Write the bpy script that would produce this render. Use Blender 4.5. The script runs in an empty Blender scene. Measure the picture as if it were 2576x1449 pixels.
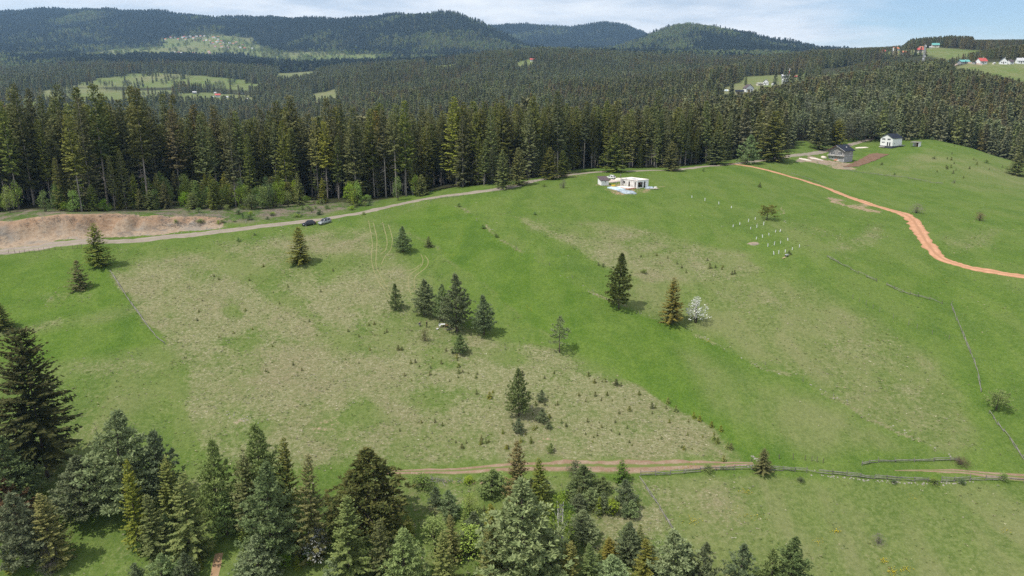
import bpy, bmesh, math, random
import numpy as np
from mathutils import Vector, Matrix

random.seed(7)
RNG = np.random.default_rng(7)
scene = bpy.context.scene
COL = scene.collection
R = math.radians

# ------------------------------------------------------------------ camera
# layout numbers are given in a 2576 x 1449 grid over the photograph
W0, H0, F0 = 2576.0, 1449.0, 1853.0
CX, CY = W0 / 2, H0 / 2
PITCH = math.atan((CY - 230.0) / F0)          # the horizon lies at row 230
CAMZ = 100.0
cam_data = bpy.data.cameras.new('camera')
cam = bpy.data.objects.new('camera', cam_data)
COL.objects.link(cam)
cam_data.sensor_width = 36.0
cam_data.lens = 36.0 * F0 / W0
cam_data.clip_start = 1.0
cam_data.clip_end = 60000.0
cam.location = (0, 0, CAMZ)
cam.rotation_euler = (math.pi / 2 - PITCH, 0, 0)
scene.camera = cam

# ------------------------------------------------------------------ sky and sun
SUN_EL = R(60)
TO_SUN = Vector((-0.90, -0.44, 0)).normalized() * math.cos(SUN_EL) + Vector((0, 0, math.sin(SUN_EL)))
world = bpy.data.worlds.new('World')
scene.world = world
world.use_nodes = True
wn, wl = world.node_tree.nodes, world.node_tree.links
wn.clear()
w_out = wn.new('ShaderNodeOutputWorld')
w_bg = wn.new('ShaderNodeBackground')
w_bg.inputs['Strength'].default_value = 0.10
w_sky = wn.new('ShaderNodeTexSky')
w_sky.sky_type = 'NISHITA'
w_sky.sun_disc = False
w_sky.sun_elevation = SUN_EL
w_sky.sun_rotation = math.atan2(TO_SUN.x, TO_SUN.y)
w_sky.altitude = 900
w_sky.air_density = 1.0
w_sky.dust_density = 0.1
w_sky.ozone_density = 3.0
# clouds: noise over the direction of view, flattened towards the horizon
w_tc = wn.new('ShaderNodeTexCoord')
w_sep = wn.new('ShaderNodeSeparateXYZ')
wl.new(w_tc.outputs['Generated'], w_sep.inputs[0])
def wmath(op, a, b=None, c=None, clamp=False):
    n = wn.new('ShaderNodeMath'); n.operation = op; n.use_clamp = clamp
    for i, v in enumerate((a, b, c)):
        if v is None: continue
        if isinstance(v, (int, float)): n.inputs[i].default_value = v
        else: wl.new(v, n.inputs[i])
    return n.outputs[0]
den = wmath('ADD', w_sep.outputs['Z'], 0.10)
den = wmath('MAXIMUM', den, 0.03)
comb = wn.new('ShaderNodeCombineXYZ')
wl.new(wmath('DIVIDE', w_sep.outputs['X'], den), comb.inputs[0])
wl.new(wmath('DIVIDE', w_sep.outputs['Y'], den), comb.inputs[1])
def wnoise(scale, detail, rough, off):
    m = wn.new('ShaderNodeMapping'); m.inputs['Location'].default_value = off
    wl.new(comb.outputs[0], m.inputs['Vector'])
    n = wn.new('ShaderNodeTexNoise')
    n.inputs['Scale'].default_value = scale; n.inputs['Detail'].default_value = detail
    n.inputs['Roughness'].default_value = rough
    wl.new(m.outputs[0], n.inputs['Vector'])
    return n.outputs['Fac']
def wramp(v, a, b):
    n = wn.new('ShaderNodeMapRange'); n.interpolation_type = 'SMOOTHSTEP'
    n.inputs['From Min'].default_value = a; n.inputs['From Max'].default_value = b
    wl.new(v, n.inputs['Value']); return n.outputs[0]
CLOUD_OFF = (6.0, 9.0, 0.0)
n_big = wnoise(0.26, 8.0, 0.56, CLOUD_OFF)
n_tone = wnoise(0.8, 7.0, 0.62, (3.1, 7.7, 0))
cover = wramp(n_big, 0.32, 0.50)
tone = wramp(n_tone, 0.30, 0.66)
w_ct = wn.new('ShaderNodeMix'); w_ct.data_type = 'RGBA'
w_ct.inputs[6].default_value = (5.0, 5.8, 6.8, 1); w_ct.inputs[7].default_value = (9.4, 9.4, 9.4, 1)
wl.new(tone, w_ct.inputs[0])
w_mix = wn.new('ShaderNodeMix'); w_mix.data_type = 'RGBA'
wl.new(wmath('MULTIPLY', cover, 0.93), w_mix.inputs[0])
wl.new(w_sky.outputs[0], w_mix.inputs[6]); wl.new(w_ct.outputs[2], w_mix.inputs[7])
wl.new(w_mix.outputs[2], w_bg.inputs['Color'])
wl.new(w_bg.outputs[0], w_out.inputs['Surface'])

sun_data = bpy.data.lights.new('sun', 'SUN')
sun_data.energy = 3.8
sun_data.angle = R(0.55)
sun_data.color = (1.0, 0.955, 0.88)
sun = bpy.data.objects.new('sun', sun_data)
COL.objects.link(sun)
sun.rotation_euler = (-TO_SUN).to_track_quat('-Z', 'Y').to_euler()
sun.location = (0, 0, 400)

vs = scene.view_settings
vs.view_transform = 'Standard'
vs.look = 'None'
vs.gamma = 1.0
vs.exposure = 0.35
vs.use_curve_mapping = False
scene.render.engine = 'CYCLES'
scene.cycles.use_denoising = False
scene.cycles.max_bounces = 5
scene.cycles.diffuse_bounces = 3
scene.cycles.glossy_bounces = 2
scene.cycles.transmission_bounces = 3
scene.cycles.transparent_max_bounces = 4
scene.cycles.volume_bounces = 0

# ------------------------------------------------------------------ pixel <-> place
SP, CP = math.sin(PITCH), math.cos(PITCH)
def row_tan(py):
    k = (CY - np.asarray(py, float)) / F0
    return (k * CP - SP) / (CP + k * SP)          # rise per metre forward
def ray_u(px, py):
    k = (CY - np.asarray(py, float)) / F0
    tp = (k * CP - SP) / (CP + k * SP)
    return (np.asarray(px, float) - CX) / F0 * (CP - tp * SP)   # X per metre forward
def project(X, Y, Z):
    z = Z - CAMZ
    f = Y * CP - z * SP
    return CX + F0 * X / f, CY - F0 * (Y * SP + z * CP) / f
def dist_at(Y, Z):
    return Y * CP - (Z - CAMZ) * SP

# ------------------------------------------------------------------ noise
def _hash(i, j, s):
    n = (i * 374761393 + j * 668265263 + s * 974634777) & 0x7fffffff
    n = ((n ^ (n >> 13)) * 1274126177) & 0x7fffffff
    n = (n ^ (n >> 16)) & 0x7fffffff
    return n / 0x7fffffff
def vnoise(x, y, s=0):
    x = np.asarray(x, float); y = np.asarray(y, float)
    i = np.floor(x).astype(np.int64); j = np.floor(y).astype(np.int64)
    fx = x - i; fy = y - j
    fx = fx * fx * fx * (fx * (fx * 6 - 15) + 10); fy = fy * fy * fy * (fy * (fy * 6 - 15) + 10)
    a = _hash(i, j, s); b = _hash(i + 1, j, s); c = _hash(i, j + 1, s); d = _hash(i + 1, j + 1, s)
    return ((a + (b - a) * fx) * (1 - fy) + (c + (d - c) * fx) * fy) * 2 - 1
def fbm(x, y, s=0, o=4):
    t = 0; a = 1.0; n = 0
    for k in range(o):
        t = t + a * vnoise(x * 2 ** k, y * 2 ** k, s + k * 17); n += a; a *= 0.5
    return t / n
def sstep(a, b, x):
    t = np.clip((np.asarray(x, float) - a) / (b - a), 0, 1)
    return t * t * (3 - 2 * t)

# ------------------------------------------------------------------ the lie of the land
# seen points: (column, row, metres forward); hidden points: (column, depth under camera, metres)
SEEN = [
 (-260,1449,100),(0,1449,101),(640,1449,101),(1288,1449,101),(1930,1449,100),(2576,1449,98),(2836,1449,98),
 (-260,1195,120),(0,1195,121),(640,1180,123),(1300,1175,124.5),(1900,1168,125),(2576,1213,121),(2900,1230,119),
 (-260,1000,140),(0,1000,142),(640,950,152),(1288,950,152),(1900,950,153),(2576,950,151),(2900,950,150),
 (415,865,163),(0,860,162),(1075,823,173),(700,823,172),(1800,810,177),(2400,780,181),(2900,800,177),
 (-260,700,189),(0,700,190),(300,680,195),(760,660,203),(1010,632,210),(1570,775,182),(1300,600,222),(1300,520,249),
 (1600,475,278),(1450,437,315),(1240,475,272),(920,540,243),(795,567,233),(600,585,225),(300,610,216),(0,640,207),(-260,655,202),
 (1840,412,360),(2300,545,256),(2576,695,196),(2850,740,187),(2100,480,310),(2110,405,405),(2240,372,440),(2000,390,395),
 (2260,322,520),(2576,412,420),(2850,500,380),(2450,375,450),(2350,350,470),(1950,600,226),(2100,650,208),(2576,550,255),(2400,450,345),
 (100,530,236),(-260,540,230),(640,525,254),(850,518,262),(1000,502,272),
 # left valley, far village, mountains
 (300,262,1350),(60,258,1350),(560,250,1550),(300,215,1750),(560,205,1900),(250,188,2050),(600,172,2400),(300,158,2600),(0,190,2200),
 (0,150,2900),(400,132,3500),(250,135,3500),(520,95,4150),(650,120,3900),(800,140,3600),(420,103,4100),(0,110,4000),(850,165,2700),(760,190,2200),(820,250,1500),
 (-300,55,5600),(0,40,5800),(250,37,5500),(450,46,5200),(640,58,5000),(850,63,4700),
 (950,54,4400),(1020,48,4300),(1090,44,4300),(1140,50,4300),(1180,62,4300),(1240,90,4300),(1290,118,4250),(1350,146,4200),
 (1230,74,6500),(1300,72,6500),(1400,80,6500),(1450,77,6500),(1560,73,6500),(1620,89,6500),
 (1500,134,4200),(1580,110,4200),(1640,86,4200),(1700,79,4200),(1790,76,4200),(1850,84,4200),(1900,100,4200),(1950,114,4200),(2050,129,4200),
 (1000,136,3500),(1250,142,3400),(1700,141,3300),
 # middle wooded hill
 (900,205,1700),(1100,172,1950),(1250,155,2000),(1400,145,2050),(1500,150,2050),(1650,160,2050),(1800,172,2000),(1950,163,1900),
 (1000,300,950),(1300,290,950),(1600,285,900),(1300,225,1400),(1600,220,1400),(1000,240,1400),
 # farm clearing, right hand hill and villages
 (1800,236,980),(1870,226,1010),(1950,205,1120),(2030,193,1180),(2080,175,1400),
 (1800,335,560),(2000,290,640),(2150,250,720),(2300,222,800),(2450,235,740),(2576,290,640),(2800,330,620),
 (2430,160,1000),(2576,160,1000),(2480,178,930),(2576,192,880),(2800,190,900),
 (2260,132,1490),(2350,119,1550),(2420,128,1470),(2150,141,1800),(2500,118,1750),(2576,113,1800),(2800,115,1800),(2330,142,1440),
]
HIDDEN = [
 (0,37.5,262),(300,38,266),(640,40,284),(900,39.5,296),(1100,37,305),(1240,35,312),(1450,34.5,352),(1600,34.5,355),(1750,34.5,375),
 (0,46,315),(300,46,315),(640,46,335),(900,46,345),(1240,43,375),(1500,44,425),(0,70,450),(400,70,450),(800,68,480),(1240,60,480),(1600,52,520),
 (0,90,750),(500,90,750),(1000,70,700),(1450,62,700),(0,60,1100),(500,60,1100),(1700,25,820),(1950,12,930),
 (2576,47,470),(2450,40,490),(2350,33,520),(2850,55,480),(2500,-2,820),(2576,8,800),(2430,-2,805),(2300,-8,1000),(2300,-16,1120),(2300,-24,1280),(2420,-40,1180),(2420,-46,1320),(2180,-20,1150),(2180,-34,1350),
 (0,-480,7600),(640,-400,7000),(1300,-380,7400),(1900,-200,7000),(2576,-60,4200),(2576,-150,7200),(2900,-150,7200),(-400,-450,7600),
 (0,78,40),(1288,78,40),(2576,78,40),(-500,60,150),(3080,60,150),(-500,52,210),(3080,50,210),
 (1090,-300,5300),(1240,-190,5100),(1350,-170,5000),(1500,-190,5000),(950,-330,5500),(1790,-200,5400),(1650,-220,5300),
 (1400,-110,2700),(1100,-100,2800),(1750,-120,2700),(2150,-100,2600),
]
_u, _v, _t = [], [], []
for px, py, Y in SEEN:
    _u.append(float(ray_u(px, py))); _v.append(math.log(Y)); _t.append(float(row_tan(py)))
for px, d, Y in HIDDEN:
    _u.append(float(ray_u(px, 230))); _v.append(math.log(Y)); _t.append(-d / Y)
P = np.stack([np.array(_u) * 1.7, np.array(_v)], 1)
def _kern(r2):
    return 0.5 * r2 * np.log(r2 + 1e-12)
_n = len(P)
_K = _kern(((P[:, None] - P[None]) ** 2).sum(-1)) + np.eye(_n) * 1e-4
_A = np.zeros((_n + 3, _n + 3)); _A[:_n, :_n] = _K
_A[:_n, _n] = 1; _A[:_n, _n + 1:] = P; _A[_n, :_n] = 1; _A[_n + 1:, :_n] = P.T
_w = np.linalg.solve(_A, np.concatenate([_t, [0, 0, 0]]))
def _tps(u, v):
    q0 = (u * 1.7).ravel(); q1 = v.ravel()
    out = _w[_n] + _w[_n + 1] * q0 + _w[_n + 2] * q1
    for k in range(_n):
        r2 = (q0 - P[k, 0]) ** 2 + (q1 - P[k, 1]) ** 2
        out = out + _w[k] * _kern(r2)
    return out.reshape(u.shape)
# smooth part tabulated on a fine grid, then interpolated (fast and exact enough)
GU = np.linspace(-1.5, 1.5, 361); GV = np.linspace(math.log(25), math.log(14000), 560)
_GT = _tps(*np.meshgrid(GU, GV))
def base_tan(u, v):
    a = np.clip((u - GU[0]) / (GU[1] - GU[0]), 0, len(GU) - 1.001)
    b = np.clip((v - GV[0]) / (GV[1] - GV[0]), 0, len(GV) - 1.001)
    i = a.astype(int); j = b.astype(int); fa = a - i; fb = b - j
    return ((_GT[j, i] * (1 - fa) + _GT[j, i + 1] * fa) * (1 - fb)
            + (_GT[j + 1, i] * (1 - fa) + _GT[j + 1, i + 1] * fa) * fb)
# cut bank above the gravel road: its foot and height along the road
BANK_FOOT = [(-300,634),(-60,622),(0,615),(100,603),(200,594),(300,587),(420,579),(520,572),(620,565)]
_bu = np.array([float(ray_u(a, b)) for a, b in BANK_FOOT])
_bt = np.array([float(row_tan(b)) for a, b in BANK_FOOT])
_by = np.array([np.exp(np.interp(-t, -base_tan(np.full(400, u), np.linspace(math.log(150), math.log(280), 400))[::-1],
                np.linspace(math.log(150), math.log(280), 400)[::-1])) for u, t in zip(_bu, _bt)])
_bA = np.array([4.4, 4.4, 4.4, 4.8, 5.0, 4.6, 3.4, 1.6, 0.0])
def bank(u, Y):
    d = Y - np.interp(u, _bu, _by)
    A = np.interp(u, _bu, _bA, left=5, right=0)
    return d, A
def height(X, Y):
    X = np.asarray(X, float); Y = np.maximum(np.asarray(Y, float), 26.0)
    u = X / Y
    z = CAMZ + Y * base_tan(u, np.log(Y))
    near = 1 - sstep(300, 420, Y)
    z = z + near * (0.22 * vnoise(X / 13, Y / 13, 3) + 0.07 * vnoise(X / 4.1, Y / 4.1, 5))
    mid = sstep(500, 1200, Y)
    z = z + mid * 7.0 * fbm(X / 260, Y / 260, 11, 3)
    far = sstep(2600, 4200, Y)
    z = z + far * (70.0 * (0.36 - np.abs(fbm(X / 620, Y / 1000, 23, 4))) + 14 * vnoise(X / 170, Y / 260, 29))
    d, A = bank(u, Y)
    w = sstep(0, 4.6, d + 1.0 * vnoise(X / 2.6, Y / 7.0, 31) + 0.8 * vnoise(X / 1.1, Y / 4.0, 33))
    z = z + A * (w - sstep(0, 27, d)) * (1 - sstep(60, 90, d))
    return z
def hgt(x, y):
    return float(height(np.array([x]), np.array([y]))[0])
_ys = np.concatenate([np.linspace(60, 480, 841), np.exp(np.linspace(math.log(482), math.log(9000), 900))])
def place(px, py, ymin=60.0, ymax=9000.0):
    """the point of the ground seen at a column and row of the photograph"""
    u = float(ray_u(px, py)); t = float(row_tan(py))
    ys = _ys[(_ys >= ymin) & (_ys <= ymax)]
    g = height(u * ys, ys) - (CAMZ + t * ys)
    idx = np.nonzero(g >= 0)[0]
    if len(idx) == 0:
        k = int(np.argmax(g / ys)); y = ys[k]
    else:
        k = idx[0]
        if k == 0: y = ys[0]
        else:
            y = ys[k - 1] + (ys[k] - ys[k - 1]) * (-g[k - 1]) / (g[k] - g[k - 1] + 1e-9)
    return Vector((u * y, y, hgt(u * y, y)))
def top_height(p, py):
    """height of an upright thing standing at p whose top is seen at row py"""
    return CAMZ + p.y * float(row_tan(py)) - p.z
def mpp(p):
    """metres per grid pixel at p"""
    return dist_at(p.y, p.z) / F0
# ------------------------------------------------------------------ materials
MATS = {}
class NT:
    def __init__(s, name):
        s.m = bpy.data.materials.new(name); s.m.use_nodes = True
        s.n = s.m.node_tree.nodes; s.l = s.m.node_tree.links; s.n.clear()
        s.out = s.n.new('ShaderNodeOutputMaterial'); MATS[name] = s.m
        s.tc = None
    def new(s, t, **k):
        x = s.n.new(t)
        for a, b in k.items(): setattr(x, a, b)
        return x
    def put(s, sock, v):
        if isinstance(v, bpy.types.NodeSocket): s.l.new(v, sock)
        elif isinstance(v, (tuple, list)) and len(v) == 3 and sock.type == 'RGBA': sock.default_value = (*v, 1)
        else: sock.default_value = v
    def coord(s, kind='Object', scale=(1, 1, 1)):
        tc = s.new('ShaderNodeTexCoord'); mp = s.new('ShaderNodeMapping')
        mp.inputs['Scale'].default_value = scale
        s.l.new(tc.outputs[kind], mp.inputs['Vector']); return mp.outputs[0]
    def noise(s, vec, scale, detail=3, rough=0.55, dist=0.0):
        x = s.new('ShaderNodeTexNoise')
        s.put(x.inputs['Vector'], vec); x.inputs['Scale'].default_value = scale
        x.inputs['Detail'].default_value = detail; x.inputs['Roughness'].default_value = rough
        x.inputs['Distortion'].default_value = dist
        return x.outputs['Fac']
    def ramp(s, v, a, b, lo=0.0, hi=1.0):
        x = s.new('ShaderNodeMapRange'); x.interpolation_type = 'SMOOTHSTEP'
        s.put(x.inputs['Value'], v)
        s.put(x.inputs['From Min'], a); s.put(x.inputs['From Max'], b)
        x.inputs['To Min'].default_value = lo; x.inputs['To Max'].default_value = hi
        return x.outputs[0]
    def math(s, op, a, b=0.0, clamp=False):
        x = s.new('ShaderNodeMath', operation=op, use_clamp=clamp)
        s.put(x.inputs[0], a); s.put(x.inputs[1], b); return x.outputs[0]
    def mix(s, f, a, b, blend='MIX'):
        x = s.new('ShaderNodeMix', data_type='RGBA', blend_type=blend)
        s.put(x.inputs[0], f); s.put(x.inputs[6], a); s.put(x.inputs[7], b); return x.outputs[2]
    def attr(s, name):
        x = s.new('ShaderNodeAttribute', attribute_name=name); return x
    def surf(s, col, rough=0.9, bump=None, bstr=0.5, bdist=0.1, spec=0.2, trans=0.0, metal=0.0):
        b = s.new('ShaderNodeBsdfPrincipled')
        s.put(b.inputs['Base Color'], col); s.put(b.inputs['Roughness'], rough)
        b.inputs['Specular IOR Level'].default_value = spec
        b.inputs['Metallic'].default_value = metal
        if bump is not None:
            q = s.new('ShaderNodeBump'); q.inputs['Strength'].default_value = bstr
            q.inputs['Distance'].default_value = bdist
            s.put(q.inputs['Height'], bump); s.l.new(q.outputs[0], b.inputs['Normal'])
        sh = b.outputs[0]
        if trans > 0:
            t = s.new('ShaderNodeBsdfTranslucent'); s.put(t.inputs['Color'], col)
            mx = s.new('ShaderNodeMixShader'); mx.inputs[0].default_value = trans
            s.l.new(sh, mx.inputs[1]); s.l.new(t.outputs[0], mx.inputs[2]); sh = mx.outputs[0]
        s.l.new(sh, s.out.inputs['Surface']); return s.m

def plain(name, col, rough=0.8, var=0.15, scale=3.0, bump=0.0, spec=0.2, metal=0.0, bdist=0.02):
    """one colour with a little unevenness"""
    t = NT(name); v = t.coord()
    n = t.noise(v, scale, 4)
    dark = tuple(c * (1 - var) for c in col); lite = tuple(min(1, c * (1 + var)) for c in col)
    return t.surf(t.mix(t.ramp(n, 0.3, 0.7), dark, lite), rough, n if bump else None, bump, bdist, spec, 0, metal)

def foliage(name, a, b, tip, trans=0.25, hue=0.03, tipamt=0.35):
    """leaf colour a..b over the crown, with tip coloured ends, a little different on every tree"""
    t = NT(name); v = t.coord()
    oi = t.new('ShaderNodeObjectInfo')
    n = t.noise(v, 0.9, 3); n2 = t.noise(v, 5.0, 2)
    col = t.mix(t.ramp(n, 0.32, 0.68), a, b)
    geo = t.attr('tip')
    f = t.math('MULTIPLY', t.ramp(n2, 0.35, 0.65), tipamt)
    f = t.math('MULTIPLY', f, geo.outputs['Fac'])
    col = t.mix(f, col, tip)
    hs = t.new('ShaderNodeHueSaturation')
    t.put(hs.inputs['Color'], col)
    t.put(hs.inputs['Hue'], t.ramp(oi.outputs['Random'], 0, 1, 0.5 - hue, 0.5 + hue))
    r2 = t.math('FRACT', t.math('MULTIPLY', oi.outputs['Random'], 7.31))
    t.put(hs.inputs['Value'], t.ramp(r2, 0, 1, 0.74, 1.26))
    t.put(hs.inputs['Saturation'], t.ramp(t.math('FRACT', t.math('MULTIPLY', oi.outputs['Random'], 3.7)), 0, 1, 0.8, 1.1))
    return t.surf(hs.outputs[0], 0.75, None, trans=trans, spec=0.15)

# ---- the ground
def ground_material():
    t = NT('ground'); v = t.coord()
    m1 = t.attr('mask_a'); m2 = t.attr('mask_b')
    s1 = t.new('ShaderNodeSeparateColor'); t.l.new(m1.outputs['Color'], s1.inputs[0])
    s2 = t.new('ShaderNodeSeparateColor'); t.l.new(m2.outputs['Color'], s2.inputs[0])
    dry, soil, floor = s1.outputs[0], s1.outputs[1], s1.outputs[2]
    red, olive, scrub = s2.outputs[0], s2.outputs[1], s2.outputs[2]
    big = t.noise(v, 0.035, 4, 0.6)
    mid = t.noise(v, 0.16, 4, 0.6, 0.4)
    tuft = t.noise(v, 1.1, 4, 0.68)
    fine = t.noise(v, 2.6, 3, 0.8)
    vs_ = t.coord(scale=(0.35, 1.6, 1.0))
    streak = t.noise(vs_, 2.6, 3, 0.7)
    # living grass
    vb_ = t.coord(scale=(1.0, 0.35, 1.0)); band = t.noise(vb_, 0.11, 3, 0.6, 0.6)
    g = t.mix(t.ramp(mid, 0.3, 0.7), (0.062, 0.120, 0.013), (0.098, 0.160, 0.022))
    g = t.mix(t.math('MULTIPLY', t.ramp(band, 0.42, 0.66), 0.5), g, (0.122, 0.172, 0.036))
    g = t.mix(t.math('MULTIPLY', t.ramp(band, 0.46, 0.30), 0.5), g, (0.052, 0.104, 0.017))
    g = t.mix(t.ramp(tuft, 0.36, 0.66), t.mix(0.45, g, (0.042, 0.084, 0.013)), g)
    g = t.mix(t.math('MULTIPLY', t.ramp(fine, 0.50, 0.66), 0.32), g, (0.165, 0.205, 0.062))
    g = t.mix(t.math('MULTIPLY', t.ramp(fine, 0.50, 0.34), 0.40), g, (0.036, 0.072, 0.012))
    og = t.mix(t.ramp(tuft, 0.36, 0.66), (0.086, 0.116, 0.032), (0.150, 0.172, 0.062))
    og = t.mix(t.math('MULTIPLY', t.ramp(band, 0.40, 0.64), 0.5), og, (0.185, 0.175, 0.090))
    og = t.mix(t.math('MULTIPLY', t.ramp(fine, 0.52, 0.66), 0.42), og, (0.235, 0.228, 0.130))
    g = t.mix(t.math('MULTIPLY', olive, t.ramp(big, 0.3, 0.65, 0.5, 1.0)), g, og)
    # dead straw of last year
    straw = t.mix(t.ramp(tuft, 0.32, 0.68), (0.146, 0.146, 0.064), (0.232, 0.218, 0.120))
    straw = t.mix(t.ramp(big, 0.38, 0.68), straw, t.mix(0.6, straw, (0.190, 0.152, 0.098)))
    straw = t.mix(t.math('MULTIPLY', t.ramp(fine, 0.54, 0.68), 0.70), straw, (0.42, 0.39, 0.30))
    straw = t.mix(t.math('MULTIPLY', t.ramp(streak, 0.50, 0.63), 0.72), straw, (0.078, 0.108, 0.032))
    straw = t.mix(t.math('MULTIPLY', t.ramp(fine, 0.46, 0.32), 0.55), straw, (0.075, 0.080, 0.032))
    lim = t.math('SUBTRACT', 1.0, dry)
    cov = t.math('ADD', t.math('MULTIPLY', mid, 0.36), t.math('MULTIPLY', tuft, 0.34))
    cov = t.math('ADD', cov, t.math('MULTIPLY', streak, 0.30))
    # straw shows where the mottling rises above a limit that falls with dryness
    lo = t.math('ADD', t.math('MULTIPLY', lim, 0.44), 0.235)
    hi = t.math('ADD', lo, 0.20)
    dm = t.ramp(cov, lo, hi)
    dm = t.math('MULTIPLY', dm, t.ramp(dry, 0.02, 0.30, 0.0, 0.86))
    col = t.mix(dm, g, straw)
    # scrub: rank green and grey brown litter
    sc = t.mix(t.ramp(t.math('ADD', t.math('MULTIPLY', mid, 0.6), t.math('MULTIPLY', tuft, 0.4)), 0.44, 0.56), (0.058, 0.100, 0.020), (0.170, 0.138, 0.110))
    sc = t.mix(t.ramp(fine, 0.5, 0.75), sc, (0.06, 0.055, 0.04))
    col = t.mix(scrub, col, sc)
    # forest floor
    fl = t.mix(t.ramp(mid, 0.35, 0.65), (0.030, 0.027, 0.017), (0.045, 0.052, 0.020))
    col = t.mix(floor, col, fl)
    # bare soil
    so = t.mix(t.ramp(tuft, 0.3, 0.7), (0.245, 0.175, 0.120), (0.33, 0.26, 0.19))
    so = t.mix(t.ramp(mid, 0.45, 0.7), so, (0.215, 0.195, 0.17))
    sr = t.mix(t.ramp(tuft, 0.3, 0.7), (0.235, 0.145, 0.088), (0.32, 0.21, 0.135))
    so = t.mix(red, so, sr)
    vr_ = t.coord(scale=(0.5, 0.5, 1.4)); rk = t.noise(vr_, 0.55, 5, 0.7, 1.2)
    so = t.mix(t.math('MULTIPLY', t.ramp(rk, 0.54, 0.64), 0.6), so, (0.115, 0.105, 0.095))
    so = t.mix(t.math('MULTIPLY', t.ramp(rk, 0.42, 0.32), 0.5), so, (0.36, 0.29, 0.22))
    so = t.mix(t.math('MULTIPLY', t.ramp(fine, 0.55, 0.75), 0.4), so, (0.16, 0.13, 0.10))
    edge = t.math('ADD', soil, t.math('MULTIPLY', t.math('SUBTRACT', tuft, 0.5), 0.9))
    sm = t.math('MULTIPLY', t.ramp(edge, 0.40, 0.60), t.ramp(soil, 0.03, 0.2))
    col = t.mix(sm, col, so)
    hgtmap = t.math('ADD', t.math('MULTIPLY', tuft, 0.7), t.math('MULTIPLY', fine, 0.3))
    return t.surf(col, 0.95, hgtmap, 0.9, 0.5, 0.05)
ground_material()

def road_material(name, a, b, c, rutcol=None):
    t = NT(name); v = t.coord()
    n = t.noise(v, 0.5, 4, 0.6); f = t.noise(v, 3.0, 4, 0.7)
    col = t.mix(t.ramp(n, 0.3, 0.7), a, b)
    col = t.mix(t.math('MULTIPLY', t.ramp(f, 0.5, 0.72), 0.6), col, c)
    x = t.attr('across')
    if rutcol:
        rr = t.math('ADD', x.outputs['Fac'], t.math('MULTIPLY', t.math('SUBTRACT', n, 0.5), 0.5))
        w = t.math('ABSOLUTE', rr)
        mid = t.math('SUBTRACT', 1.0, t.ramp(w, 0.10, 0.34))
        edge = t.ramp(w, 0.68, 0.98)
        col = t.mix(t.math('MAXIMUM', mid, edge), col, rutcol)
    return t.surf(col, 0.95, f, 0.6, 0.08, 0.08)
road_material('gravel_road', (0.20, 0.163, 0.140), (0.27, 0.225, 0.195), (0.35, 0.31, 0.28), (0.22, 0.20, 0.140))
road_material('clay_road', (0.36, 0.185, 0.105), (0.46, 0.255, 0.155), (0.54, 0.35, 0.235), (0.33, 0.180, 0.105))
road_material('farm_track', (0.190, 0.120, 0.080), (0.25, 0.178, 0.125), (0.33, 0.28, 0.22), (0.115, 0.140, 0.042))
road_material('wheel_track', (0.185, 0.175, 0.080), (0.23, 0.21, 0.105), (0.13, 0.15, 0.05))
road_material('tilled_soil', (0.13, 0.078, 0.052), (0.175, 0.108, 0.074), (0.11, 0.07, 0.05))
road_material('earth_path', (0.26, 0.165, 0.095), (0.33, 0.22, 0.135), (0.22, 0.19, 0.08))

# ------------------------------------------------------------------ mesh helpers
def link(o, parent=None):
    COL.objects.link(o)
    if parent is not None: o.parent = parent
    return o
def mesh_np(name, V, Fs, mat=None, smooth=False, attrs=None):
    """V: (n,3) array, Fs: (m,3) or (m,4) int array"""
    me = bpy.data.meshes.new(name)
    V = np.asarray(V, np.float32); Fs = np.asarray(Fs, np.int32)
    k = Fs.shape[1]
    me.vertices.add(len(V)); me.vertices.foreach_set('co', V.ravel())
    me.loops.add(Fs.size); me.loops.foreach_set('vertex_index', Fs.ravel())
    me.polygons.add(len(Fs)); me.polygons.foreach_set('loop_start', np.arange(0, Fs.size, k, dtype=np.int32))
    if smooth: me.polygons.foreach_set('use_smooth', np.ones(len(Fs), bool))
    for an, (typ, dat) in (attrs or {}).items():
        at = me.attributes.new(an, typ, 'POINT')
        at.data.foreach_set('color' if typ == 'FLOAT_COLOR' else ('vector' if typ == 'FLOAT_VECTOR' else 'value'), np.asarray(dat, np.float32).ravel())
    me.update(calc_edges=True); me.validate()
    if mat: me.materials.append(MATS[mat])
    return me
def obj(name, me, parent=None, loc=None, rot=None, scl=None, label=None):
    o = bpy.data.objects.new(name, me); link(o, parent)
    if loc is not None: o.location = loc
    if rot is not None: o.rotation_euler = rot
    if scl is not None: o.scale = scl
    if label: o['label'] = label
    return o
def tag(o, label=None, cat=None, group=None, kind=None):
    if label: o['label'] = label
    if cat: o['category'] = cat
    if group: o['group'] = group
    if kind: o['kind'] = kind
    return o
def thing(name, label, cat, loc, rz=0.0, group=None, scl=None):
    o = bpy.data.objects.new(name, None); link(o)
    o.empty_display_size = 0.5
    o.location = loc; o.rotation_euler = (0, 0, rz)
    if scl is not None: o.scale = scl
    return tag(o, label, cat, group)
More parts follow.
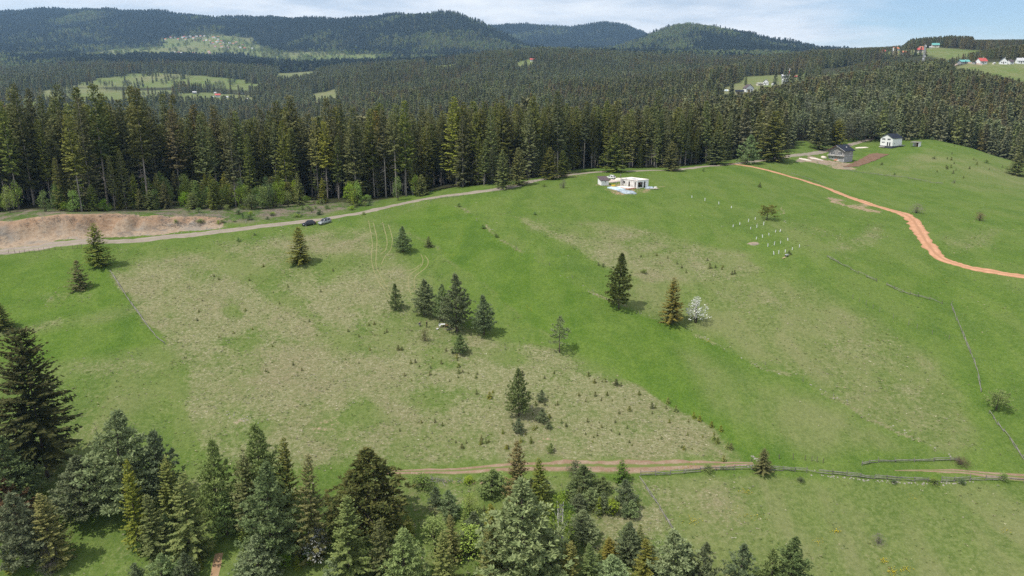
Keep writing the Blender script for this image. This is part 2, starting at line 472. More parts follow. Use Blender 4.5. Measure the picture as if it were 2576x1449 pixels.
class MB:
    """collects simple solids into one mesh"""
    def __init__(s): s.v = []; s.f = []; s.mi = []
    def add(s, vs, fs, m=0):
        b = len(s.v); s.v += [tuple(x) for x in vs]
        s.f += [tuple(b + i for i in f) for f in fs]; s.mi += [m] * len(fs); return s
    def box(s, c, d, rz=0.0, m=0, top=None):
        hx, hy, hz = d[0] / 2, d[1] / 2, d[2] / 2
        tx, ty = top if top else (1, 1)
        co, si = math.cos(rz), math.sin(rz); vs = []
        for z, kx, ky in ((-hz, 1, 1), (hz, tx, ty)):
            for x, y in ((-hx, -hy), (hx, -hy), (hx, hy), (-hx, hy)):
                x, y = x * kx, y * ky
                vs.append((c[0] + x * co - y * si, c[1] + x * si + y * co, c[2] + z))
        return s.add(vs, [(0, 3, 2, 1), (4, 5, 6, 7), (0, 1, 5, 4), (1, 2, 6, 5), (2, 3, 7, 6), (3, 0, 4, 7)], m)
    def tube(s, pts, rads, n=6, m=0):
        rings = []
        for i, p in enumerate(pts):
            p = Vector(p)
            a = Vector(pts[max(i - 1, 0)]); b = Vector(pts[min(i + 1, len(pts) - 1)])
            d = (b - a).normalized() if (b - a).length > 1e-6 else Vector((0, 0, 1))
            x = d.orthogonal().normalized() if abs(d.z) < 0.95 else Vector((1, 0, 0))
            y = d.cross(x).normalized(); x = y.cross(d)
            r = rads[i] if isinstance(rads, (list, tuple)) else rads
            rings.append([p + (x * math.cos(k * 2 * math.pi / n) + y * math.sin(k * 2 * math.pi / n)) * r for k in range(n)])
        vs = [q for ring in rings for q in ring]; fs = []
        for i in range(len(pts) - 1):
            for k in range(n):
                k2 = (k + 1) % n
                fs.append((i * n + k, i * n + k2, (i + 1) * n + k2, (i + 1) * n + k))
        fs.append(tuple(range(n - 1, -1, -1))); fs.append(tuple((len(pts) - 1) * n + k for k in range(n)))
        return s.add(vs, fs, m)
    def prism(s, poly, z0, z1, m=0, axis='z'):
        n = len(poly); vs = []
        for z in (z0, z1):
            for a, b in poly:
                vs.append((a, b, z) if axis == 'z' else ((a, z, b) if axis == 'y' else (z, a, b)))
        fs = [tuple(range(n - 1, -1, -1)), tuple(range(n, 2 * n))]
        for k in range(n): fs.append((k, (k + 1) % n, n + (k + 1) % n, n + k))
        return s.add(vs, fs, m)
    def mesh(s, name, *mats, smooth=False, bevel=0.0):
        me = bpy.data.meshes.new(name); me.from_pydata(s.v, [], s.f)
        for mt in mats: me.materials.append(MATS[mt])
        me.polygons.foreach_set('material_index', s.mi)
        bm = bmesh.new(); bm.from_mesh(me)
        bmesh.ops.recalc_face_normals(bm, faces=bm.faces)
        if bevel > 0:
            bmesh.ops.bevel(bm, geom=[e for e in bm.edges], offset=bevel, segments=1, affect='EDGES', profile=0.5)
        bm.to_mesh(me); bm.free()
        if smooth: me.polygons.foreach_set('use_smooth', [True] * len(me.polygons))
        me.update(); return me

# ------------------------------------------------------------------ image-space polygons used to lay out fields
def poly_sd(px, py, poly):
    """signed distance (inside positive) to a polygon"""
    p = np.array(poly, float); n = len(p)
    d = np.full(px.shape, 1e9); ins = np.zeros(px.shape, bool)
    for i in range(n):
        a, b = p[i], p[(i + 1) % n]
        ex, ey = b - a; wx, wy = px - a[0], py - a[1]
        h = np.clip((wx * ex + wy * ey) / (ex * ex + ey * ey + 1e-9), 0, 1)
        d = np.minimum(d, (wx - ex * h) ** 2 + (wy - ey * h) ** 2)
        c = ((a[1] <= py) & (b[1] > py)) | ((b[1] <= py) & (a[1] > py))
        with np.errstate(divide='ignore', invalid='ignore'):
            xi = a[0] + (py - a[1]) / (b[1] - a[1]) * ex
        ins ^= c & (px < xi)
    d = np.sqrt(d); return np.where(ins, d, -d)
def pmask(px, py, poly, f):
    return sstep(-f, f, poly_sd(px, py, poly))
def emask(px, py, cx, cy, rx, ry, soft=0.5):
    r = np.sqrt(((px - cx) / rx) ** 2 + ((py - cy) / ry) ** 2)
    return 1 - sstep(1 - soft, 1 + soft, r)
# ------------------------------------------------------------------ the ground
# front edge of the wood behind the road, as seen at the foot of its first trees
WOOD_EDGE = [(-350,540),(-60,534),(100,530),(240,532),(400,523),(520,522),(660,520),(780,508),(900,514),(1000,500),(1080,484),(1130,476),(1240,466),(1330,453),
             (1450,427),(1600,423),(1700,421),(1790,408),(1860,400),(1940,388),(1985,378),(2040,372),(2090,364),(2150,348),(2195,333),(2235,318),(2262,312),(2300,318),(2330,338),(2400,350),(2480,384),(2560,425),(2700,475),(2900,540)]
_ep = [place(a, b, 180, 620) for a, b in WOOD_EDGE]
_eu = np.array([p.x / p.y for p in _ep]); _ey = np.array([p.y for p in _ep])
for _i in range(len(_ey)):                     # behind the crest on the right the wood starts past the brow
    if WOOD_EDGE[_i][0] >= 2400: _ey[_i] = max(_ey[_i], 432)
def wood_front(u):
    return np.interp(u, _eu, _ey)

GREEN_STRIP = [(1090,508),(1150,516),(1300,618),(1430,695),(1520,752),(1640,796),(1720,822),(1900,915),(2030,962),(2160,1030),(2300,1100),(2420,1160),(2000,1172),(1890,1152),
               (1840,1095),(1700,1015),(1560,935),(1440,890),(1330,800),(1240,742),(1150,680),(1080,622),(1000,560)]
DRY_MEADOW = [(285,690),(340,660),(480,640),(640,620),(760,605),(900,600),(1000,650),(1090,720),(1210,840),(1340,880),(1480,930),(1640,1000),(1780,1080),(1880,1150),(1500,1160),(1000,1172),(760,1175),(560,1170),(470,1080),(480,960),(420,870),(350,780)]
LEFT_FIELD = [(-300,680),(0,662),(180,655),(262,668),(330,780),(408,866),(250,895),(130,915),(0,920),(-300,930)]
UPPER_DRY = [(1285,542),(1400,552),(1500,560),(1640,574),(1740,608),(1860,632),(1925,672),(1880,700),(1760,720),(1640,712),(1560,690),(1470,640),(1380,600)]
RIGHT_DULL = [(1560,700),(1720,725),(1900,690),(2050,720),(2200,800),(2330,900),(2420,1000),(2440,1120),(2380,1150),(2160,1026),(2030,955),(1900,905),(1730,815),(1600,770)]
FLD_FAR = [
 [(150,222),(250,195),(330,188),(400,184),(470,189),(560,196),(655,212),(655,226),(520,220),(400,219),(260,222)], [(50,240),(150,222),(260,224),(420,226),(460,240),(330,256),(160,258),(40,256)], [(440,238),(540,232),(640,240),(650,256),(520,258),(440,254)], [(40,262),(90,256),(110,272),(50,280)],
 [(690,186),(775,176),(800,190),(700,204)], [(768,244),(850,224),(866,252),(790,268)],
 [(190,134),(300,122),(400,114),(415,98),(545,86),(625,94),(660,118),(640,140),(560,140),(420,136),(350,140),(210,141)],
 [(650,122),(720,130),(860,133),(1000,140),(960,152),(800,160),(690,158),(620,146)],
 [(1786,250),(1800,229),(1860,206),(1868,194),(1960,189),(2034,188),(2020,212),(1920,228),(1860,246)],
 [(2396,170),(2440,158),(2576,156),(2800,156),(2800,212),(2560,206),(2490,190),(2420,180)],
 [(2215,134),(2260,127),(2330,121),(2352,119),(2420,124),(2490,128),(2440,142),(2380,152),(2330,138),(2240,139)],
 [(1290,160),(1350,150),(1366,164),(1300,168)], [(1060,170),(1150,158),(1160,170),(1075,178)],
]
def in_fields(px, py):
    m = np.zeros(px.shape, bool)
    for q in FLD_FAR: m |= poly_sd(px, py, q) > 0
    return m

def build_ground():
    rows = np.concatenate([np.arange(27, 96, 2.3), np.arange(96, 335, 0.62), np.arange(335, 600, 2.0),
                           np.exp(np.linspace(math.log(602), math.log(1500), 90)), np.exp(np.linspace(math.log(1512), math.log(8200), 170))])
    cols = np.concatenate([np.linspace(-1.45, -0.87, 20), np.arange(-0.85, 0.851, 0.0042), np.linspace(0.87, 1.45, 20)])
    U, Y = np.meshgrid(cols, rows); X = U * Y
    Z = height(X, Y)
    nr, nc = U.shape
    px, py = project(X, Y, Z)
    wx = px + 14 * vnoise(X / 22, Y / 22, 40) + 9 * vnoise(X / 9, Y / 9, 41) + 5 * vnoise(X / 3, Y / 3, 42)
    wy = py + 6 * vnoise(X / 9, Y / 9, 43) + 3 * vnoise(X / 3, Y / 3, 44)
    near = Y < 620
    # --- dryness
    dry = np.full(U.shape, 0.20); olive = np.full(U.shape, 0.25)
    def setv(a, m, v): return a + (v - a) * m
    def P_(poly, f): return pmask(wx, wy, poly, f) * near
    def E_(*a): return emask(wx, wy, *a) * near
    # grass above the main meadow and along the road
    m = P_([(280,625),(700,585),(950,552),(1000,600),(1000,660),(800,690),(300,720)], 30); dry = setv(dry, m, 0.42); olive = setv(olive, m, 0.55)
    m = P_(DRY_MEADOW, 34); dry = setv(dry, m, 0.68); olive = setv(olive, m, 0.8)
    for e, v in [((560,800,230,130,0.7),0.72),((420,720,110,60,0.6),0.80),((780,900,200,110,0.6),0.70),((560,980,150,70,0.6),0.76),((1000,950,160,70,0.6),0.72),((700,1050,180,70,0.6),0.66),((1220,930,190,50,0.6),0.76),
                 ((1500,1010,200,60,0.6),0.74),((1650,1080,150,50,0.6),0.74),((1200,1050,220,60,0.6),0.68),((640,690,160,30,0.6),0.52),((590,780,30,22,0.8),0.25),((925,1045,46,32,0.7),0.25),
                 ((620,860,60,40,0.8),0.40),((830,680,60,40,0.8),0.45),((1000,830,60,40,0.8),0.50),((1120,1010,60,30,0.8),0.50),((1150,1120,200,30,0.8),0.50),((870,860,90,30,0.8),0.5),((1290,900,60,20,0.6),0.4)]:
        dry = setv(dry, E_(*e), v)
    m = P_([(490,600),(700,700),(860,830),(830,850),(640,720),(470,615)], 22); dry = setv(dry, m, 0.34)
    m = P_(LEFT_FIELD, 9); dry = setv(dry, m, 0.06); olive = setv(olive, m, 0.06)
    m = P_([(-60,845),(0,828),(150,800),(330,768),(345,785),(180,822),(0,852),(-60,862)], 12); dry = setv(dry, m, 0.50); olive = setv(olive, m, 0.6)
    m = E_(170,750,110,26,0.7); dry = setv(dry, m, 0.36)
    m = P_([(-200,930),(150,915),(400,870),(480,960),(480,1080),(540,1190),(-200,1230)], 20); dry = setv(dry, m, 0.36); olive = setv(olive, m, 0.6)
    m = E_(310,925,150,26,0.6); dry = setv(dry, m, 0.62)
    m = P_(RIGHT_DULL, 30); dry = setv(dry, m, 0.33); olive = setv(olive, m, 0.95)
    for e, v in [((1850,760,90,40,0.7),0.40),((2050,900,160,60,0.7),0.42),((2200,1010,120,40,0.7),0.48),((2300,1080,100,40,0.7),0.44),((1980,860,70,30,0.7),0.28)]:
        dry = setv(dry, E_(*e), v)
    m = P_(UPPER_DRY, 12); dry = setv(dry, m, 0.56); olive = setv(olive, m, 0.9)
    dry = setv(dry, E_(1440,580,60,16,0.6), 0.35)
    m = P_([(2040,570),(2130,600),(2190,575),(2240,560),(2200,620),(2125,636),(2075,628)], 12); dry = setv(dry, m, 0.42); olive = setv(olive, m, 0.7)
    m = P_([(1900,560),(2050,560),(2120,600),(2060,640),(1990,600)], 20); dry = setv(dry, m, 0.30); olive = setv(olive, m, 0.6)
    # right hand slope past the clay road
    m = P_([(2170,430),(2330,380),(2480,395),(2640,450),(2640,500),(2450,470),(2300,440)], 16); dry = setv(dry, m, 0.36); olive = setv(olive, m, 0.85)
    m = P_([(2380,590),(2520,580),(2500,620),(2400,630)], 16); dry = setv(dry, m, 0.36); olive = setv(olive, m, 0.7)
    # below the track on the right
    m = P_([(1610,1200),(1900,1195),(2700,1225),(2900,1500),(1600,1500)], 8); dry = setv(dry, m, 0.30); olive = setv(olive, m, 0.85)
    for e, v in [((1800,1250,120,50,0.7),0.48),((2020,1270,80,40,0.7),0.36),((1850,1330,140,40,0.7),0.42),((2120,1380,160,50,0.7),0.36),((2300,1300,160,60,0.7),0.14),((2480,1400,120,60,0.7),0.14),((2150,1230,160,22,0.7),0.12)]:
        dry = setv(dry, E_(*e), v); 
    # thicket ground
    m = P_([(-200,1200),(500,1190),(960,1190),(1610,1200),(1700,1345),(1640,1500),(-200,1500)], 10); dry = setv(dry, m, 0.40); olive = setv(olive, m, 0.5)
    for e, v in [((1250,1225,120,18,0.6),0.6),((1130,1260,100,30,0.6),0.52),((1600,1330,80,50,0.6),0.74),((1560,1400,70,60,0.6),0.72),((200,1430,160,30,0.7),0.34),((250,1350,60,40,0.7),0.24),((560,1400,60,60,0.7),0.05),((800,1440,90,30,0.7),0.05),((1090,1250,30,16,0.7),0.1)]:
        dry = setv(dry, E_(*e), v)
    m = P_(GREEN_STRIP, 6); dry = setv(dry, m, 0.04); olive = setv(olive, m, 0.03)
    m = P_([(1700,880),(2000,960),(2200,1060),(2350,1140),(2050,1160),(1800,1030)], 40); olive = setv(olive, m, 0.75); dry = setv(dry, m * 0.8, 0.22)
    patch = 0.30 * fbm(X / 17, Y / 17, 501, 3) + 0.12 * vnoise(X / 4.5, Y / 4.5, 505)
    dry = np.clip(dry + np.where(near, patch * sstep(0.12, 0.5, dry), 0), 0.02, 0.9)
    # banks between the strips
    lines = [([(1150,516),(1210,560),(1300,622),(1430,698),(1520,752),(1640,796),(1720,820),(1900,917),(2030,963),(2160,1030),(2300,1100),(2420,1160)], 3.2, 0.75),
             ([(960,556),(1000,580),(1080,622),(1150,682),(1250,745),(1330,800),(1440,886)], 3.0, 0.5),
             ([(1480,930),(1640,1000),(1780,1080),(1880,1150)], 5.0, 0.72), ([(1260,530),(1330,560),(1420,605),(1500,650)], 5.0, 0.6),
             ([(2075,622),(2125,640),(2140,650)], 3.0, 0.5)]
    for pts, wpx, v in lines:
        d = np.full(U.shape, 1e9)
        for a, b in zip(pts[:-1], pts[1:]):
            ex, ey = b[0] - a[0], b[1] - a[1]
            h = np.clip(((wx - a[0]) * ex + (wy - a[1]) * ey) / (ex * ex + ey * ey), 0, 1)
            d = np.minimum(d, np.hypot(wx - a[0] - ex * h, wy - a[1] - ey * h))
        m = (1 - sstep(wpx * 0.4, wpx * 1.8, d)) * near * sstep(-0.5, 0.3, vnoise(X / 6, Y / 6, 77))
        dry = setv(dry, m, v); olive = setv(olive, m, 0.7)
    # --- bare soil
    soil = np.zeros(U.shape); red = np.zeros(U.shape); scrub = np.zeros(U.shape)
    d, A = bank(U, Y)
    bm_ = sstep(-4.5, -1.2, d + 1.2 * vnoise(X / 6, Y / 6, 55)) * (1 - sstep(4.6, 7.0, d + 1.5 * vnoise(X / 5, Y / 5, 51))) * sstep(0.2, 1.6, A) * near
    soil = np.maximum(soil, bm_ * 0.98)
    red = np.maximum(red, bm_ * np.clip(sstep(1.5, 3.5, d + 1.2 * vnoise(X / 4, Y / 4, 53)) * 0.8, 0, 1))
    sb = ((d > -3) & (U < 0.1)) * sstep(4.5, 7.0, d) * (Y < wood_front(U) + 9) * near * (1 - sstep(560, 640, px))
    sb2 = P_([(440,575),(640,560),(800,545),(900,525),(960,505),(900,500),(640,505),(420,510)], 10)
    scrub = np.maximum(sb * 0.95, sb2 * 0.95)
    for (e, s_, r_) in [((1560,479,60,8,0.6),0.52,0.8),((1515,466,26,5,0.5),0.6,0.7),((1625,478,26,4,0.6),0.5,0.8),((1548,464,26,5,0.6),0.5,0.6),((1895,611,18,7,0.4),0.75,0.15),((830,1065,55,28,0.7),0.42,0.55),((615,1055,26,9,0.5),0.45,0.2),
                        ((1100,1062,40,12,0.6),0.0,0.5),((1370,1110,45,10,0.6),0.4,0.6),((1118,826,22,6,0.6),0.40,0.4),((1090,800,30,10,0.6),0.30,0.4),((2130,418,50,8,0.5),0.6,0.2),((2090,408,50,6,0.5),0.7,0.1),((2030,402,40,6,0.5),0.7,0.05),
                        ((1965,530,7,16,0.6),0.5,0.3),((1850,435,20,5,0.6),0.25,0.3),((1180,1212,110,8,0.5),0.45,0.8),((1700,1180,180,10,0.6),0.3,0.6),((2450,1190,140,5,0.6),0.4,0.4),((1430,437,60,6,0.6),0.5,0.3)]:
        m = E_(*e); soil = np.maximum(soil, m * s_); red = setv(red, m, r_)
    m = P_([(2085,497),(2120,498),(2180,516),(2240,533),(2235,541),(2160,528),(2110,512)], 4); soil = np.maximum(soil, m * 0.55); red = setv(red, m, 0.55)
    # --- forest floor
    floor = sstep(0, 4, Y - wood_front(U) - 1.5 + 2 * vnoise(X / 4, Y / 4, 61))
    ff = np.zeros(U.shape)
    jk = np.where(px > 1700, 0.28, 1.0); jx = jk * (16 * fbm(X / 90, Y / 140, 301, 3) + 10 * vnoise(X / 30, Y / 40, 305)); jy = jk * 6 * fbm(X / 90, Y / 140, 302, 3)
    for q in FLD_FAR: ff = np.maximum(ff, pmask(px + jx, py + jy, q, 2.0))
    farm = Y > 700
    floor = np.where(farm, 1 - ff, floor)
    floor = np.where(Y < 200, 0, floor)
    m = P_([(1990,392),(2000,360),(2030,352),(2060,372),(2040,384)], 5); floor = setv(floor, m, 0)
    dry = np.where(farm, 0.50 + 0.26 * vnoise(X / 130, Y / 200, 71), dry)
    olive = np.where(farm, 0.9, olive)  # dull far fields, part of the dullness is cloud shade put into the colour
    m = farm * pmask(px, py, [(250,133),(400,124),(480,128),(420,134),(300,136)], 2); soil = np.maximum(soil, m * 0.5 * sstep(0.0, 0.3, vnoise(X / 90, Y / 300, 73))); red = setv(red, m, 0.8)
    m = farm * pmask(px, py, [(2440,170),(2560,168),(2576,200),(2480,190)], 6); dry = setv(dry, m, 0.45)
    ix = np.arange(nr * nc).reshape(nr, nc)
    Fq = np.stack([ix[:-1, :-1], ix[:-1, 1:], ix[1:, 1:], ix[1:, :-1]], -1).reshape(-1, 4)
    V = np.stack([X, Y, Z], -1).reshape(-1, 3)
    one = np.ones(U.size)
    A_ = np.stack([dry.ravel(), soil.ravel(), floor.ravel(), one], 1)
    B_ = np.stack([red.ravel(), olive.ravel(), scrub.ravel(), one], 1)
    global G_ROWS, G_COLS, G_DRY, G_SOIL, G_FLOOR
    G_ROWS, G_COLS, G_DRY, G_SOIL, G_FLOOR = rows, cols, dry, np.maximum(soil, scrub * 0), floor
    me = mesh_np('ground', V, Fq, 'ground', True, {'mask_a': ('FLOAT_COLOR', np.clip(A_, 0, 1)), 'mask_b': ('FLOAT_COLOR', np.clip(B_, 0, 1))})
    tag(obj('ground', me), 'hilly meadow and woodland ground rolling away to wooded mountains', None, None, 'structure')
build_ground()

# ------------------------------------------------------------------ roads and tracks (sheets laid on the ground)
def smooth_line(pts, step=1.2):
    p = np.array(pts, float)
    # Catmull-Rom through the points
    out = []
    q = np.vstack([2 * p[0] - p[1], p, 2 * p[-1] - p[-2]])
    for i in range(1, len(q) - 2):
        n = max(2, int(np.linalg.norm(q[i + 1] - q[i]) / step))
        for t in np.arange(n) / n:
            out.append(0.5 * ((2 * q[i]) + (-q[i - 1] + q[i + 1]) * t + (2 * q[i - 1] - 5 * q[i] + 4 * q[i + 1] - q[i + 2]) * t ** 2
                              + (-q[i - 1] + 3 * q[i] - 3 * q[i + 1] + q[i + 2]) * t ** 3))
    out.append(p[-1]); return np.array(out)
def strip(name, pix, half, mat, lift, label, n=7, wob=0.25, step=1.2, rut=0.05, ymin=90, ymax=640):
    pts = [place(a, b, ymin, ymax) for a, b in pix]
    c = smooth_line([(p.x, p.y) for p in pts], step)
    tg = np.gradient(c, axis=0); tg /= np.linalg.norm(tg, axis=1)[:, None] + 1e-9
    nm = np.stack([-tg[:, 1], tg[:, 0]], 1)
    s = np.arange(len(c)) * step
    hv = half if np.isscalar(half) else np.interp(np.linspace(0, 1, len(c)), np.linspace(0, 1, len(half)), half)
    sl = hv * (1 + wob * vnoise(s / 3.1, s * 0 + 3.3, 5) + wob * .6 * vnoise(s / .9, s * 0 + 1.3, 6))
    sr = hv * (1 + wob * vnoise(s / 2.7, s * 0 + 9.3, 8) + wob * .6 * vnoise(s / .8, s * 0 + 4.3, 9))
    a = np.linspace(-1, 1, n)
    off = np.where(a[None] < 0, a[None] * sl[:, None], a[None] * sr[:, None])
    X = c[:, 0:1] + nm[:, 0:1] * off; Y = c[:, 1:2] + nm[:, 1:2] * off
    prof = lift - rut * np.exp(-((np.abs(a) - 0.5) / 0.18) ** 2) - 0.9 * lift * (np.abs(a) > 0.98)
    Z = height(X, Y) + np.maximum(prof, 0.006)[None]
    m = len(c); ix = np.arange(m * n).reshape(m, n)
    Fq = np.stack([ix[:-1, :-1], ix[1:, :-1], ix[1:, 1:], ix[:-1, 1:]], -1).reshape(-1, 4)[:, ::-1]
    me = mesh_np(name, np.stack([X, Y, Z], -1).reshape(-1, 3), Fq, mat, True, {'across': ('FLOAT', np.repeat(a[None], m, 0).ravel())})
    o = tag(obj(name, me), label, None, None, 'structure')
    return o, c
GRAVEL = [(-240,662),(-60,642),(0,634),(100,622),(230,607),(400,598),(540,584),(680,567),(770,556),(850,545),(920,533),(1000,515),(1080,499),(1160,488),(1240,478),(1300,466),(1370,451),(1450,438),(1560,431),(1700,427),(1770,419),(1840,413),(1910,404),(1990,392),(2080,379),(2150,361),(2205,345),(2232,332),(2262,319)]
strip('gravel_road', GRAVEL, 2.0, 'gravel_road', 0.11, 'pale gravel road running below the edge of the spruce wood')
CLAY = [(1835,412),(1870,416),(1930,428),(1990,445),(2040,460),(2100,481),(2170,507),(2230,526),(2272,538),(2298,556),(2318,590),(2338,620),(2366,648),(2420,668),(2490,683),(2600,699),(2780,722)]
strip('clay_road', CLAY, [1.3,1.4,1.5,1.6,1.7,1.8,2.0,2.3,2.4,2.2,1.6,1.4,1.4], 'clay_road', 0.14, 'bright orange clay road curving across the green hillside', rut=0.06, wob=0.28, step=0.8)
strip('farm_track', [(930,1192),(1020,1187),(1200,1181),(1400,1172),(1560,1173),(1700,1170),(1800,1169),(1895,1166)], [0.6,0.8,1.0,1.4,1.7,1.8,1.5,0.4], 'farm_track', 0.10, 'reddish earth farm track with a grassy middle above the thicket')
strip('farm_track', [(2250,1184),(2330,1184),(2420,1187),(2500,1195),(2600,1203),(2760,1216)], [0.10,0.35,0.7,1.0,1.2,1.4], 'farm_track', 0.09, 'earth track with sandy ruts behind the long rail fence')
strip('earth_path', [(552,1392),(545,1420),(540,1449),(532,1490)], 0.7, 'earth_path', 0.08, 'narrow trodden earth path leading into the shade of the thicket', n=5)
TRACKS = [[(927,555),(934,593),(937,616),(934,643),(939,676),(950,703),(974,736),(984,752)], [(939,560),(948,600),(947,633),(946,663),(955,690),(975,723)],
          [(962,558),(969,583),(974,610),(969,630),(957,638)], [(977,566),(984,586),(987,606),(982,630),(970,643),(959,666)],
          [(1059,640),(1064,653),(1059,670),(1032,690),(1027,706),(1030,730),(1035,743)], [(1069,643),(1077,656),(1072,673),(1045,695),(1042,713),(1044,733)],
          [(952,685),(1009,683),(1042,676),(1060,664)]]
for tr in TRACKS:
    o, _ = strip('wheel_track', tr, 0.11, 'wheel_track', 0.05, 'flattened straw wheel track curving through the meadow below the cars', n=3, wob=0.45, step=0.7, rut=0)
    o['group'] = 'wheel tracks in the meadow'
# tilled plot beside the grey house
def tilled():
    q = [place(a, b, 300, 500) for a, b in [(2118,421),(2140,412),(2185,388),(2205,385),(2237,388),(2200,405),(2160,419)]]
    poly = [(p.x, p.y) for p in q]
    xs = np.array([p[0] for p in poly]); ys = np.array([p[1] for p in poly])
    gx, gy = np.meshgrid(np.arange(xs.min() - 1, xs.max() + 1, 0.35), np.arange(ys.min() - 1, ys.max() + 1, 0.35))
    sd = poly_sd(gx + 0.5 * vnoise(gx / 2, gy / 2, 5), gy + 0.5 * vnoise(gx / 2, gy / 2, 6), poly)
    z = height(gx, gy) + 0.16 + 0.05 * np.sin((gx * 0.6 + gy * 0.8) * 4) + 0.04 * vnoise(gx / .7, gy / .7, 7)
    n, m = gx.shape; ix = np.arange(n * m).reshape(n, m)
    Fq = np.stack([ix[:-1, :-1], ix[:-1, 1:], ix[1:, 1:], ix[1:, :-1]], -1).reshape(-1, 4)
    keep = (sd.ravel()[Fq] > 0).all(1)
    me = mesh_np('tilled_plot', np.stack([gx, gy, z], -1).reshape(-1, 3), Fq[keep], 'tilled_soil', True, {'across': ('FLOAT', np.zeros(n * m))})
    tag(obj('tilled_plot', me), 'brown tilled garden plot beside the grey house', None, None, 'structure')
tilled()
# ------------------------------------------------------------------ trees
foliage('needle_dark', (0.080, 0.105, 0.026), (0.139, 0.155, 0.039), (0.222, 0.171, 0.057), 0.18, 0.018, 0.55)
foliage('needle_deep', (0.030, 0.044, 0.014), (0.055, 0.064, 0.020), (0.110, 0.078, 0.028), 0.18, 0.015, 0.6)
foliage('needle_olive', (0.117, 0.146, 0.029), (0.182, 0.203, 0.044), (0.305, 0.254, 0.065), 0.18, 0.02, 0.7)
foliage('needle_brown', (0.105, 0.102, 0.028), (0.155, 0.138, 0.038), (0.26, 0.170, 0.055), 0.18, 0.012, 0.7)
foliage('needle_fresh', (0.125, 0.194, 0.022), (0.181, 0.250, 0.035), (0.263, 0.325, 0.069), 0.18, 0.02, 0.6)
foliage('pine_needle', (0.130, 0.180, 0.060), (0.185, 0.236, 0.086), (0.27, 0.31, 0.14), 0.18, 0.012, 0.6)
foliage('pine_pale', (0.158, 0.206, 0.078), (0.215, 0.262, 0.108), (0.30, 0.335, 0.16), 0.18, 0.012, 0.6)
foliage('leaf_light', (0.146, 0.230, 0.029), (0.213, 0.297, 0.047), (0.291, 0.347, 0.078), 0.18, 0.02, 0.5)
foliage('leaf_mid', (0.085, 0.137, 0.034), (0.137, 0.195, 0.052), (0.221, 0.260, 0.091), 0.18, 0.025, 0.5)
foliage('leaf_dusty', (0.095, 0.115, 0.055), (0.14, 0.155, 0.085), (0.2, 0.2, 0.12), 0.18, 0.02, 0.5)
foliage('blossom', (0.40, 0.40, 0.37), (0.58, 0.58, 0.55), (0.16, 0.20, 0.07), 0.18, 0.01, 0.75)
foliage('twig_grey', (0.16, 0.135, 0.12), (0.22, 0.19, 0.17), (0.10, 0.08, 0.06), 0.18, 0.01, 0.5)
foliage('twig_red', (0.17, 0.085, 0.05), (0.12, 0.085, 0.045), (0.07, 0.09, 0.03), 0.18, 0.01, 0.6)
plain('bark_grey', (0.27, 0.24, 0.21), 0.95, 0.35, 6.0, 0.5)
plain('bark_dark', (0.095, 0.075, 0.06), 0.95, 0.35, 6.0, 0.5)
plain('bark_orange', (0.20, 0.12, 0.075), 0.95, 0.35, 6.0, 0.5)
plain('bark_birch', (0.55, 0.53, 0.48), 0.9, 0.3, 8.0, 0.3)

def blades(base, dirn, length, width, up):
    """diamond shaped twigs: arrays (n,3),(n,3),(n,),(n,),(n,3) -> verts, quads"""
    d = dirn / (np.linalg.norm(dirn, axis=1)[:, None] + 1e-9)
    s = np.cross(d, up); s /= (np.linalg.norm(s, axis=1)[:, None] + 1e-9)
    L = length[:, None]; Wd = width[:, None]
    a = base; b = base + d * L * 0.45 + s * Wd * 0.5; c = base + d * L; e = base + d * L * 0.45 - s * Wd * 0.5
    V = np.stack([a, b, c, e], 1).reshape(-1, 3)
    n = len(base); Fq = np.arange(n * 4).reshape(n, 4)
    return V, Fq
def crown_mesh(name, B, D, Ln, Wd, Up, tipv, mat):
    V, Fq = blades(np.array(B), np.array(D), np.array(Ln), np.array(Wd), np.array(Up))
    t = np.repeat(np.array(tipv), 4); t[0::4] *= 0.4
    return mesh_np(name, V, Fq, mat, False, {'tip': ('FLOAT', t)})

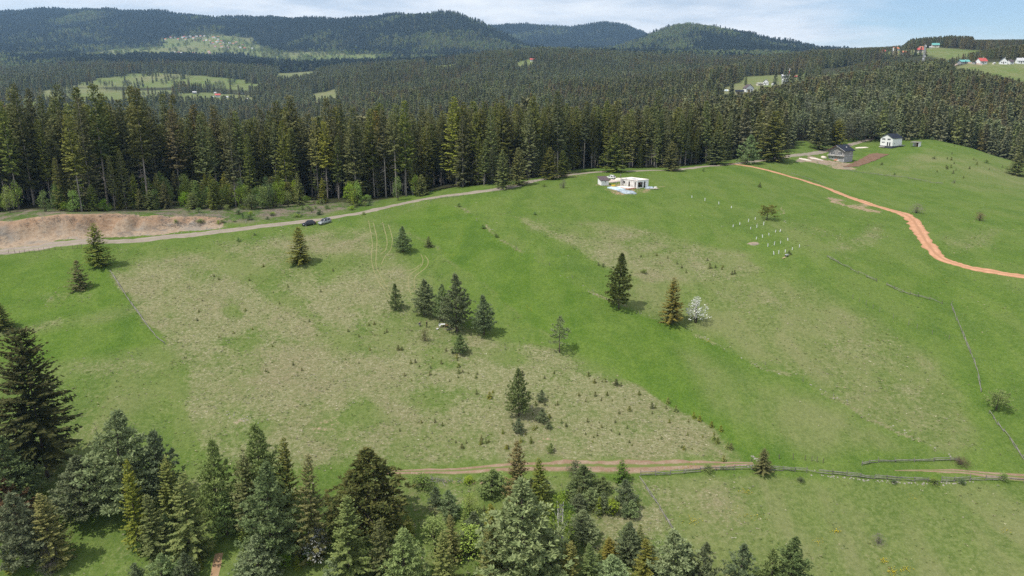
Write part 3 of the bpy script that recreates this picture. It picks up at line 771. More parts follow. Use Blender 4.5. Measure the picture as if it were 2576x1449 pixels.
def spruce(seed, h, Rm, zb, spacing, blade, mat, power=0.85, dens=1.0, bark='bark_grey', gaps=0.12, dead=0, droop=0.35, lop=0.15, nb=(5, 8), bw=1.0):
    """whorls of drooping boughs set with twigs; returns (trunk mesh, crown mesh)"""
    r = np.random.default_rng(seed)
    B, D, Ln, Wd, Up, Tp = [], [], [], [], [], []
    z = zb * h; lopa = r.uniform(0, 6.28)
    bend = r.uniform(-0.02, 0.02, 2) * h
    def axis(z): return np.array([bend[0] * (z / h) ** 2, bend[1] * (z / h) ** 2, 0])
    mb = MB()
    tr = 0.0062 * h + 0.04
    mb.tube([Vector(axis(q * h)) + Vector((0, 0, q * h - (0.4 if q == 0 else 0))) for q in (0, 0.05, 0.3, 0.6, 0.985)], [tr * 1.5, tr * 1.05, tr * 0.85, tr * 0.5, 0.02], 7)
    while z < h * 0.985:
        fr = (z - zb * h) / (h - zb * h)
        L = Rm * ((1 - fr) ** power * (0.55 + 0.45 * min(1, fr * 5 + 0.25))) + 0.012 * h * (1 - fr)
        n = int(r.integers(nb[0], nb[1])); a0 = r.uniform(0, 6.28)
        slope0 = -droop + (droop + 0.55) * fr
        for k in range(n):
            if r.random() < gaps: continue
            az = a0 + k * 6.283 / n + r.normal(0, 0.18)
            l = L * r.uniform(0.68, 1.18) * (1 + lop * math.cos(az - lopa))
            if l < 0.05 * blade: continue
            o = np.array([math.cos(az), math.sin(az), 0.0]); sd = np.array([-math.sin(az), math.cos(az), 0.0])
            sl = slope0 + r.normal(0, 0.10)
            zz = z + r.normal(0, spacing * 0.25)
            m = max(2, int(l / blade * 2.6 * dens))
            ss = np.sort(r.uniform(0.12, 1.0, m)); ss[-1] = 1.0
            for s in ss:
                p = axis(zz) + o * (l * s) + np.array([0, 0, zz + sl * l * s + 0.22 * l * s * s - 0.08 * l])
                for side in (-1, 1):
                    if r.random() < 0.12: continue
                    q = side * r.uniform(0.4, 1.15)
                    d = o * math.cos(q) + sd * math.sin(q) + np.array([0, 0, sl * 0.7 - 0.12 + r.normal(0, 0.16)])
                    ln = blade * r.uniform(0.75, 1.35) * (1.15 - 0.35 * s) * (0.6 + 0.4 * (1 - fr))
                    B.append(p); D.append(d); Ln.append(ln); Wd.append(ln * bw * r.uniform(0.42, 0.66))
                    Up.append(o * r.uniform(0.1, 1.3) + np.array([r.normal(0, .35), r.normal(0, .35), 0.75])); Tp.append(0.35 + 0.65 * fr if s > 0.45 else 0.15)
                if r.random() < 0.55:      # hanging twig
                    ln = blade * r.uniform(0.5, 0.95) * (0.5 + 0.5 * (1 - fr))
                    B.append(p); D.append(o * 0.25 + np.array([r.normal(0, .15), r.normal(0, .15), -1.0])); Ln.append(ln); Wd.append(ln * 0.6 * bw)
                    Up.append(o + np.array([r.normal(0, .3), r.normal(0, .3), 0])); Tp.append(0.2)
        z += spacing * r.uniform(0.75, 1.25) * (1.0 - 0.35 * fr)
    for k in range(5):
        B.append(axis(h) + np.array([0, 0, h * (0.955 + 0.008 * k)])); D.append(np.array([r.normal(0, .35), r.normal(0, .35), 1.0])); Ln.append(blade * 0.55); Wd.append(blade * 0.16); Up.append(np.array([r.normal(), r.normal(), 0.1])); Tp.append(1.0)
    for k in range(dead):                   # bare lower branches
        zz = r.uniform(0.10, zb + 0.05) * h; az = r.uniform(0, 6.28); l = r.uniform(0.25, 0.75) * Rm
        o = Vector((math.cos(az), math.sin(az), 0)); p0 = Vector(axis(zz)) + Vector((0, 0, zz))
        mb.tube([p0, p0 + o * l * 0.55 + Vector((0, 0, -0.06 * l)), p0 + o * l + Vector((0, 0, -0.3 * l))], [0.05, 0.035, 0.012], 3)
    return mb.mesh('trunk', bark, smooth=True), crown_mesh('crown', B, D, Ln, Wd, Up, Tp, mat)

def pine(seed, h, Rm, zb, nbr, tuft, mat, bark='bark_dark', prof=None, per=7, trunk_k=1.0, multi=1):
    """limbs rising from a crooked stem, ending in tufts of needles"""
    r = np.random.default_rng(seed)
    B, D, Ln, Wd, Up, Tp = [], [], [], [], [], []
    mb = MB(); b1 = r.normal(0, 0.035, 2) * h; ph = r.uniform(0, 6.28)
    def axis(z):
        f = z / h
        return np.array([b1[0] * f * f + 0.012 * h * math.sin(ph + 5 * f), b1[1] * f * f + 0.012 * h * math.cos(ph + 4 * f), z])
    tr = (0.010 * h + 0.045) * trunk_k
    mb.tube([Vector(axis(q * h)) - Vector((0, 0, 0.4 if q == 0 else 0)) for q in (0, 0.12, 0.35, 0.6, 0.8, 0.97)], [tr * 1.35, tr, tr * .8, tr * .55, tr * .3, .02], 7)
    for i in range(nbr):
        fr = (i + r.uniform(0, 1)) / nbr; fr = min(fr, 0.995)
        z = (zb + (0.97 - zb) * fr) * h
        pr = prof(fr) if prof else (0.62 + 0.55 * math.sin(math.pi * min(1, fr * 1.15 + 0.12))) * (1 - fr) ** 0.64
        l = Rm * pr * r.uniform(0.55, 1.15) + 0.03 * h * (1 - fr)
        az = i * 2.39996 + r.normal(0, 0.35)
        o = np.array([math.cos(az), math.sin(az), 0.0]); sd = np.array([-math.sin(az), math.cos(az), 0.0])
        sl = -0.05 + 0.75 * fr + r.normal(0, 0.14)
        p0 = axis(z)
        pts = [p0 + o * l * s + sd * (0.06 * l * math.sin(s * 3 + i)) + np.array([0, 0, sl * l * s + 0.18 * l * s * s]) for s in (0, .35, .7, 1.0)]
        br = max(0.014, tr * 0.22 * (1 - 0.6 * fr))
        mb.tube([Vector(q) for q in pts], [br, br * .8, br * .5, br * .25], 3)
        nt = max(2, int(l / tuft * 1.9))
        for k in range(nt):
            s = 1.0 if k == 0 else r.uniform(0.28, 1.0)
            c = p0 + o * l * s + np.array([0, 0, sl * l * s + 0.18 * l * s * s]) + sd * r.normal(0, 0.20 * l * (1.1 - s * .4)) + np.array([0, 0, r.normal(0.01 * l, 0.022 * l)])
            for j in range(per):
                q = r.normal(0, 1, 3); q /= np.linalg.norm(q); q = q * np.array([0.95, 0.95, 0.55]) + o * 0.45 + np.array([0, 0, 0.34])
                ln = tuft * r.uniform(0.5, 1.0)
                B.append(c + q * 0.05 * tuft); D.append(q); Ln.append(ln); Wd.append(ln * r.uniform(0.30, 0.50)); Up.append(r.normal(0, 1, 3)); Tp.append(0.25 + 0.75 * (q[2] > 0.5))
    for k in range(34):                     # upright shoots over the top
        f = r.uniform(0.80, 1.0); az = r.uniform(0, 6.28); q = Rm * 0.42 * (1 - f) / 0.2 * r.uniform(0.2, 1)
        B.append(axis(f * h * 0.985) + np.array([q * math.cos(az), q * math.sin(az), 0])); D.append(np.array([0.35 * math.cos(az), 0.35 * math.sin(az), 1.0])); Ln.append(tuft * r.uniform(0.8, 1.5)); Wd.append(tuft * 0.24); Up.append(r.normal(0, 1, 3)); Tp.append(1.0)
    return mb.mesh('trunk', bark, smooth=True), crown_mesh('crown', B, D, Ln, Wd, Up, Tp, mat)

def bush(seed, h, Rm, zb, nclump, leaf, mat, bark='bark_dark', per=26, stems=3, flat=1.0, leafw=0.6, spread=0.42):
    """stems carrying loose clumps of leaves"""
    r = np.random.default_rng(seed)
    B, D, Ln, Wd, Up, Tp = [], [], [], [], [], []
    mb = MB(); cen = []
    for i in range(nclump):
        fr = r.uniform(0, 1) ** 0.8
        z = (zb + (1 - zb) * fr) * h * 0.93
        rad = Rm * math.sqrt(max(0.03, 1 - (2 * fr - 0.85) ** 2 * 0.95)) * (1 - 0.35 * fr)
        az = r.uniform(0, 6.28); q = rad * math.sqrt(r.uniform(0.05, 1.0)) * 0.85
        cen.append(np.array([q * math.cos(az), q * math.sin(az), z]))
    for i in range(stems):
        c = cen[int(r.integers(0, len(cen)))] if stems > 1 else np.array([0, 0, h * 0.8])
        b = Vector((r.normal(0, .04) * Rm, r.normal(0, .04) * Rm, -0.2)); e = Vector(c)
        mb.tube([b, b.lerp(e, .4) + Vector((0, 0, .1 * h)), e], [0.011 * h + .02, .008 * h + .012, .01], 5)
    for c in cen:
        if r.random() < 0.6:
            s = Vector((0, 0, c[2] * 0.45)); mb.tube([s, Vector(c)], [0.004 * h + .012, .006], 3)
        cr = Rm * spread * r.uniform(0.6, 1.15)
        n = int(per * r.uniform(0.6, 1.3))
        q = r.normal(0, 1, (n, 3)); q /= np.linalg.norm(q, axis=1)[:, None]
        q *= (r.uniform(0.15, 1, n) ** 0.4)[:, None] * cr; q[:, 2] *= flat
        for v in q:
            d = v / (np.linalg.norm(v) + 1e-6) + r.normal(0, 0.6, 3)
            ln = leaf * r.uniform(0.6, 1.2)
            B.append(c + v); D.append(d); Ln.append(ln); Wd.append(ln * leafw * r.uniform(.7, 1.2)); Up.append(r.normal(0, 1, 3) + np.array([0, 0, .6])); Tp.append(r.random())
    return mb.mesh('trunk', bark, smooth=True), crown_mesh('crown', B, D, Ln, Wd, Up, Tp, mat)

# ---- the kinds: model heights in metres, radius of crown
KIND = {}
def add_kind(name, h, rad, pair):
    co = np.empty(len(pair[1].vertices) * 3, np.float32); pair[1].vertices.foreach_get('co', co); co = co.reshape(-1, 3)
    KIND.setdefault(name, []).append((float(np.percentile(co[:, 2], 99.7)), float(np.percentile(np.hypot(co[:, 0], co[:, 1]), 96)), pair[0], pair[1]))
for i in range(5):   # tall forest spruces, clothed low
    add_kind('tall_spruce', 30, 3.3, spruce(100 + i, 30, 4.0, 0.08 + 0.05 * i, 0.60, 0.95, 'needle_dark', 0.70, 1.0, gaps=0.16, dead=14))
for i in range(5):   # tall with a long bare stem
    add_kind('bare_spruce', 30, 2.8, spruce(120 + i, 30, 3.6, 0.32 + 0.06 * i, 0.58, 0.95, 'needle_dark', 0.62, 1.0, gaps=0.16, dead=46))
for i in range(4):   # open grown spruces
    add_kind('meadow_spruce', 12, 2.7, spruce(140 + i, 12, 2.7, 0.05, 0.32, 0.44, 'needle_olive', 0.74, 1.4, gaps=0.13, bark='bark_dark'))
for i in range(2):
    add_kind('big_spruce', 27, 6.3, spruce(150 + i, 27, 6.6, 0.17, 0.50, 0.80, 'needle_dark', 0.62, 1.6, gaps=0.06, bark='bark_dark', dead=10))
for i in range(3):   # small ones
    add_kind('young_spruce', 4, 1.15, spruce(160 + i, 4, 1.2, 0.04, 0.20, 0.30, 'needle_olive', 0.85, 1.0, gaps=0.10, bark='bark_dark'))
for i in range(4):
    add_kind('young_pine', 5, 1.6, pine(180 + i, 5, 1.55, 0.05, 70, 0.36, 'pine_needle', per=11))
for i in range(5):
    add_kind('pine', 13, 3.4, pine(190 + i, 13, 3.3, 0.10, 135, 0.56, 'pine_needle', per=12))
for i in range(2):
    add_kind('airy_pine', 9, 2.7, pine(200 + i, 9, 2.8, 0.26, 34, 0.62, 'pine_needle', per=8))
add_kind('spreading_pine', 5, 3.2, pine(210, 5, 3.6, 0.36, 30, 0.60, 'pine_needle', per=9, prof=lambda f: 1.0 - 0.55 * f, trunk_k=1.5))
for i in range(3):
    add_kind('bush', 3, 1.3, bush(220 + i, 3, 1.35, 0.12, 22, 0.20, 'leaf_light', per=40, stems=5))
for i in range(3):
    add_kind('sapling', 7, 2.0, bush(230 + i, 7, 2.1, 0.15, 34, 0.30, 'leaf_light', per=36, stems=3))
for i in range(2):
    add_kind('broadleaf', 14, 4.8, bush(240 + i, 14, 5.2, 0.22, 60, 0.55, 'leaf_dusty', per=34, stems=5, spread=0.36))
add_kind('birch', 8, 1.7, bush(250, 8, 1.8, 0.18, 34, 0.26, 'leaf_light', 'bark_birch', per=34, stems=3, spread=0.34))
add_kind('blossom_tree', 5, 2.2, bush(260, 5, 2.1, 0.12, 30, 0.24, 'blossom', per=34, stems=6, spread=0.30, leafw=0.8))
add_kind('bare_bush', 2.4, 1.6, bush(270, 2.4, 1.6, 0.10, 26, 0.42, 'twig_grey', per=26, stems=8, leafw=0.09))
add_kind('red_bush', 2.0, 1.2, bush(280, 2.0, 1.2, 0.10, 20, 0.20, 'twig_red', per=30, stems=6, leafw=0.4))
for i in range(3):
    add_kind('seedling', 1.0, 0.36, spruce(290 + i, 1.0, 0.40, 0.03, 0.11, 0.20, 'needle_olive', 0.85, 0.8, gaps=0.1, bark='bark_dark', nb=(5, 7)))

def tree(kind, name, p, h, rad=None, label=None, cat='tree', group=None, mat=None, var=None, lean=None, sink=0.0):
    opts = KIND[kind]; k = RNG.integers(0, len(opts)) if var is None else var % len(opts)
    kh, kr, tm, cm = opts[k]
    sz = h / kh; sx = (rad / kr) if rad else sz
    o = thing(name, label, cat, (p.x, p.y, p.z - sink), float(RNG.uniform(0, 6.28)), group, (sx, sx, sz))
    if lean: o.rotation_euler = (lean[0], lean[1], o.rotation_euler[2])
    obj('trunk', tm, o)
    c = obj('crown', cm, o)
    if mat:
        c.material_slots[0].link = 'OBJECT'; c.material_slots[0].material = MATS[mat]
    return o
def tree_px(kind, name, px, py, top, wpx, label, cat='tree', group=None, mat=None, var=None, lean=None, minf=0.0):
    p = place(px, py, 60, 640)
    return tree(kind, name, p, top_height(p, top), wpx / 2 * mpp(p), label, cat, group, mat, var, lean)

# ---- lone trees on the meadows
LONE = [
 ('meadow_spruce','spruce_tree',250,671,563,66,'needle_olive','olive brown spruce standing beside the road above the end of the pole fence','tree'),
 ('young_spruce','spruce_tree',203,727,655,52,'needle_olive','ragged small spruce with bare stem on the green field below the road','tree'),
 ('meadow_spruce','spruce_tree',4,828,762,58,'needle_dark','dark small spruce on the green field, cut by the frame','tree'),
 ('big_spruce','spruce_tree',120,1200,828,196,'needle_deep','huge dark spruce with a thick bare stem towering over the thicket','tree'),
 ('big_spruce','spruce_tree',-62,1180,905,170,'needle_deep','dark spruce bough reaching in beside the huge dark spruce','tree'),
 ('meadow_spruce','spruce_tree',757,661,571,58,'needle_olive','dense dark green spruce alone on the meadow below the two cars','tree'),
 ('pine','pine_tree',1013,634,570,46,'pine_needle','blue green pine between the wheel tracks and the tiny round spruce','tree'),
 ('young_spruce','spruce_tree',1079,621,595,22,'needle_dark','tiny round spruce on the green strip beside the blue green pine','tree'),
 ('young_pine','pine_tree',996,779,714,38,'pine_needle','dense narrow young pine where the wheel tracks end','tree'),
 ('pine','pine_tree',1068,792,703,62,'pine_needle','pine with a bare lower stem behind the standing person','tree'),
 ('pine','pine_tree',1150,832,690,80,'pine_needle','tallest pine of the clump shading the white table','tree'),
 ('pine','pine_tree',1112,806,716,50,'pine_needle','slim pine wedged into the clump behind the white table','tree'),
 ('pine','pine_tree',1219,843,743,60,'pine_needle','pine on the downhill side of the clump by the table','tree'),
 ('young_pine','pine_tree',1157,890,843,42,'pine_needle','low round pine bush below the white table','tree'),
 ('airy_pine','pine_tree',1408,886,796,60,'pine_needle','airy open crowned pine alone at the edge of the bright green strip','tree'),
 ('pine','pine_tree',1556,777,638,64,'needle_dark','tall columnar dark conifer on the bank between two green strips','tree'),
 ('meadow_spruce','spruce_tree',1690,812,700,58,'needle_brown','rusty brown spruce with bare foot beside the blossoming tree','tree'),
 ('blossom_tree','blossom_tree',1751,812,747,54,'blossom','white blossoming fruit tree beside the rusty brown spruce','tree'),
 ('pine','pine_tree',1304,1047,929,66,'pine_needle','dense pine alone on the lower dry meadow','tree'),
 ('young_pine','pine_tree',1361,1009,981,24,'pine_needle','little round pine uphill of the dense lone pine','tree'),
 ('young_pine','pine_tree',1363,1061,1029,32,'pine_needle','waist high pine close beside the dense lone pine','tree'),
 ('young_pine','pine_tree',1304,1088,1053,30,'pine_needle','bushy little pine below the dense lone pine','tree'),
 ('young_pine','pine_tree',1380,1077,1061,19,'pine_needle','smallest pine of the group by the dense lone pine','tree'),
 ('young_pine','pine_tree',1385,1137,1115,19,'pine_needle','small pine just above the reddish track','tree'),
 ('meadow_spruce','spruce_tree',1918,1188,1129,44,'needle_olive','dense bushy spruce growing in the long rail fence','tree'),
 ('spreading_pine','pine_tree',1929,553,516,50,'needle_dark','flat topped spreading pine above the white sapling tubes','tree'),
 ('young_spruce','spruce_tree',1911,471,458,11,'needle_dark','tiny spruce on the green slope below the clay road','tree'),
 ('bare_bush','shrub',2305,536,511,38,'twig_grey','leafless purple grey shrub at the bend of the clay road','shrub'),
 ('red_bush','shrub',2463,555,533,28,'twig_red','rust red shrub alone on the slope right of the clay road','shrub'),
 ('spreading_pine','pine_tree',2506,1032,986,62,'pine_needle','low spreading pine with grey bare limbs beside the broken fence','tree'),
 ('bare_bush','shrub',2209,1367,1341,36,'twig_grey','grey leafless shrub on the lower right meadow','shrub'),
 ('bare_bush','shrub',1417,473,450,22,'twig_grey','grey leafless shrub on the grass left of the white shed','shrub'),
 ('bush','shrub',2218,415,408,10,'leaf_mid','small round bush on the fence line below the tilled plot','shrub'),
 ('red_bush','shrub',1070,858,826,30,'needle_brown','yellow brown bush in front of the two people','shrub'),
 ('bare_bush','shrub',2415,1168,1150,50,'twig_red','brown brush heap at the end of the short rail fence','shrub'),
 ('meadow_spruce','spruce_tree',2558,440,386,50,'needle_dark','dark spruce standing before the wood on the right brow','tree'),
 ('young_pine','pine_tree',1985,640,629,12,'pine_needle','ankle high pine beside the dark soil patch','tree'),
]
for k, nm, a, b, t, w, mt, lb, ct in LONE:
    tree_px(k, nm, a, b, t, w, lb, ct, None, mt, var=LONE.index((k, nm, a, b, t, w, mt, lb, ct)))
# ---- the thicket in the foreground
G_T = 'trees of the foreground thicket'
def lab(kind, mat, h, w, top):
    size = 'tall' if h > 13 else ('middling' if h > 7 else 'small')
    return size
THICKET = [
 ('pine',36,1292,1105,112,'pine_needle','broad pine below the huge dark spruce'),
 ('pine',68,1424,1240,112,'pine_pale','pale blue green pine overlapping an olive spruce at the thicket end'),
 ('meadow_spruce',136,1424,1243,82,'needle_olive','olive spruce standing against the pale pine at the thicket end'),
 ('pine',214,1306,1150,112,'pine_needle','wide grey green pine with shaded skirts next to the huge dark spruce'),
 ('pine',322,1296,1043,138,'pine_needle','many topped pine rising highest over the left of the thicket'),
 ('pine',408,1276,1085,96,'pine_needle','dark pine leaning behind the olive spruces'),
 ('meadow_spruce',350,1378,1160,58,'needle_olive','slim tall olive spruce in front of the many topped pine'),
 ('meadow_spruce',391,1398,1245,68,'needle_olive','shorter olive spruce at the foot of the slim tall one'),
 ('meadow_spruce',436,1310,1150,62,'needle_olive','brown tipped spruce rising behind the olive pair'),
 ('meadow_spruce',481,1404,1190,94,'needle_olive','broad olive spruce casting its shade on the earth path'),
 ('pine',553,1318,1108,78,'pine_needle','open topped pine beside the earth path'),
 ('pine',664,1296,1073,104,'pine_needle','dark bushy pine at the meadow side of the thicket'),
 ('meadow_spruce',630,1338,1133,68,'needle_olive','brownish spruce squeezed between two pines'),
 ('pine',690,1414,1168,120,'pine_pale','large pale pine in the midst of the thicket'),
 ('meadow_spruce',727,1290,1104,62,'needle_olive','yellowish green spruce tip behind the large pale pine'),
 ('meadow_spruce',791,1404,1148,84,'needle_olive','full olive spruce above the white blossoming bush'),
 ('pine',930,1340,1138,172,'needle_dark','massive dark round pine at the end of the reddish track'),
 ('meadow_spruce',882,1486,1254,102,'needle_fresh','yellow green spruce in front of the massive dark pine'),
 ('pine',655,1476,1348,92,'pine_pale','pale young pine beside the earth path at the frame edge'),
 ('meadow_spruce',962,1480,1308,72,'needle_olive','olive spruce between the yellow green spruce and a pale pine'),
 ('pine',1022,1496,1328,100,'pine_pale','light grey green pine with upright tips near the leafy bushes'),
 ('young_spruce',1006,1337,1282,26,'needle_olive','little pointed spruce in front of the massive dark pine'),
 ('young_spruce',1029,1346,1299,26,'needle_olive','second little pointed spruce before the massive dark pine'),
 ('sapling',1094,1394,1298,76,'leaf_light','light green leafy bush among the conifers'),
 ('sapling',1185,1400,1320,80,'leaf_light','fresh green broad bush behind the centre pine'),
 ('bush',1181,1298,1240,40,'leaf_light','bright yellow green upright bush below the track'),
 ('young_pine',1132,1298,1236,48,'pine_needle','round young pine beside the bright yellow green bush'),
 ('meadow_spruce',1136,1408,1298,48,'needle_olive','narrow spruce standing in the light green bushes'),
 ('meadow_spruce',1118,1488,1338,66,'needle_olive','spruce at the frame edge under the light green bushes'),
 ('meadow_spruce',1301,1290,1113,72,'needle_brown','brown green spruce topping the track behind the centre pine'),
 ('meadow_spruce',1356,1296,1154,58,'needle_olive','yellow olive spruce close beside the brown green one'),
 ('young_pine',1236,1238,1182,62,'pine_needle','bushy pine left of the brown green spruce'),
 ('young_pine',1190,1370,1290,60,'pine_needle','half hidden pine left of the centre pine'),
 ('pine',1312,1478,1212,176,'pine_needle','large centre pine filling the lower middle of the thicket'),
 ('meadow_spruce',1235,1480,1308,62,'needle_olive','olive spruce against the left side of the large centre pine'),
 ('birch',1411,1394,1234,58,'leaf_light','light green birch with white stems beside the large centre pine'),
 ('young_pine',1468,1232,1170,62,'pine_needle','largest young pine of the nursery below the track'),
 ('young_pine',1515,1234,1199,36,'pine_needle','round young pine right beside the largest nursery pine'),
 ('young_pine',1432,1258,1213,38,'pine_needle','young pine left of the largest nursery pine'),
 ('young_pine',1482,1273,1227,38,'pine_needle','middle young pine of the nursery'),
 ('young_pine',1456,1287,1242,40,'pine_needle','young pine in the second row of the nursery, birch side'),
 ('young_pine',1517,1289,1242,42,'pine_needle','young pine in the second row of the nursery, fence side'),
 ('young_pine',1575,1273,1209,50,'pine_needle','taller young pine near the slanting rails'),
 ('young_pine',1588,1298,1261,34,'pine_needle','young pine below the taller one near the slanting rails'),
 ('pine',1467,1358,1288,64,'pine_needle','dark bushy pine below the nursery rows'),
 ('young_spruce',1563,1212,1157,40,'needle_fresh','fresh green larch like tree at the edge of the reddish track'),
 ('bush',1062,1233,1190,58,'leaf_mid','green leafy bush under the reddish track'),
 ('bush',1182,1215,1196,30,'leaf_light','low green bush on the verge of the reddish track'),
 ('blossom_tree',796,1408,1328,70,'blossom','white blossoming bush beneath the full olive spruce'),
 ('blossom_tree',1446,1198,1158,42,'leaf_dusty','pale silvery bush on the edge of the reddish track'),
 ('meadow_spruce',1432,1488,1362,62,'needle_olive','olive spruce under the birch'),
 ('meadow_spruce',1481,1488,1370,56,'needle_fresh','yellow green small spruce right of the birch'),
 ('meadow_spruce',1531,1418,1353,46,'needle_brown','orange brown small spruce in the dry grass'),
 ('pine',1536,1496,1398,84,'pine_pale','pale spiky pine under the orange brown spruce'),
 ('pine',1580,1416,1318,58,'pine_needle','upright pine by the lower end of the slanting rails'),
 ('meadow_spruce',1622,1478,1358,70,'needle_olive','dark olive spruce at the lower end of the slanting rails'),
 ('pine',1692,1496,1338,112,'pine_pale','broad pale pine where the slanting rails end'),
 ('young_pine',1722,1478,1368,52,'pine_needle','pine tip right of the broad pale pine'),
 ('young_pine',1764,1488,1368,62,'pine_needle','grey green pine on the meadow edge, first past the broad pale one'),
 ('young_pine',1858,1488,1372,68,'pine_needle','grey green pine standing apart on the lower meadow edge'),
 ('young_pine',1936,1496,1384,62,'pine_needle','grey green pine left of the twin topped one'),
 ('pine',1982,1494,1352,84,'pine_needle','twin topped pine at the end of the lower meadow row'),
 ('young_pine',346,1478,1420,44,'pine_needle','knee high pine at the frame edge below the olive spruces'),
 ('young_pine',408,1470,1394,60,'pine_needle','small pine below the shorter olive spruce'),
 ('young_pine',474,1468,1392,52,'pine_needle','small pine left of the earth path'),
 ('bare_bush',130,1440,1368,56,'twig_grey','dry bare little tree in front of the olive spruce'),
 ('pine',30,1330,1210,100,'twig_red','rusty half dead pine below the broad pine'),
 ('young_pine',850,1470,1390,60,'pine_needle','pine tucked beside the yellow green spruce'),
 ('young_pine',570,1345,1240,64,'pine_needle','shaded pine over the start of the earth path'),
 ('meadow_spruce',1270,1420,1300,60,'needle_olive','olive spruce tip rising left in the large centre pine'),
 ('young_pine',1385,1440,1340,66,'pine_needle','pine between the large centre pine and the birch'),
 ('sapling',1425,1330,1262,44,'leaf_mid','thin leafy sapling behind the birch'),
 ('young_pine',1640,1440,1372,46,'pine_needle','small pine inside the corner of the slanting rails'),
]
for i, (k, a, b, t, w, mt, lb) in enumerate(THICKET):
    nm = {'pine':'pine_tree','young_pine':'pine_tree','meadow_spruce':'spruce_tree','young_spruce':'spruce_tree','sapling':'leafy_sapling','bush':'leafy_bush','birch':'birch_tree','blossom_tree':'blossom_bush','bare_bush':'bare_tree'}[k]
    tree_px(k, nm, a, b, t, w * (1.24 if 'pine' in k else 1.08), lb, 'bush' if 'bush' in nm else 'tree', G_T, mt, var=i)

# low growth filling the thicket
def infill():
    r = np.random.default_rng(66)
    poly = [(0,1290),(200,1330),(420,1300),(640,1250),(960,1260),(1060,1290),(1180,1230),(1420,1230),(1600,1250),(1640,1400),(1700,1470),(0,1470)]
    got = 0
    while got < 125:
        a, b = r.uniform(0, 1700), r.uniform(1215, 1475)
        if poly_sd(np.array([a]), np.array([b]), poly)[0] < 0 or (505 < a < 610 and b > 1330) or (150 < a < 330 and b > 1320): continue
        got += 1; q = place(a, b, 80, 200); s = mpp(q); k = r.random(); hp = r.uniform(18, 62)
        where = 'under the huge dark spruce' if a < 180 else 'below the many topped pine' if a < 420 else 'beside the earth path' if a < 620 else 'around the white blossoming bush' if a < 860 else 'before the massive dark pine' if a < 1080 else 'left of the large centre pine' if a < 1250 else 'right of the large centre pine' if a < 1440 else 'below the pine nursery'
        sz = 'tiny' if hp < 32 else ('small' if hp < 48 else 'bushy')
        if k < .45: tree('young_pine', 'pine_tree', q, hp * s, hp * s * r.uniform(.30, .42), sz + ' grey green pine ' + where, 'tree', G_T, 'pine_needle')
        elif k < .7: tree('young_spruce', 'spruce_tree', q, hp * s, hp * s * r.uniform(.22, .32), sz + ' olive spruce ' + where, 'tree', G_T, 'needle_olive')
        elif k < .9: tree('bush', 'leafy_bush', q, hp * .7 * s, hp * s * r.uniform(.28, .45), sz + ' fresh green bush ' + where, 'bush', G_T, 'leaf_light' if r.random() < .5 else 'leaf_mid')
        else: tree('young_spruce', 'spruce_tree', q, hp * s, hp * s * r.uniform(.22, .3), sz + ' yellow green spruce ' + where, 'tree', G_T, 'needle_fresh')
infill()

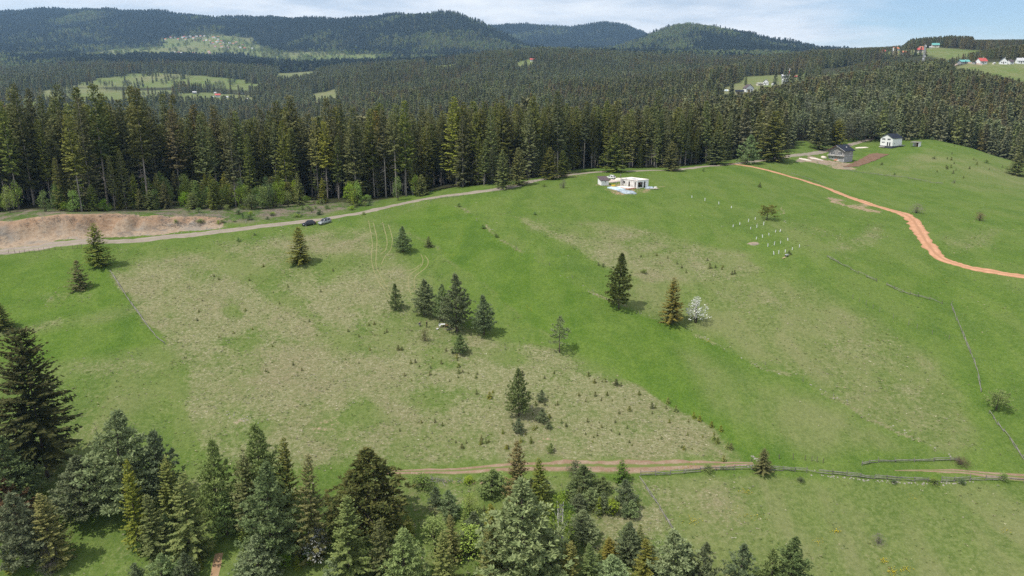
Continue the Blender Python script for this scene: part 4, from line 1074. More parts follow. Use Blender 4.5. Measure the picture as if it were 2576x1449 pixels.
# ---- seedlings scattered over the dry meadow (each one a plant)
def seedlings():
    r = np.random.default_rng(5)
    spots = [(1570,1165,'x')]
    zones = [([(1150,905),(1500,940),(1860,1110),(1870,1140),(1500,1120),(1180,1010)], 70, (6, 15)), ([(760,600),(1000,800),(1020,900),(700,1000),(480,800),(520,690)], 34, (6, 11)),
             ([(1500,640),(1800,640),(1880,700),(1560,690)], 16, (6, 12)), ([(1000,1060),(1380,1060),(1380,1140),(1000,1130)], 22, (8, 16)), ([(1000,880),(1150,880),(1170,960),(1020,960)], 20, (7, 14)),
             ([(2280,350),(2350,345),(2470,390),(2560,420),(2500,470),(2300,420)], 18, (5, 10))]
    znames = ['on the dry slope above the track end', 'on the dry meadow below the cars', 'in the scrubby patch above the columnar conifer', 'just above the reddish track', 'below the low pine bush by the table', 'on the grassy brow below the white house']
    for zi, (poly, n, (h0, h1)) in enumerate(zones):
        p = np.array(poly, float); lo, hi = p.min(0), p.max(0); got = 0
        while got < n:
            a, b = r.uniform(lo[0], hi[0]), r.uniform(lo[1], hi[1])
            if poly_sd(np.array([a]), np.array([b]), poly)[0] < 0: continue
            got += 1; hp = r.uniform(h0, h1) * (1.25 if r.random() < 0.15 else 0.85)
            q = place(a, b, 90, 620); s = mpp(q)
            ol = r.random() < .6; wd = r.uniform(0.30, 0.5)
            tree('seedling', 'spruce_seedling', q, hp * s, hp * s * wd, '%s %s%s spruce seedling %s' % ('bigger' if hp > (h0 + h1) / 2 else 'tiny', 'broad ' if wd > .4 else 'slim ', 'olive' if ol else 'dark green', znames[zi]), 'seedling', 'seedlings on the slope', 'needle_olive' if ol else 'needle_dark')
    for a, b in [(1820,1160),(1830,1128),(1790,1075),(1813,1085),(1805,1115),(1795,1107),(1838,1130),(1640,1027),(1700,1035),(1760,1060),(1745,1052),(1680,1015)]:
        q = place(a, b, 90, 620); s = mpp(q)
        tree('seedling', 'spruce_seedling', q, 17 * s, 6.5 * s, 'knee high olive seedling along the lower rim of the dry slope', 'seedling', 'seedlings on the slope', 'needle_olive')
    # weeds and bushes along the banks and fences
    for a, b, h_, w_, mt in [(1440,1182,10,14,'leaf_mid'),(2015,1213,14,22,'leaf_mid'),(2250,1217,12,18,'leaf_mid'),(2350,1220,20,28,'leaf_mid'),(2420,1216,14,22,'leaf_mid'),(2520,1209,24,30,'leaf_light'),(1780,1185,18,34,'leaf_light'),(1820,1180,12,20,'leaf_light'),
                          (1155,520,9,14,'leaf_mid'),(1215,575,10,16,'leaf_mid'),(1248,597,9,14,'leaf_mid'),(1345,540,8,12,'leaf_mid'),(1620,688,12,20,'leaf_mid'),(1518,672,10,10,'leaf_mid'),(1505,668,9,9,'leaf_mid'),(1585,705,12,12,'leaf_mid'),
                          (2330,349,9,12,'leaf_mid'),(2345,352,8,10,'leaf_mid'),(2385,358,10,11,'leaf_mid'),(2403,362,9,9,'leaf_mid'),(2412,365,9,10,'leaf_mid'),(2428,369,9,12,'leaf_mid'),(2350,400,7,12,'leaf_mid'),(2480,410,9,14,'leaf_mid'),(2250,440,6,9,'leaf_mid'),(2400,461,9,12,'bare'),
                          (915,540,8,12,'leaf_mid'),(1370,470,9,12,'leaf_light'),(1082,470,28,22,'leaf_light'),(600,607,10,14,'leaf_mid'),(640,592,6,10,'leaf_mid'),(2160,352,26,24,'leaf_mid'),(1770,432,10,9,'leaf_mid')] + [(float(r.uniform(420, 930)), 0.0, float(r.uniform(6, 15)), float(r.uniform(10, 24)), 'leaf_mid' if r.random() < .6 else 'leaf_light') for _ in range(46)]:
        if b <= 0:      # on the littered verge between the road and the wood
            top_ = float(np.interp(a, [w[0] for w in WOOD_EDGE], [w[1] for w in WOOD_EDGE])); bot_ = float(np.interp(a, [0, 300, 420, 540, 680, 770, 850, 930], [560, 545, 566, 566, 555, 545, 535, 522]))
            b = r.uniform(top_, bot_) if b == 0 else r.uniform(545, 560)
        q = place(a, b, 90, 640); s = mpp(q)
        tree('bare_bush' if mt == 'bare' else 'bush', 'low_bush', q, h_ * s, w_ / 2 * s, '%s %s bush %s' % ('bigger' if h_ > 12 else ('low' if h_ > 8 else 'tiny'), {'leaf_mid': 'green', 'leaf_light': 'bright green', 'bare': 'grey'}[mt], 'on top of the earth bank' if a < 420 and b < 600 else 'in the felled litter between road and wood' if a < 960 and b < 575 else 'beside the gravel road' if b < 610 and a < 950 else 'in the long rail fence' if b > 1100 else 'on the bank of the bright green strip' if a < 1400 else 'in the scrubby patch above the columnar conifer' if a < 1640 else 'on the grassy brow past the white house' if a > 2200 else 'by the road behind the houses'), 'bush', 'bushes along banks and fences', None if mt == 'bare' else mt)
seedlings()

# ------------------------------------------------------------------ the wood
def wood_points(y0, y1, sp, seed, jit=0.42):
    r = np.random.default_rng(seed)
    ys = np.arange(y0, y1, sp); out = []
    for y in ys:
        hw = 0.80 * y + 10
        xs = np.arange(-hw, hw, sp)
        out.append(np.stack([xs + r.uniform(-jit, jit, len(xs)) * sp, y + r.uniform(-jit, jit, len(xs)) * sp], 1))
    return np.concatenate(out), r
def far_visible(X, Y, Z, tall):
    """keep trees whose tip rises over all nearer canopy (with a margin)"""
    nb = 700; b = np.clip(((X / Y + 0.85) / 1.7 * nb).astype(int), 0, nb - 1)
    tg = (Z + tall - CAMZ) / Y
    order = np.argsort(Y); keep = np.zeros(len(X), bool); mx = np.full(nb, -9.0)
    for i in order:
        k = b[i]
        if tg[i] > mx[k] - 8.0 / Y[i]: keep[i] = True
        g = tg[i] - 0.45 * tall[i] / Y[i]
        if g > mx[k]: mx[k] = g
    return keep

pts, r_ = wood_points(222, 460, 5.2, 11)
X, Y = pts[:, 0], pts[:, 1]; U = X / Y
dpt = Y - wood_front(U)
clear = np.zeros(len(X), bool)
Z = height(X, Y); px, py = project(X, Y, Z)
clear |= (poly_sd(px, py, [(1988,396),(1998,352),(2034,350),(2064,374),(2040,390)]) > 0)
# trees keep off the road
rp = np.array([[q.x, q.y] for q in (place(a, b, 90, 640) for a, b in GRAVEL)])
rc = smooth_line(rp, 4.0)
dr = np.min(np.hypot(X[:, None] - rc[None, :, 0], Y[:, None] - rc[None, :, 1]), 1)
ok = (dpt > 0) & ~clear & (dr > 5.0)
gapn = vnoise(X / 15, Y / 15, 91)
ok &= ~((dpt < 16) & (gapn > 0.42))
glade = ((px > 380) & (px < 700) & (dpt < 26))         # younger growth in front of the old trees
ok &= ~(glade & (r_.random(len(X)) < 0.80))
X, Y, Z, U, dpt, px, py = (q[ok] for q in (X, Y, Z, U, dpt, px, py))
hh = 30.0 + 5.5 * r_.normal(0, 0.75, len(X)) + 2.0 * vnoise(X / 30, Y / 30, 93)
hh *= np.interp(px, [-200, 300, 700, 1000, 1300, 1700, 1900, 2100, 2576], [1.06, 1.06, 1.0, 0.92, 0.90, 0.82, 0.72, 0.66, 0.70])
hh *= np.where((dpt < 6) & (r_.random(len(X)) < 0.30), 0.62, 1.0)
vis = far_visible(X, Y, Z, hh)
X, Y, Z, hh, dpt, px, U = (q[vis] for q in (X, Y, Z, hh, dpt, px, U))
inframe = (px > -60) & (px < W0 + 60)
score = np.where(inframe, hh / Y * (1 + 0.35 * np.exp(-dpt / 12)), 0)
order = np.argsort(-score)
NEAR_N = 168
near_idx = order[:NEAR_N]; rest_idx = order[NEAR_N:]
ZONES = [(420, 'above the earth bank'), (760, 'behind the leafy saplings'), (1000, 'behind the parked cars'), (1300, 'at the road bend'), (1480, 'left of the building site'), (1720, 'behind the building site'),
         (1990, 'at the head of the clay road'), (2200, 'behind the grey house'), (2350, 'behind the white house'), (9999, 'past the grassy brow')]
def zone(a): return next(z for lim_, z in ZONES if a < lim_)
for i in near_idx:
    edge = dpt[i] < 13
    u_ = RNG.random()
    bare = (u_ < 0.72) if not edge else (u_ < 0.60)
    if px[i] > 1850: bare = u_ < 0.2
    mt = None
    q = RNG.random()
    if q < 0.13: mt = 'needle_olive'
    elif q < 0.18: mt = 'needle_brown'
    tree('bare_spruce' if bare else 'tall_spruce', 'spruce_tree', Vector((X[i], Y[i], Z[i])), hh[i], (hh[i] / 30) * (3.1 if bare else 3.8) * RNG.uniform(.85, 1.25),
         '%s%s %s spruce %s %s' % ('very tall ' if hh[i] > 31 else ('lower ' if hh[i] < 23 else 'tall '), {None: 'dark green', 'needle_olive': 'olive green', 'needle_brown': 'rust tinged'}[mt], 'bare stemmed' if bare else 'low boughed', 'edging the wood' if edge else 'inside the wood', zone(px[i])), 'tree', 'spruces at the front of the wood', mt, sink=0.1)
REST = [(X[rest_idx], Y[rest_idx], Z[rest_idx], hh[rest_idx])]

# younger growth under and before the old spruces
def undergrowth():
    r = np.random.default_rng(77); n = 0
    G = 'young growth along the front of the wood'
    for i in range(120):
        a = r.uniform(360, 760) if i < 76 else r.uniform(0, 1100)
        q0 = float(np.interp(a, [w[0] for w in WOOD_EDGE], [w[1] for w in WOOD_EDGE]))
        p = place(a, q0, 180, 620); yy = p.y + r.uniform(-6, 20) if i < 76 else p.y + r.uniform(-5, 4)
        x = p.x / p.y * yy; p = Vector((x, yy, hgt(x, yy)))
        k = r.random(); h_ = r.uniform(4, 10); lt = r.random() < .7
        zn = 'over the earth bank' if a < 300 else 'beside the earth bank end' if a < 420 else 'left in the young growth' if a < 480 else 'in the midst of the young growth' if a < 600 else 'towards the cars in the young growth' if a < 770 else 'above the road past the cars'
        zn = zn.replace('left in', 'bank side of').replace('towards the cars in', 'car side of'); sz = 'high' if h_ > 8 else ('waist thick' if h_ > 6 else 'low')
        if k < 0.52: tree('sapling', 'leafy_sapling', p, h_, r.uniform(1.6, 2.8), '%s %s leafy sapling before the old spruces %s' % (sz.replace('waist thick', 'middling'), 'bright green' if lt else 'dull green', zn), 'tree', G, 'leaf_light' if lt else 'leaf_mid')
        elif k < 0.62: tree('bush', 'leafy_bush', p, r.uniform(1.6, 3), r.uniform(1.2, 2.2), 'bright green low bush before the old spruces ' + zn, 'bush', G, 'leaf_light')
        else:
            fr_ = r.random() < .35
            tree('meadow_spruce', 'spruce_tree', p, h_ * 1.2, r.uniform(1.5, 2.8), '%s half grown %s spruce below old spruces %s' % (sz.replace('waist thick', 'middling'), 'yellow green' if fr_ else 'olive', zn), 'tree', 'half grown spruces along the front of the wood', 'needle_fresh' if fr_ else 'needle_olive')
    # lower trees at the front further right
    for a, b, h_, w_, k, mt in [(1265,474,95,46,'meadow_spruce','needle_olive'),(1305,466,92,50,'meadow_spruce','needle_olive'),(1385,452,80,50,'meadow_spruce','needle_dark'),(1415,446,66,40,'meadow_spruce','needle_olive'),
                            (1690,430,72,48,'meadow_spruce','needle_dark'),(1545,432,95,70,'meadow_spruce','needle_dark'),(1880,412,70,56,'young_pine','pine_needle'),(1945,404,120,90,'meadow_spruce','needle_dark'),(2060,376,70,50,'meadow_spruce','needle_olive'),
                            (2105,366,64,50,'meadow_spruce','needle_olive'),(2215,348,66,46,'meadow_spruce','needle_olive'),(2180,346,70,52,'pine','pine_needle'),(2350,340,60,48,'pine','pine_needle'),(2320,326,66,40,'meadow_spruce','needle_fresh'),(1800,414,84,60,'meadow_spruce','needle_dark')]:
        p = place(a, b, 180, 640)
        tree(k, 'pine_tree' if 'pine' in k else 'spruce_tree', p, h_ * mpp(p), w_ / 2 * mpp(p), {1265:'first of two full skirted spruces where the road bends under the wood',1305:'second of two full skirted spruces where the road bends under the wood',1385:'dark full skirted spruce over the road left of the bare grey shrub',1415:'short spruce beside the dark one over the road',1690:'dark spruce standing forward on the grass right of the building site',1545:'broad dark spruce shading the road behind the white car',1880:'bluish pine at the start of the clay road',1945:'big dark spruce right of the clay road start',2060:'olive spruce behind the grey house drive',2105:'olive spruce right behind the grey house',2215:'olive spruce between the white house and the road',2180:'pine over the road between the two houses',2350:'grey pine behind the small open shed',2320:'fresh green spruce by the road into the wood',1800:'dark spruce at the road fork by the clay road'}[a], 'tree', 'conifers before the wood along the road', mt)
undergrowth()

# ------------------------------------------------------------------ the rest of the wood and the wooded hills, far too many to count
PROTO = bpy.data.collections.new('forest_models')
def proto(name, me_pair, i):
    """one model out of trunk and crown for the forest beyond the front ranks"""
    t, c = me_pair
    bm = bmesh.new(); bm.from_mesh(c); nf = len(bm.faces)
    bm.from_mesh(t)
    bm.faces.ensure_lookup_table()
    for f in bm.faces[nf:]: f.material_index = 1
    me = bpy.data.meshes.new(name); bm.to_mesh(me); bm.free()
    me.materials.append(c.materials[0]); me.materials.append(t.materials[0])
    o = bpy.data.objects.new('%02d_%s' % (i, name), me); PROTO.objects.link(o); return o
pi = 0
protos = []
def add_proto(name, h, pair):
    global pi
    proto(name, pair, pi); protos.append(h); pi += 1
for k in (0, 2): add_proto('spruce_a', 30, KIND['tall_spruce'][k][2:])
for k in (0, 3): add_proto('spruce_b', 30, KIND['bare_spruce'][k][2:])
M0 = pi
foliage('needle_far', (0.125, 0.146, 0.056), (0.168, 0.181, 0.074), (0.202, 0.168, 0.074), 0.18, 0.02, 0.6)
foliage('needle_light', (0.150, 0.178, 0.074), (0.198, 0.216, 0.098), (0.22, 0.20, 0.10), 0.18, 0.02, 0.6)
foliage('needle_warm', (0.150, 0.138, 0.052), (0.190, 0.168, 0.066), (0.22, 0.17, 0.08), 0.18, 0.02, 0.6)
foliage('needle_hill', (0.036, 0.052, 0.034), (0.055, 0.072, 0.044), (0.068, 0.075, 0.045), 0.18, 0.02, 0.5)  # dark conifers, their colour also standing in for cloud shade on the mountains
foliage('leaf_hill', (0.111, 0.145, 0.041), (0.166, 0.191, 0.056), (0.187, 0.196, 0.076), 0.18, 0.03, 0.5)
for k in range(8): add_proto('spruce_mid', 24, spruce(300 + k, 24, (3.2, 2.7, 3.6, 3.0)[k % 4], 0.06, 1.3, 1.9, 'needle_far' if k < 4 else ('needle_light' if k < 6 else 'needle_warm'), 0.70, 0.9, gaps=0.05, bw=1.3, bark='bark_dark'))
for k in range(2): add_proto('leafy_mid', 15, bush(310 + k, 15, 5.0, 0.15, 26, 1.1, 'leaf_dusty', per=14, stems=2))
M1 = pi
for k in range(3): add_proto('spruce_far', 24, spruce(320 + k, 24, 4.4, 0.04, 2.9, 3.4, 'needle_hill', 0.70, 0.8, gaps=0.0, nb=(5, 7), bw=1.6, bark='bark_dark'))
for k in range(3): add_proto('leafy_far', 18, bush(330 + k, 18, 7.5, 0.10, 16, 3.0, 'leaf_hill', per=9, stems=1))
M2 = pi

def scatter(name, Xs, Ys, Zs, Hs, var, rng, label, cat, wfac=1.0, coll=None, hts=None):
    n = len(Xs)
    me = bpy.data.meshes.new(name); me.vertices.add(n)
    me.vertices.foreach_set('co', np.stack([Xs, Ys, Zs], 1).astype(np.float32).ravel())
    ph = np.array(hts or protos)[var]
    sz = Hs / ph; sx = sz * rng.uniform(0.85, 1.2, n) * wfac
    a = me.attributes.new('scl', 'FLOAT_VECTOR', 'POINT'); a.data.foreach_set('vector', np.stack([sx, sx, sz], 1).astype(np.float32).ravel())
    a = me.attributes.new('turn', 'FLOAT_VECTOR', 'POINT'); a.data.foreach_set('vector', np.stack([rng.normal(0, .035, n), rng.normal(0, .035, n), rng.uniform(0, 6.28, n)], 1).astype(np.float32).ravel())
    a = me.attributes.new('pick', 'INT', 'POINT'); a.data.foreach_set('value', var.astype(np.int32))
    me.update()
    o = tag(obj(name, me), label, cat, None, 'stuff')
    ng = bpy.data.node_groups.new(name, 'GeometryNodeTree')
    ng.interface.new_socket('Geometry', in_out='INPUT', socket_type='NodeSocketGeometry')
    ng.interface.new_socket('Geometry', in_out='OUTPUT', socket_type='NodeSocketGeometry')
    N = ng.nodes; L = ng.links
    gi = N.new('NodeGroupInput'); go = N.new('NodeGroupOutput')
    ip = N.new('GeometryNodeInstanceOnPoints')
    ci = N.new('GeometryNodeCollectionInfo'); ci.inputs['Collection'].default_value = coll or PROTO
    ci.inputs['Separate Children'].default_value = True; ci.inputs['Reset Children'].default_value = True
    def na(nm, ty):
        x = N.new('GeometryNodeInputNamedAttribute'); x.data_type = ty; x.inputs['Name'].default_value = nm; return x.outputs['Attribute']
    L.new(gi.outputs[0], ip.inputs['Points']); L.new(ci.outputs[0], ip.inputs['Instance'])
    ip.inputs['Pick Instance'].default_value = True
    L.new(na('pick', 'INT'), ip.inputs['Instance Index'])
    er = N.new('FunctionNodeEulerToRotation'); L.new(na('turn', 'FLOAT_VECTOR'), er.inputs[0]); L.new(er.outputs[0], ip.inputs['Rotation'])
    L.new(na('scl', 'FLOAT_VECTOR'), ip.inputs['Scale'])
    L.new(ip.outputs[0], go.inputs[0])
    md = o.modifiers.new('trees', 'NODES'); md.node_group = ng
    return o

allX, allY, allZ, allH, allV = [], [], [], [], []
X, Y, Z, hh = REST[0]
v = r_.integers(0, 4, len(X)); v = np.where(Y > 380, r_.integers(M0, M0 + 4, len(X)), v)
allX.append(X); allY.append(Y); allZ.append(Z); allH.append(hh); allV.append(v)
def hills(y0, y1, sp, seed, hm, kinds, leafy, leaf_thr, tone):
    P2, r = wood_points(y0, y1, sp, seed)
    X, Y = P2[:, 0], P2[:, 1]; Z = height(X, Y); px, py = project(X, Y, Z)
    th = hm * r.uniform(0.62, 1.18, len(X)) * (1 + 0.15 * vnoise(X / 45, Y / 45, seed + 9))
    tallpx = th / Y * F0
    jk = np.where(px > 1700, 0.28, 1.0); jx = jk * (16 * fbm(X / 90, Y / 140, 301, 3) + 10 * vnoise(X / 30, Y / 40, 305)); jy = jk * 6 * fbm(X / 90, Y / 140, 302, 3)
    inf = in_fields(px + jx, py + jy) | in_fields(px + jx, py + jy - tallpx * np.where(px > 1700, 0.85, 0.5))
    n1 = vnoise(X / tone, Y / tone, seed + 3) + 0.5 * vnoise(X / tone * 2.7, Y / tone * 2.7, seed + 4) + r.normal(0, 0.30, len(X))
    lf = n1 > leaf_thr(px, py, Y)
    hedge = np.abs(vnoise(X / 260, Y / 420, 411) + .3 * vnoise(X / 70, Y / 110, 412)) < .09
    keepf = r.random(len(X)) < np.where((Y > 2600) & (px < 1100), np.where(hedge, 0.5, np.where(px > 560, 0.20, 0.05)), np.where((px < 700) & (Y < 2600), np.where(np.abs(vnoise(X / 150, Y / 230, 401) + .3 * vnoise(X / 40, Y / 60, 402)) < .07, 0.42, 0.006), 0.0))
    ok = (~inf | keepf) & (px > -80) & (px < W0 + 80)
    lf |= (inf & keepf & ((Y > 2600) | (r.random(len(X)) < .45)))
    th = np.where(lf, th * 0.72, th)
    # stands on the right hand hills stay below the lines of sight to the villages behind them
    l1 = np.interp(px, [2000,2073,2177,2263,2315,2366,2401,2453,2505,2556,2576,2700], [205,183,151,144,150,144,168,171,185,195,213,230])
    l2 = np.interp(px, [2380,2450,2520,2576,2700], [138,128,115,110,108]); l3 = np.interp(px, [2000,2218,2270,2290,2384,2444,2448,2600], [125,117,112,95,87,90,99,98])
    lim = np.where(Y > 1440, l3, np.where((px > 2385) & (Y > 1030), l2, l1))
    hmax = CAMZ + Y * row_tan(lim) - Z
    rgt = (px > 2060) & (Y < 3000) & (Y > 600)
    th = np.where(rgt, np.minimum(th, hmax * r.uniform(0.8, 1.0, len(X))), th); ok &= ~(rgt & (hmax < 7))
    X, Y, Z, th, lf = (q[ok] for q in (X, Y, Z, th, lf))
    cv_ = r.integers(kinds[0], min(kinds[1], kinds[0] + 4), len(X))
    if kinds[1] - kinds[0] > 4:          # stands of lighter and of browner spruce
        nz = fbm(X / 130, Y / 190, seed + 60, 3) + r.normal(0, 0.22, len(X))
        nw = fbm(X / 100, Y / 150, seed + 70, 3) + r.normal(0, 0.25, len(X))
        cv_ = np.where(nw > 0.26, r.integers(kinds[0] + 6, kinds[1], len(X)), cv_)
        cv_ = np.where(nz > 0.14, r.integers(kinds[0] + 4, kinds[0] + 6, len(X)), cv_)
    v = np.where(lf, r.integers(leafy[0], leafy[1], len(X)), cv_)
    return X, Y, Z, th, v
G1 = hills(460, 900, 5.6, 21, 22, (M0, M0 + 8), (M0 + 8, M1), lambda px, py, Y: np.where((px > 2010) & (px < 2250) & (Y < 680), -0.55, 1.05), 60)
G2 = hills(900, 2300, 8.2, 22, 22, (M0, M0 + 8), (M0 + 8, M1), lambda px, py, Y: np.full(px.shape, 0.95), 90)
G3 = hills(2300, 6900, 15.0, 23, 24, (M1, M1 + 3), (M1 + 3, M2), lambda px, py, Y: np.interp(px, [0, 300, 700, 1000, 1200, 1500, 1800, 2100], [0.25, .45, .75, .35, .2, .1, -.1, .1]), 330)
X, Y, Z, hh, v = (np.concatenate(q) for q in zip((allX[0], allY[0], allZ[0], allH[0], allV[0]), G1, G2, G3))
k = far_visible(X, Y, Z, hh)
print('forest points', len(X), 'kept', int(k.sum()))
X, Y, Z, hh, v = (q[k] for q in (X, Y, Z, hh, v))
scatter('forest', X, Y, Z - 0.3, hh, v, np.random.default_rng(3), 'dense conifer forest covering the hills and mountains behind the meadows', 'forest')
# ------------------------------------------------------------------ materials of built things
plain('wall_white', (0.74, 0.74, 0.73), 0.85, 0.06, 1.2, 0.2)
plain('wall_cream', (0.62, 0.57, 0.47), 0.85, 0.08, 1.0, 0.2)
plain('wall_pink', (0.55, 0.42, 0.36), 0.85, 0.1, 1.0, 0.2)
plain('wall_block', (0.30, 0.30, 0.30), 0.9, 0.16, 2.5, 0.4)
plain('concrete', (0.55, 0.53, 0.50), 0.9, 0.22, 0.9, 0.4)
plain('concrete_pale', (0.66, 0.60, 0.56), 0.9, 0.12, 1.3, 0.3)
plain('plinth_dark', (0.05, 0.055, 0.07), 0.8, 0.1)
plain('roof_dark', (0.020, 0.024, 0.036), 0.75, 0.25, 2.0, 0.3, 0.08)
plain('roof_brown', (0.085, 0.062, 0.066), 0.7, 0.2, 2.0, 0.3)
plain('roof_red', (0.42, 0.085, 0.075), 0.75, 0.2, 1.0, 0.3)
plain('roof_orange', (0.46, 0.175, 0.095), 0.8, 0.2, 1.0, 0.3)
plain('roof_teal', (0.12, 0.34, 0.32), 0.6, 0.15, 1.0, 0.2)
plain('roof_grey', (0.42, 0.42, 0.43), 0.7, 0.15, 1.0, 0.2)
plain('frame_white', (0.78, 0.78, 0.78), 0.6, 0.04)
plain('glass_dark', (0.018, 0.022, 0.03), 0.12, 0.1, 1.0, 0, 0.6)
plain('door_dark', (0.05, 0.04, 0.04), 0.6, 0.15)
plain('wood_grey', (0.185, 0.172, 0.155), 0.9, 0.3, 7.0, 0.5)
plain('wood_dark', (0.12, 0.10, 0.085), 0.9, 0.3, 6.0, 0.5)
plain('wood_plank', (0.27, 0.26, 0.25), 0.9, 0.32, 4.0, 0.4)
plain('wood_fresh', (0.50, 0.38, 0.22), 0.85, 0.2, 5.0, 0.3)
plain('wood_red', (0.32, 0.16, 0.085), 0.85, 0.25, 5.0, 0.3)
plain('plastic_white', (0.66, 0.66, 0.65), 0.45, 0.04)
plain('plastic_yellow', (0.72, 0.50, 0.06), 0.5, 0.1)
plain('tarp_blue', (0.38, 0.48, 0.54), 0.5, 0.25, 1.6, 0.4, 0.35)
plain('tarp_grey', (0.26, 0.31, 0.35), 0.5, 0.3, 1.6, 0.4, 0.35)
plain('sand', (0.56, 0.49, 0.42), 0.95, 0.15, 2.0, 0.4)
plain('rubble', (0.47, 0.40, 0.35), 0.95, 0.3, 4.0, 0.6)
plain('brick', (0.42, 0.20, 0.12), 0.9, 0.2, 6.0, 0.4)
plain('stone', (0.29, 0.265, 0.23), 0.95, 0.25, 5.0, 0.5)
plain('steel', (0.36, 0.37, 0.38), 0.45, 0.15, 3.0, 0, 0.5, 0.6)
plain('steel_red', (0.50, 0.10, 0.07), 0.5, 0.15)
plain('rubber', (0.02, 0.02, 0.02), 0.8, 0.1)
plain('rim', (0.42, 0.43, 0.44), 0.35, 0.1, 3, 0, 0.5, 0.7)
plain('paint_dark', (0.012, 0.014, 0.024), 0.22, 0.1, 1, 0, 0.6)
plain('paint_silver', (0.30, 0.315, 0.32), 0.28, 0.08, 1, 0, 0.5, 0.45)
plain('paint_white', (0.78, 0.78, 0.77), 0.3, 0.03, 1, 0, 0.5)
plain('lamp_glass', (0.80, 0.82, 0.84), 0.12, 0.05, 1, 0, 0.7)
plain('lamp_red', (0.45, 0.03, 0.02), 0.25, 0.05, 1, 0, 0.5)
plain('cloth_black', (0.012, 0.012, 0.014), 0.9, 0.2)
plain('cloth_navy', (0.035, 0.045, 0.085), 0.9, 0.2)
plain('cloth_grey', (0.20, 0.21, 0.20), 0.9, 0.2)
plain('cloth_pale', (0.62, 0.60, 0.56), 0.9, 0.1)
plain('skin', (0.50, 0.31, 0.23), 0.6, 0.08)
plain('hair_dark', (0.03, 0.022, 0.018), 0.7, 0.2)
plain('hair_fair', (0.42, 0.28, 0.18), 0.7, 0.2)

def on_ground(px, py, y0=60, y1=9000): return place(px, py, y0, y1)
def wall_with_holes(mb, L, Hh, T, holes, m=0):
    """upright wall along x from 0..L, thickness T towards +y; holes: (x0,x1,z0,z1)"""
    xs = sorted({0.0, L} | {h[0] for h in holes} | {h[1] for h in holes})
    for a, b in zip(xs[:-1], xs[1:]):
        hs = sorted([(h[2], h[3]) for h in holes if h[0] <= a + 1e-6 and h[1] >= b - 1e-6])
        z = 0.0
        for z0, z1 in hs:
            if z0 > z + 1e-3: mb.box(((a + b) / 2, T / 2, (z + z0) / 2), (b - a, T, z0 - z), 0, m)
            z = z1
        if z < Hh - 1e-3: mb.box(((a + b) / 2, T / 2, (z + Hh) / 2), (b - a, T, Hh - z), 0, m)
def xf(me, mat): me.transform(mat); return me

def window(parent, x, y, z, w, h, rz=0.0, panes=2, frame='frame_white', glass='glass_dark', proud=0.05, label=None):
    """window on a facade: frame with mullions, dark panes under it; rz turns it about z"""
    t = 0.11; mb = MB()
    mb.box((0, 0, h / 2 - t / 2), (w, proud, t)); mb.box((0, 0, -h / 2 + t / 2), (w, proud, t))
    for k in range(panes + 1):
        xx = -w / 2 + t / 2 + k * (w - t) / panes
        mb.box((xx, -0.002, 0), (t, proud, h - 2 * t))
    f = obj('window', mb.mesh('window', frame), parent, (x, y, z), (0, 0, rz), None, label)
    for k in range(panes):
        pw = (w - t) / panes - t
        g = MB(); g.box((-w / 2 + t / 2 + (k + .5) * (w - t) / panes, 0.012, 0), (pw, 0.03, h - 2 * t))
        obj('pane', g.mesh('pane', glass), f)
    return f
def gable_house(root, w, d, hw, rise, over, wallm, roofm, ridge='y', eave=0.22):
    """walls (pentagon prism) and a two slope roof as parts of root; front is -y"""
    mb = MB()
    if ridge == 'y':
        mb.prism([(-w/2, -0.8), (w/2, -0.8), (w/2, hw), (0, hw + rise), (-w/2, hw)], -d/2, d/2, 0, 'y')
        span, ln = w, d
    else:
        mb.prism([(-d/2, -0.8), (d/2, -0.8), (d/2, hw), (0, hw + rise), (-d/2, hw)], -w/2, w/2, 0, 'x')
        span, ln = d, w
    wall = obj('wall', mb.mesh('wall', wallm), root)
    sl = rise / (span / 2); e = span / 2 + over
    rb = MB(); T = 0.2
    for s in (-1, 1):
        prof = [(0, hw + rise + 0.03), (s * e, hw + rise + 0.03 - sl * e), (s * e, hw + rise + 0.03 - sl * e + T), (0, hw + rise + T * 1.25 + 0.03)]
        rb.prism(prof, -ln/2 - over, ln/2 + over, 0, 'y' if ridge == 'y' else 'x')
    roof = obj('roof', rb.mesh('roof', roofm), root)
    return wall, roof

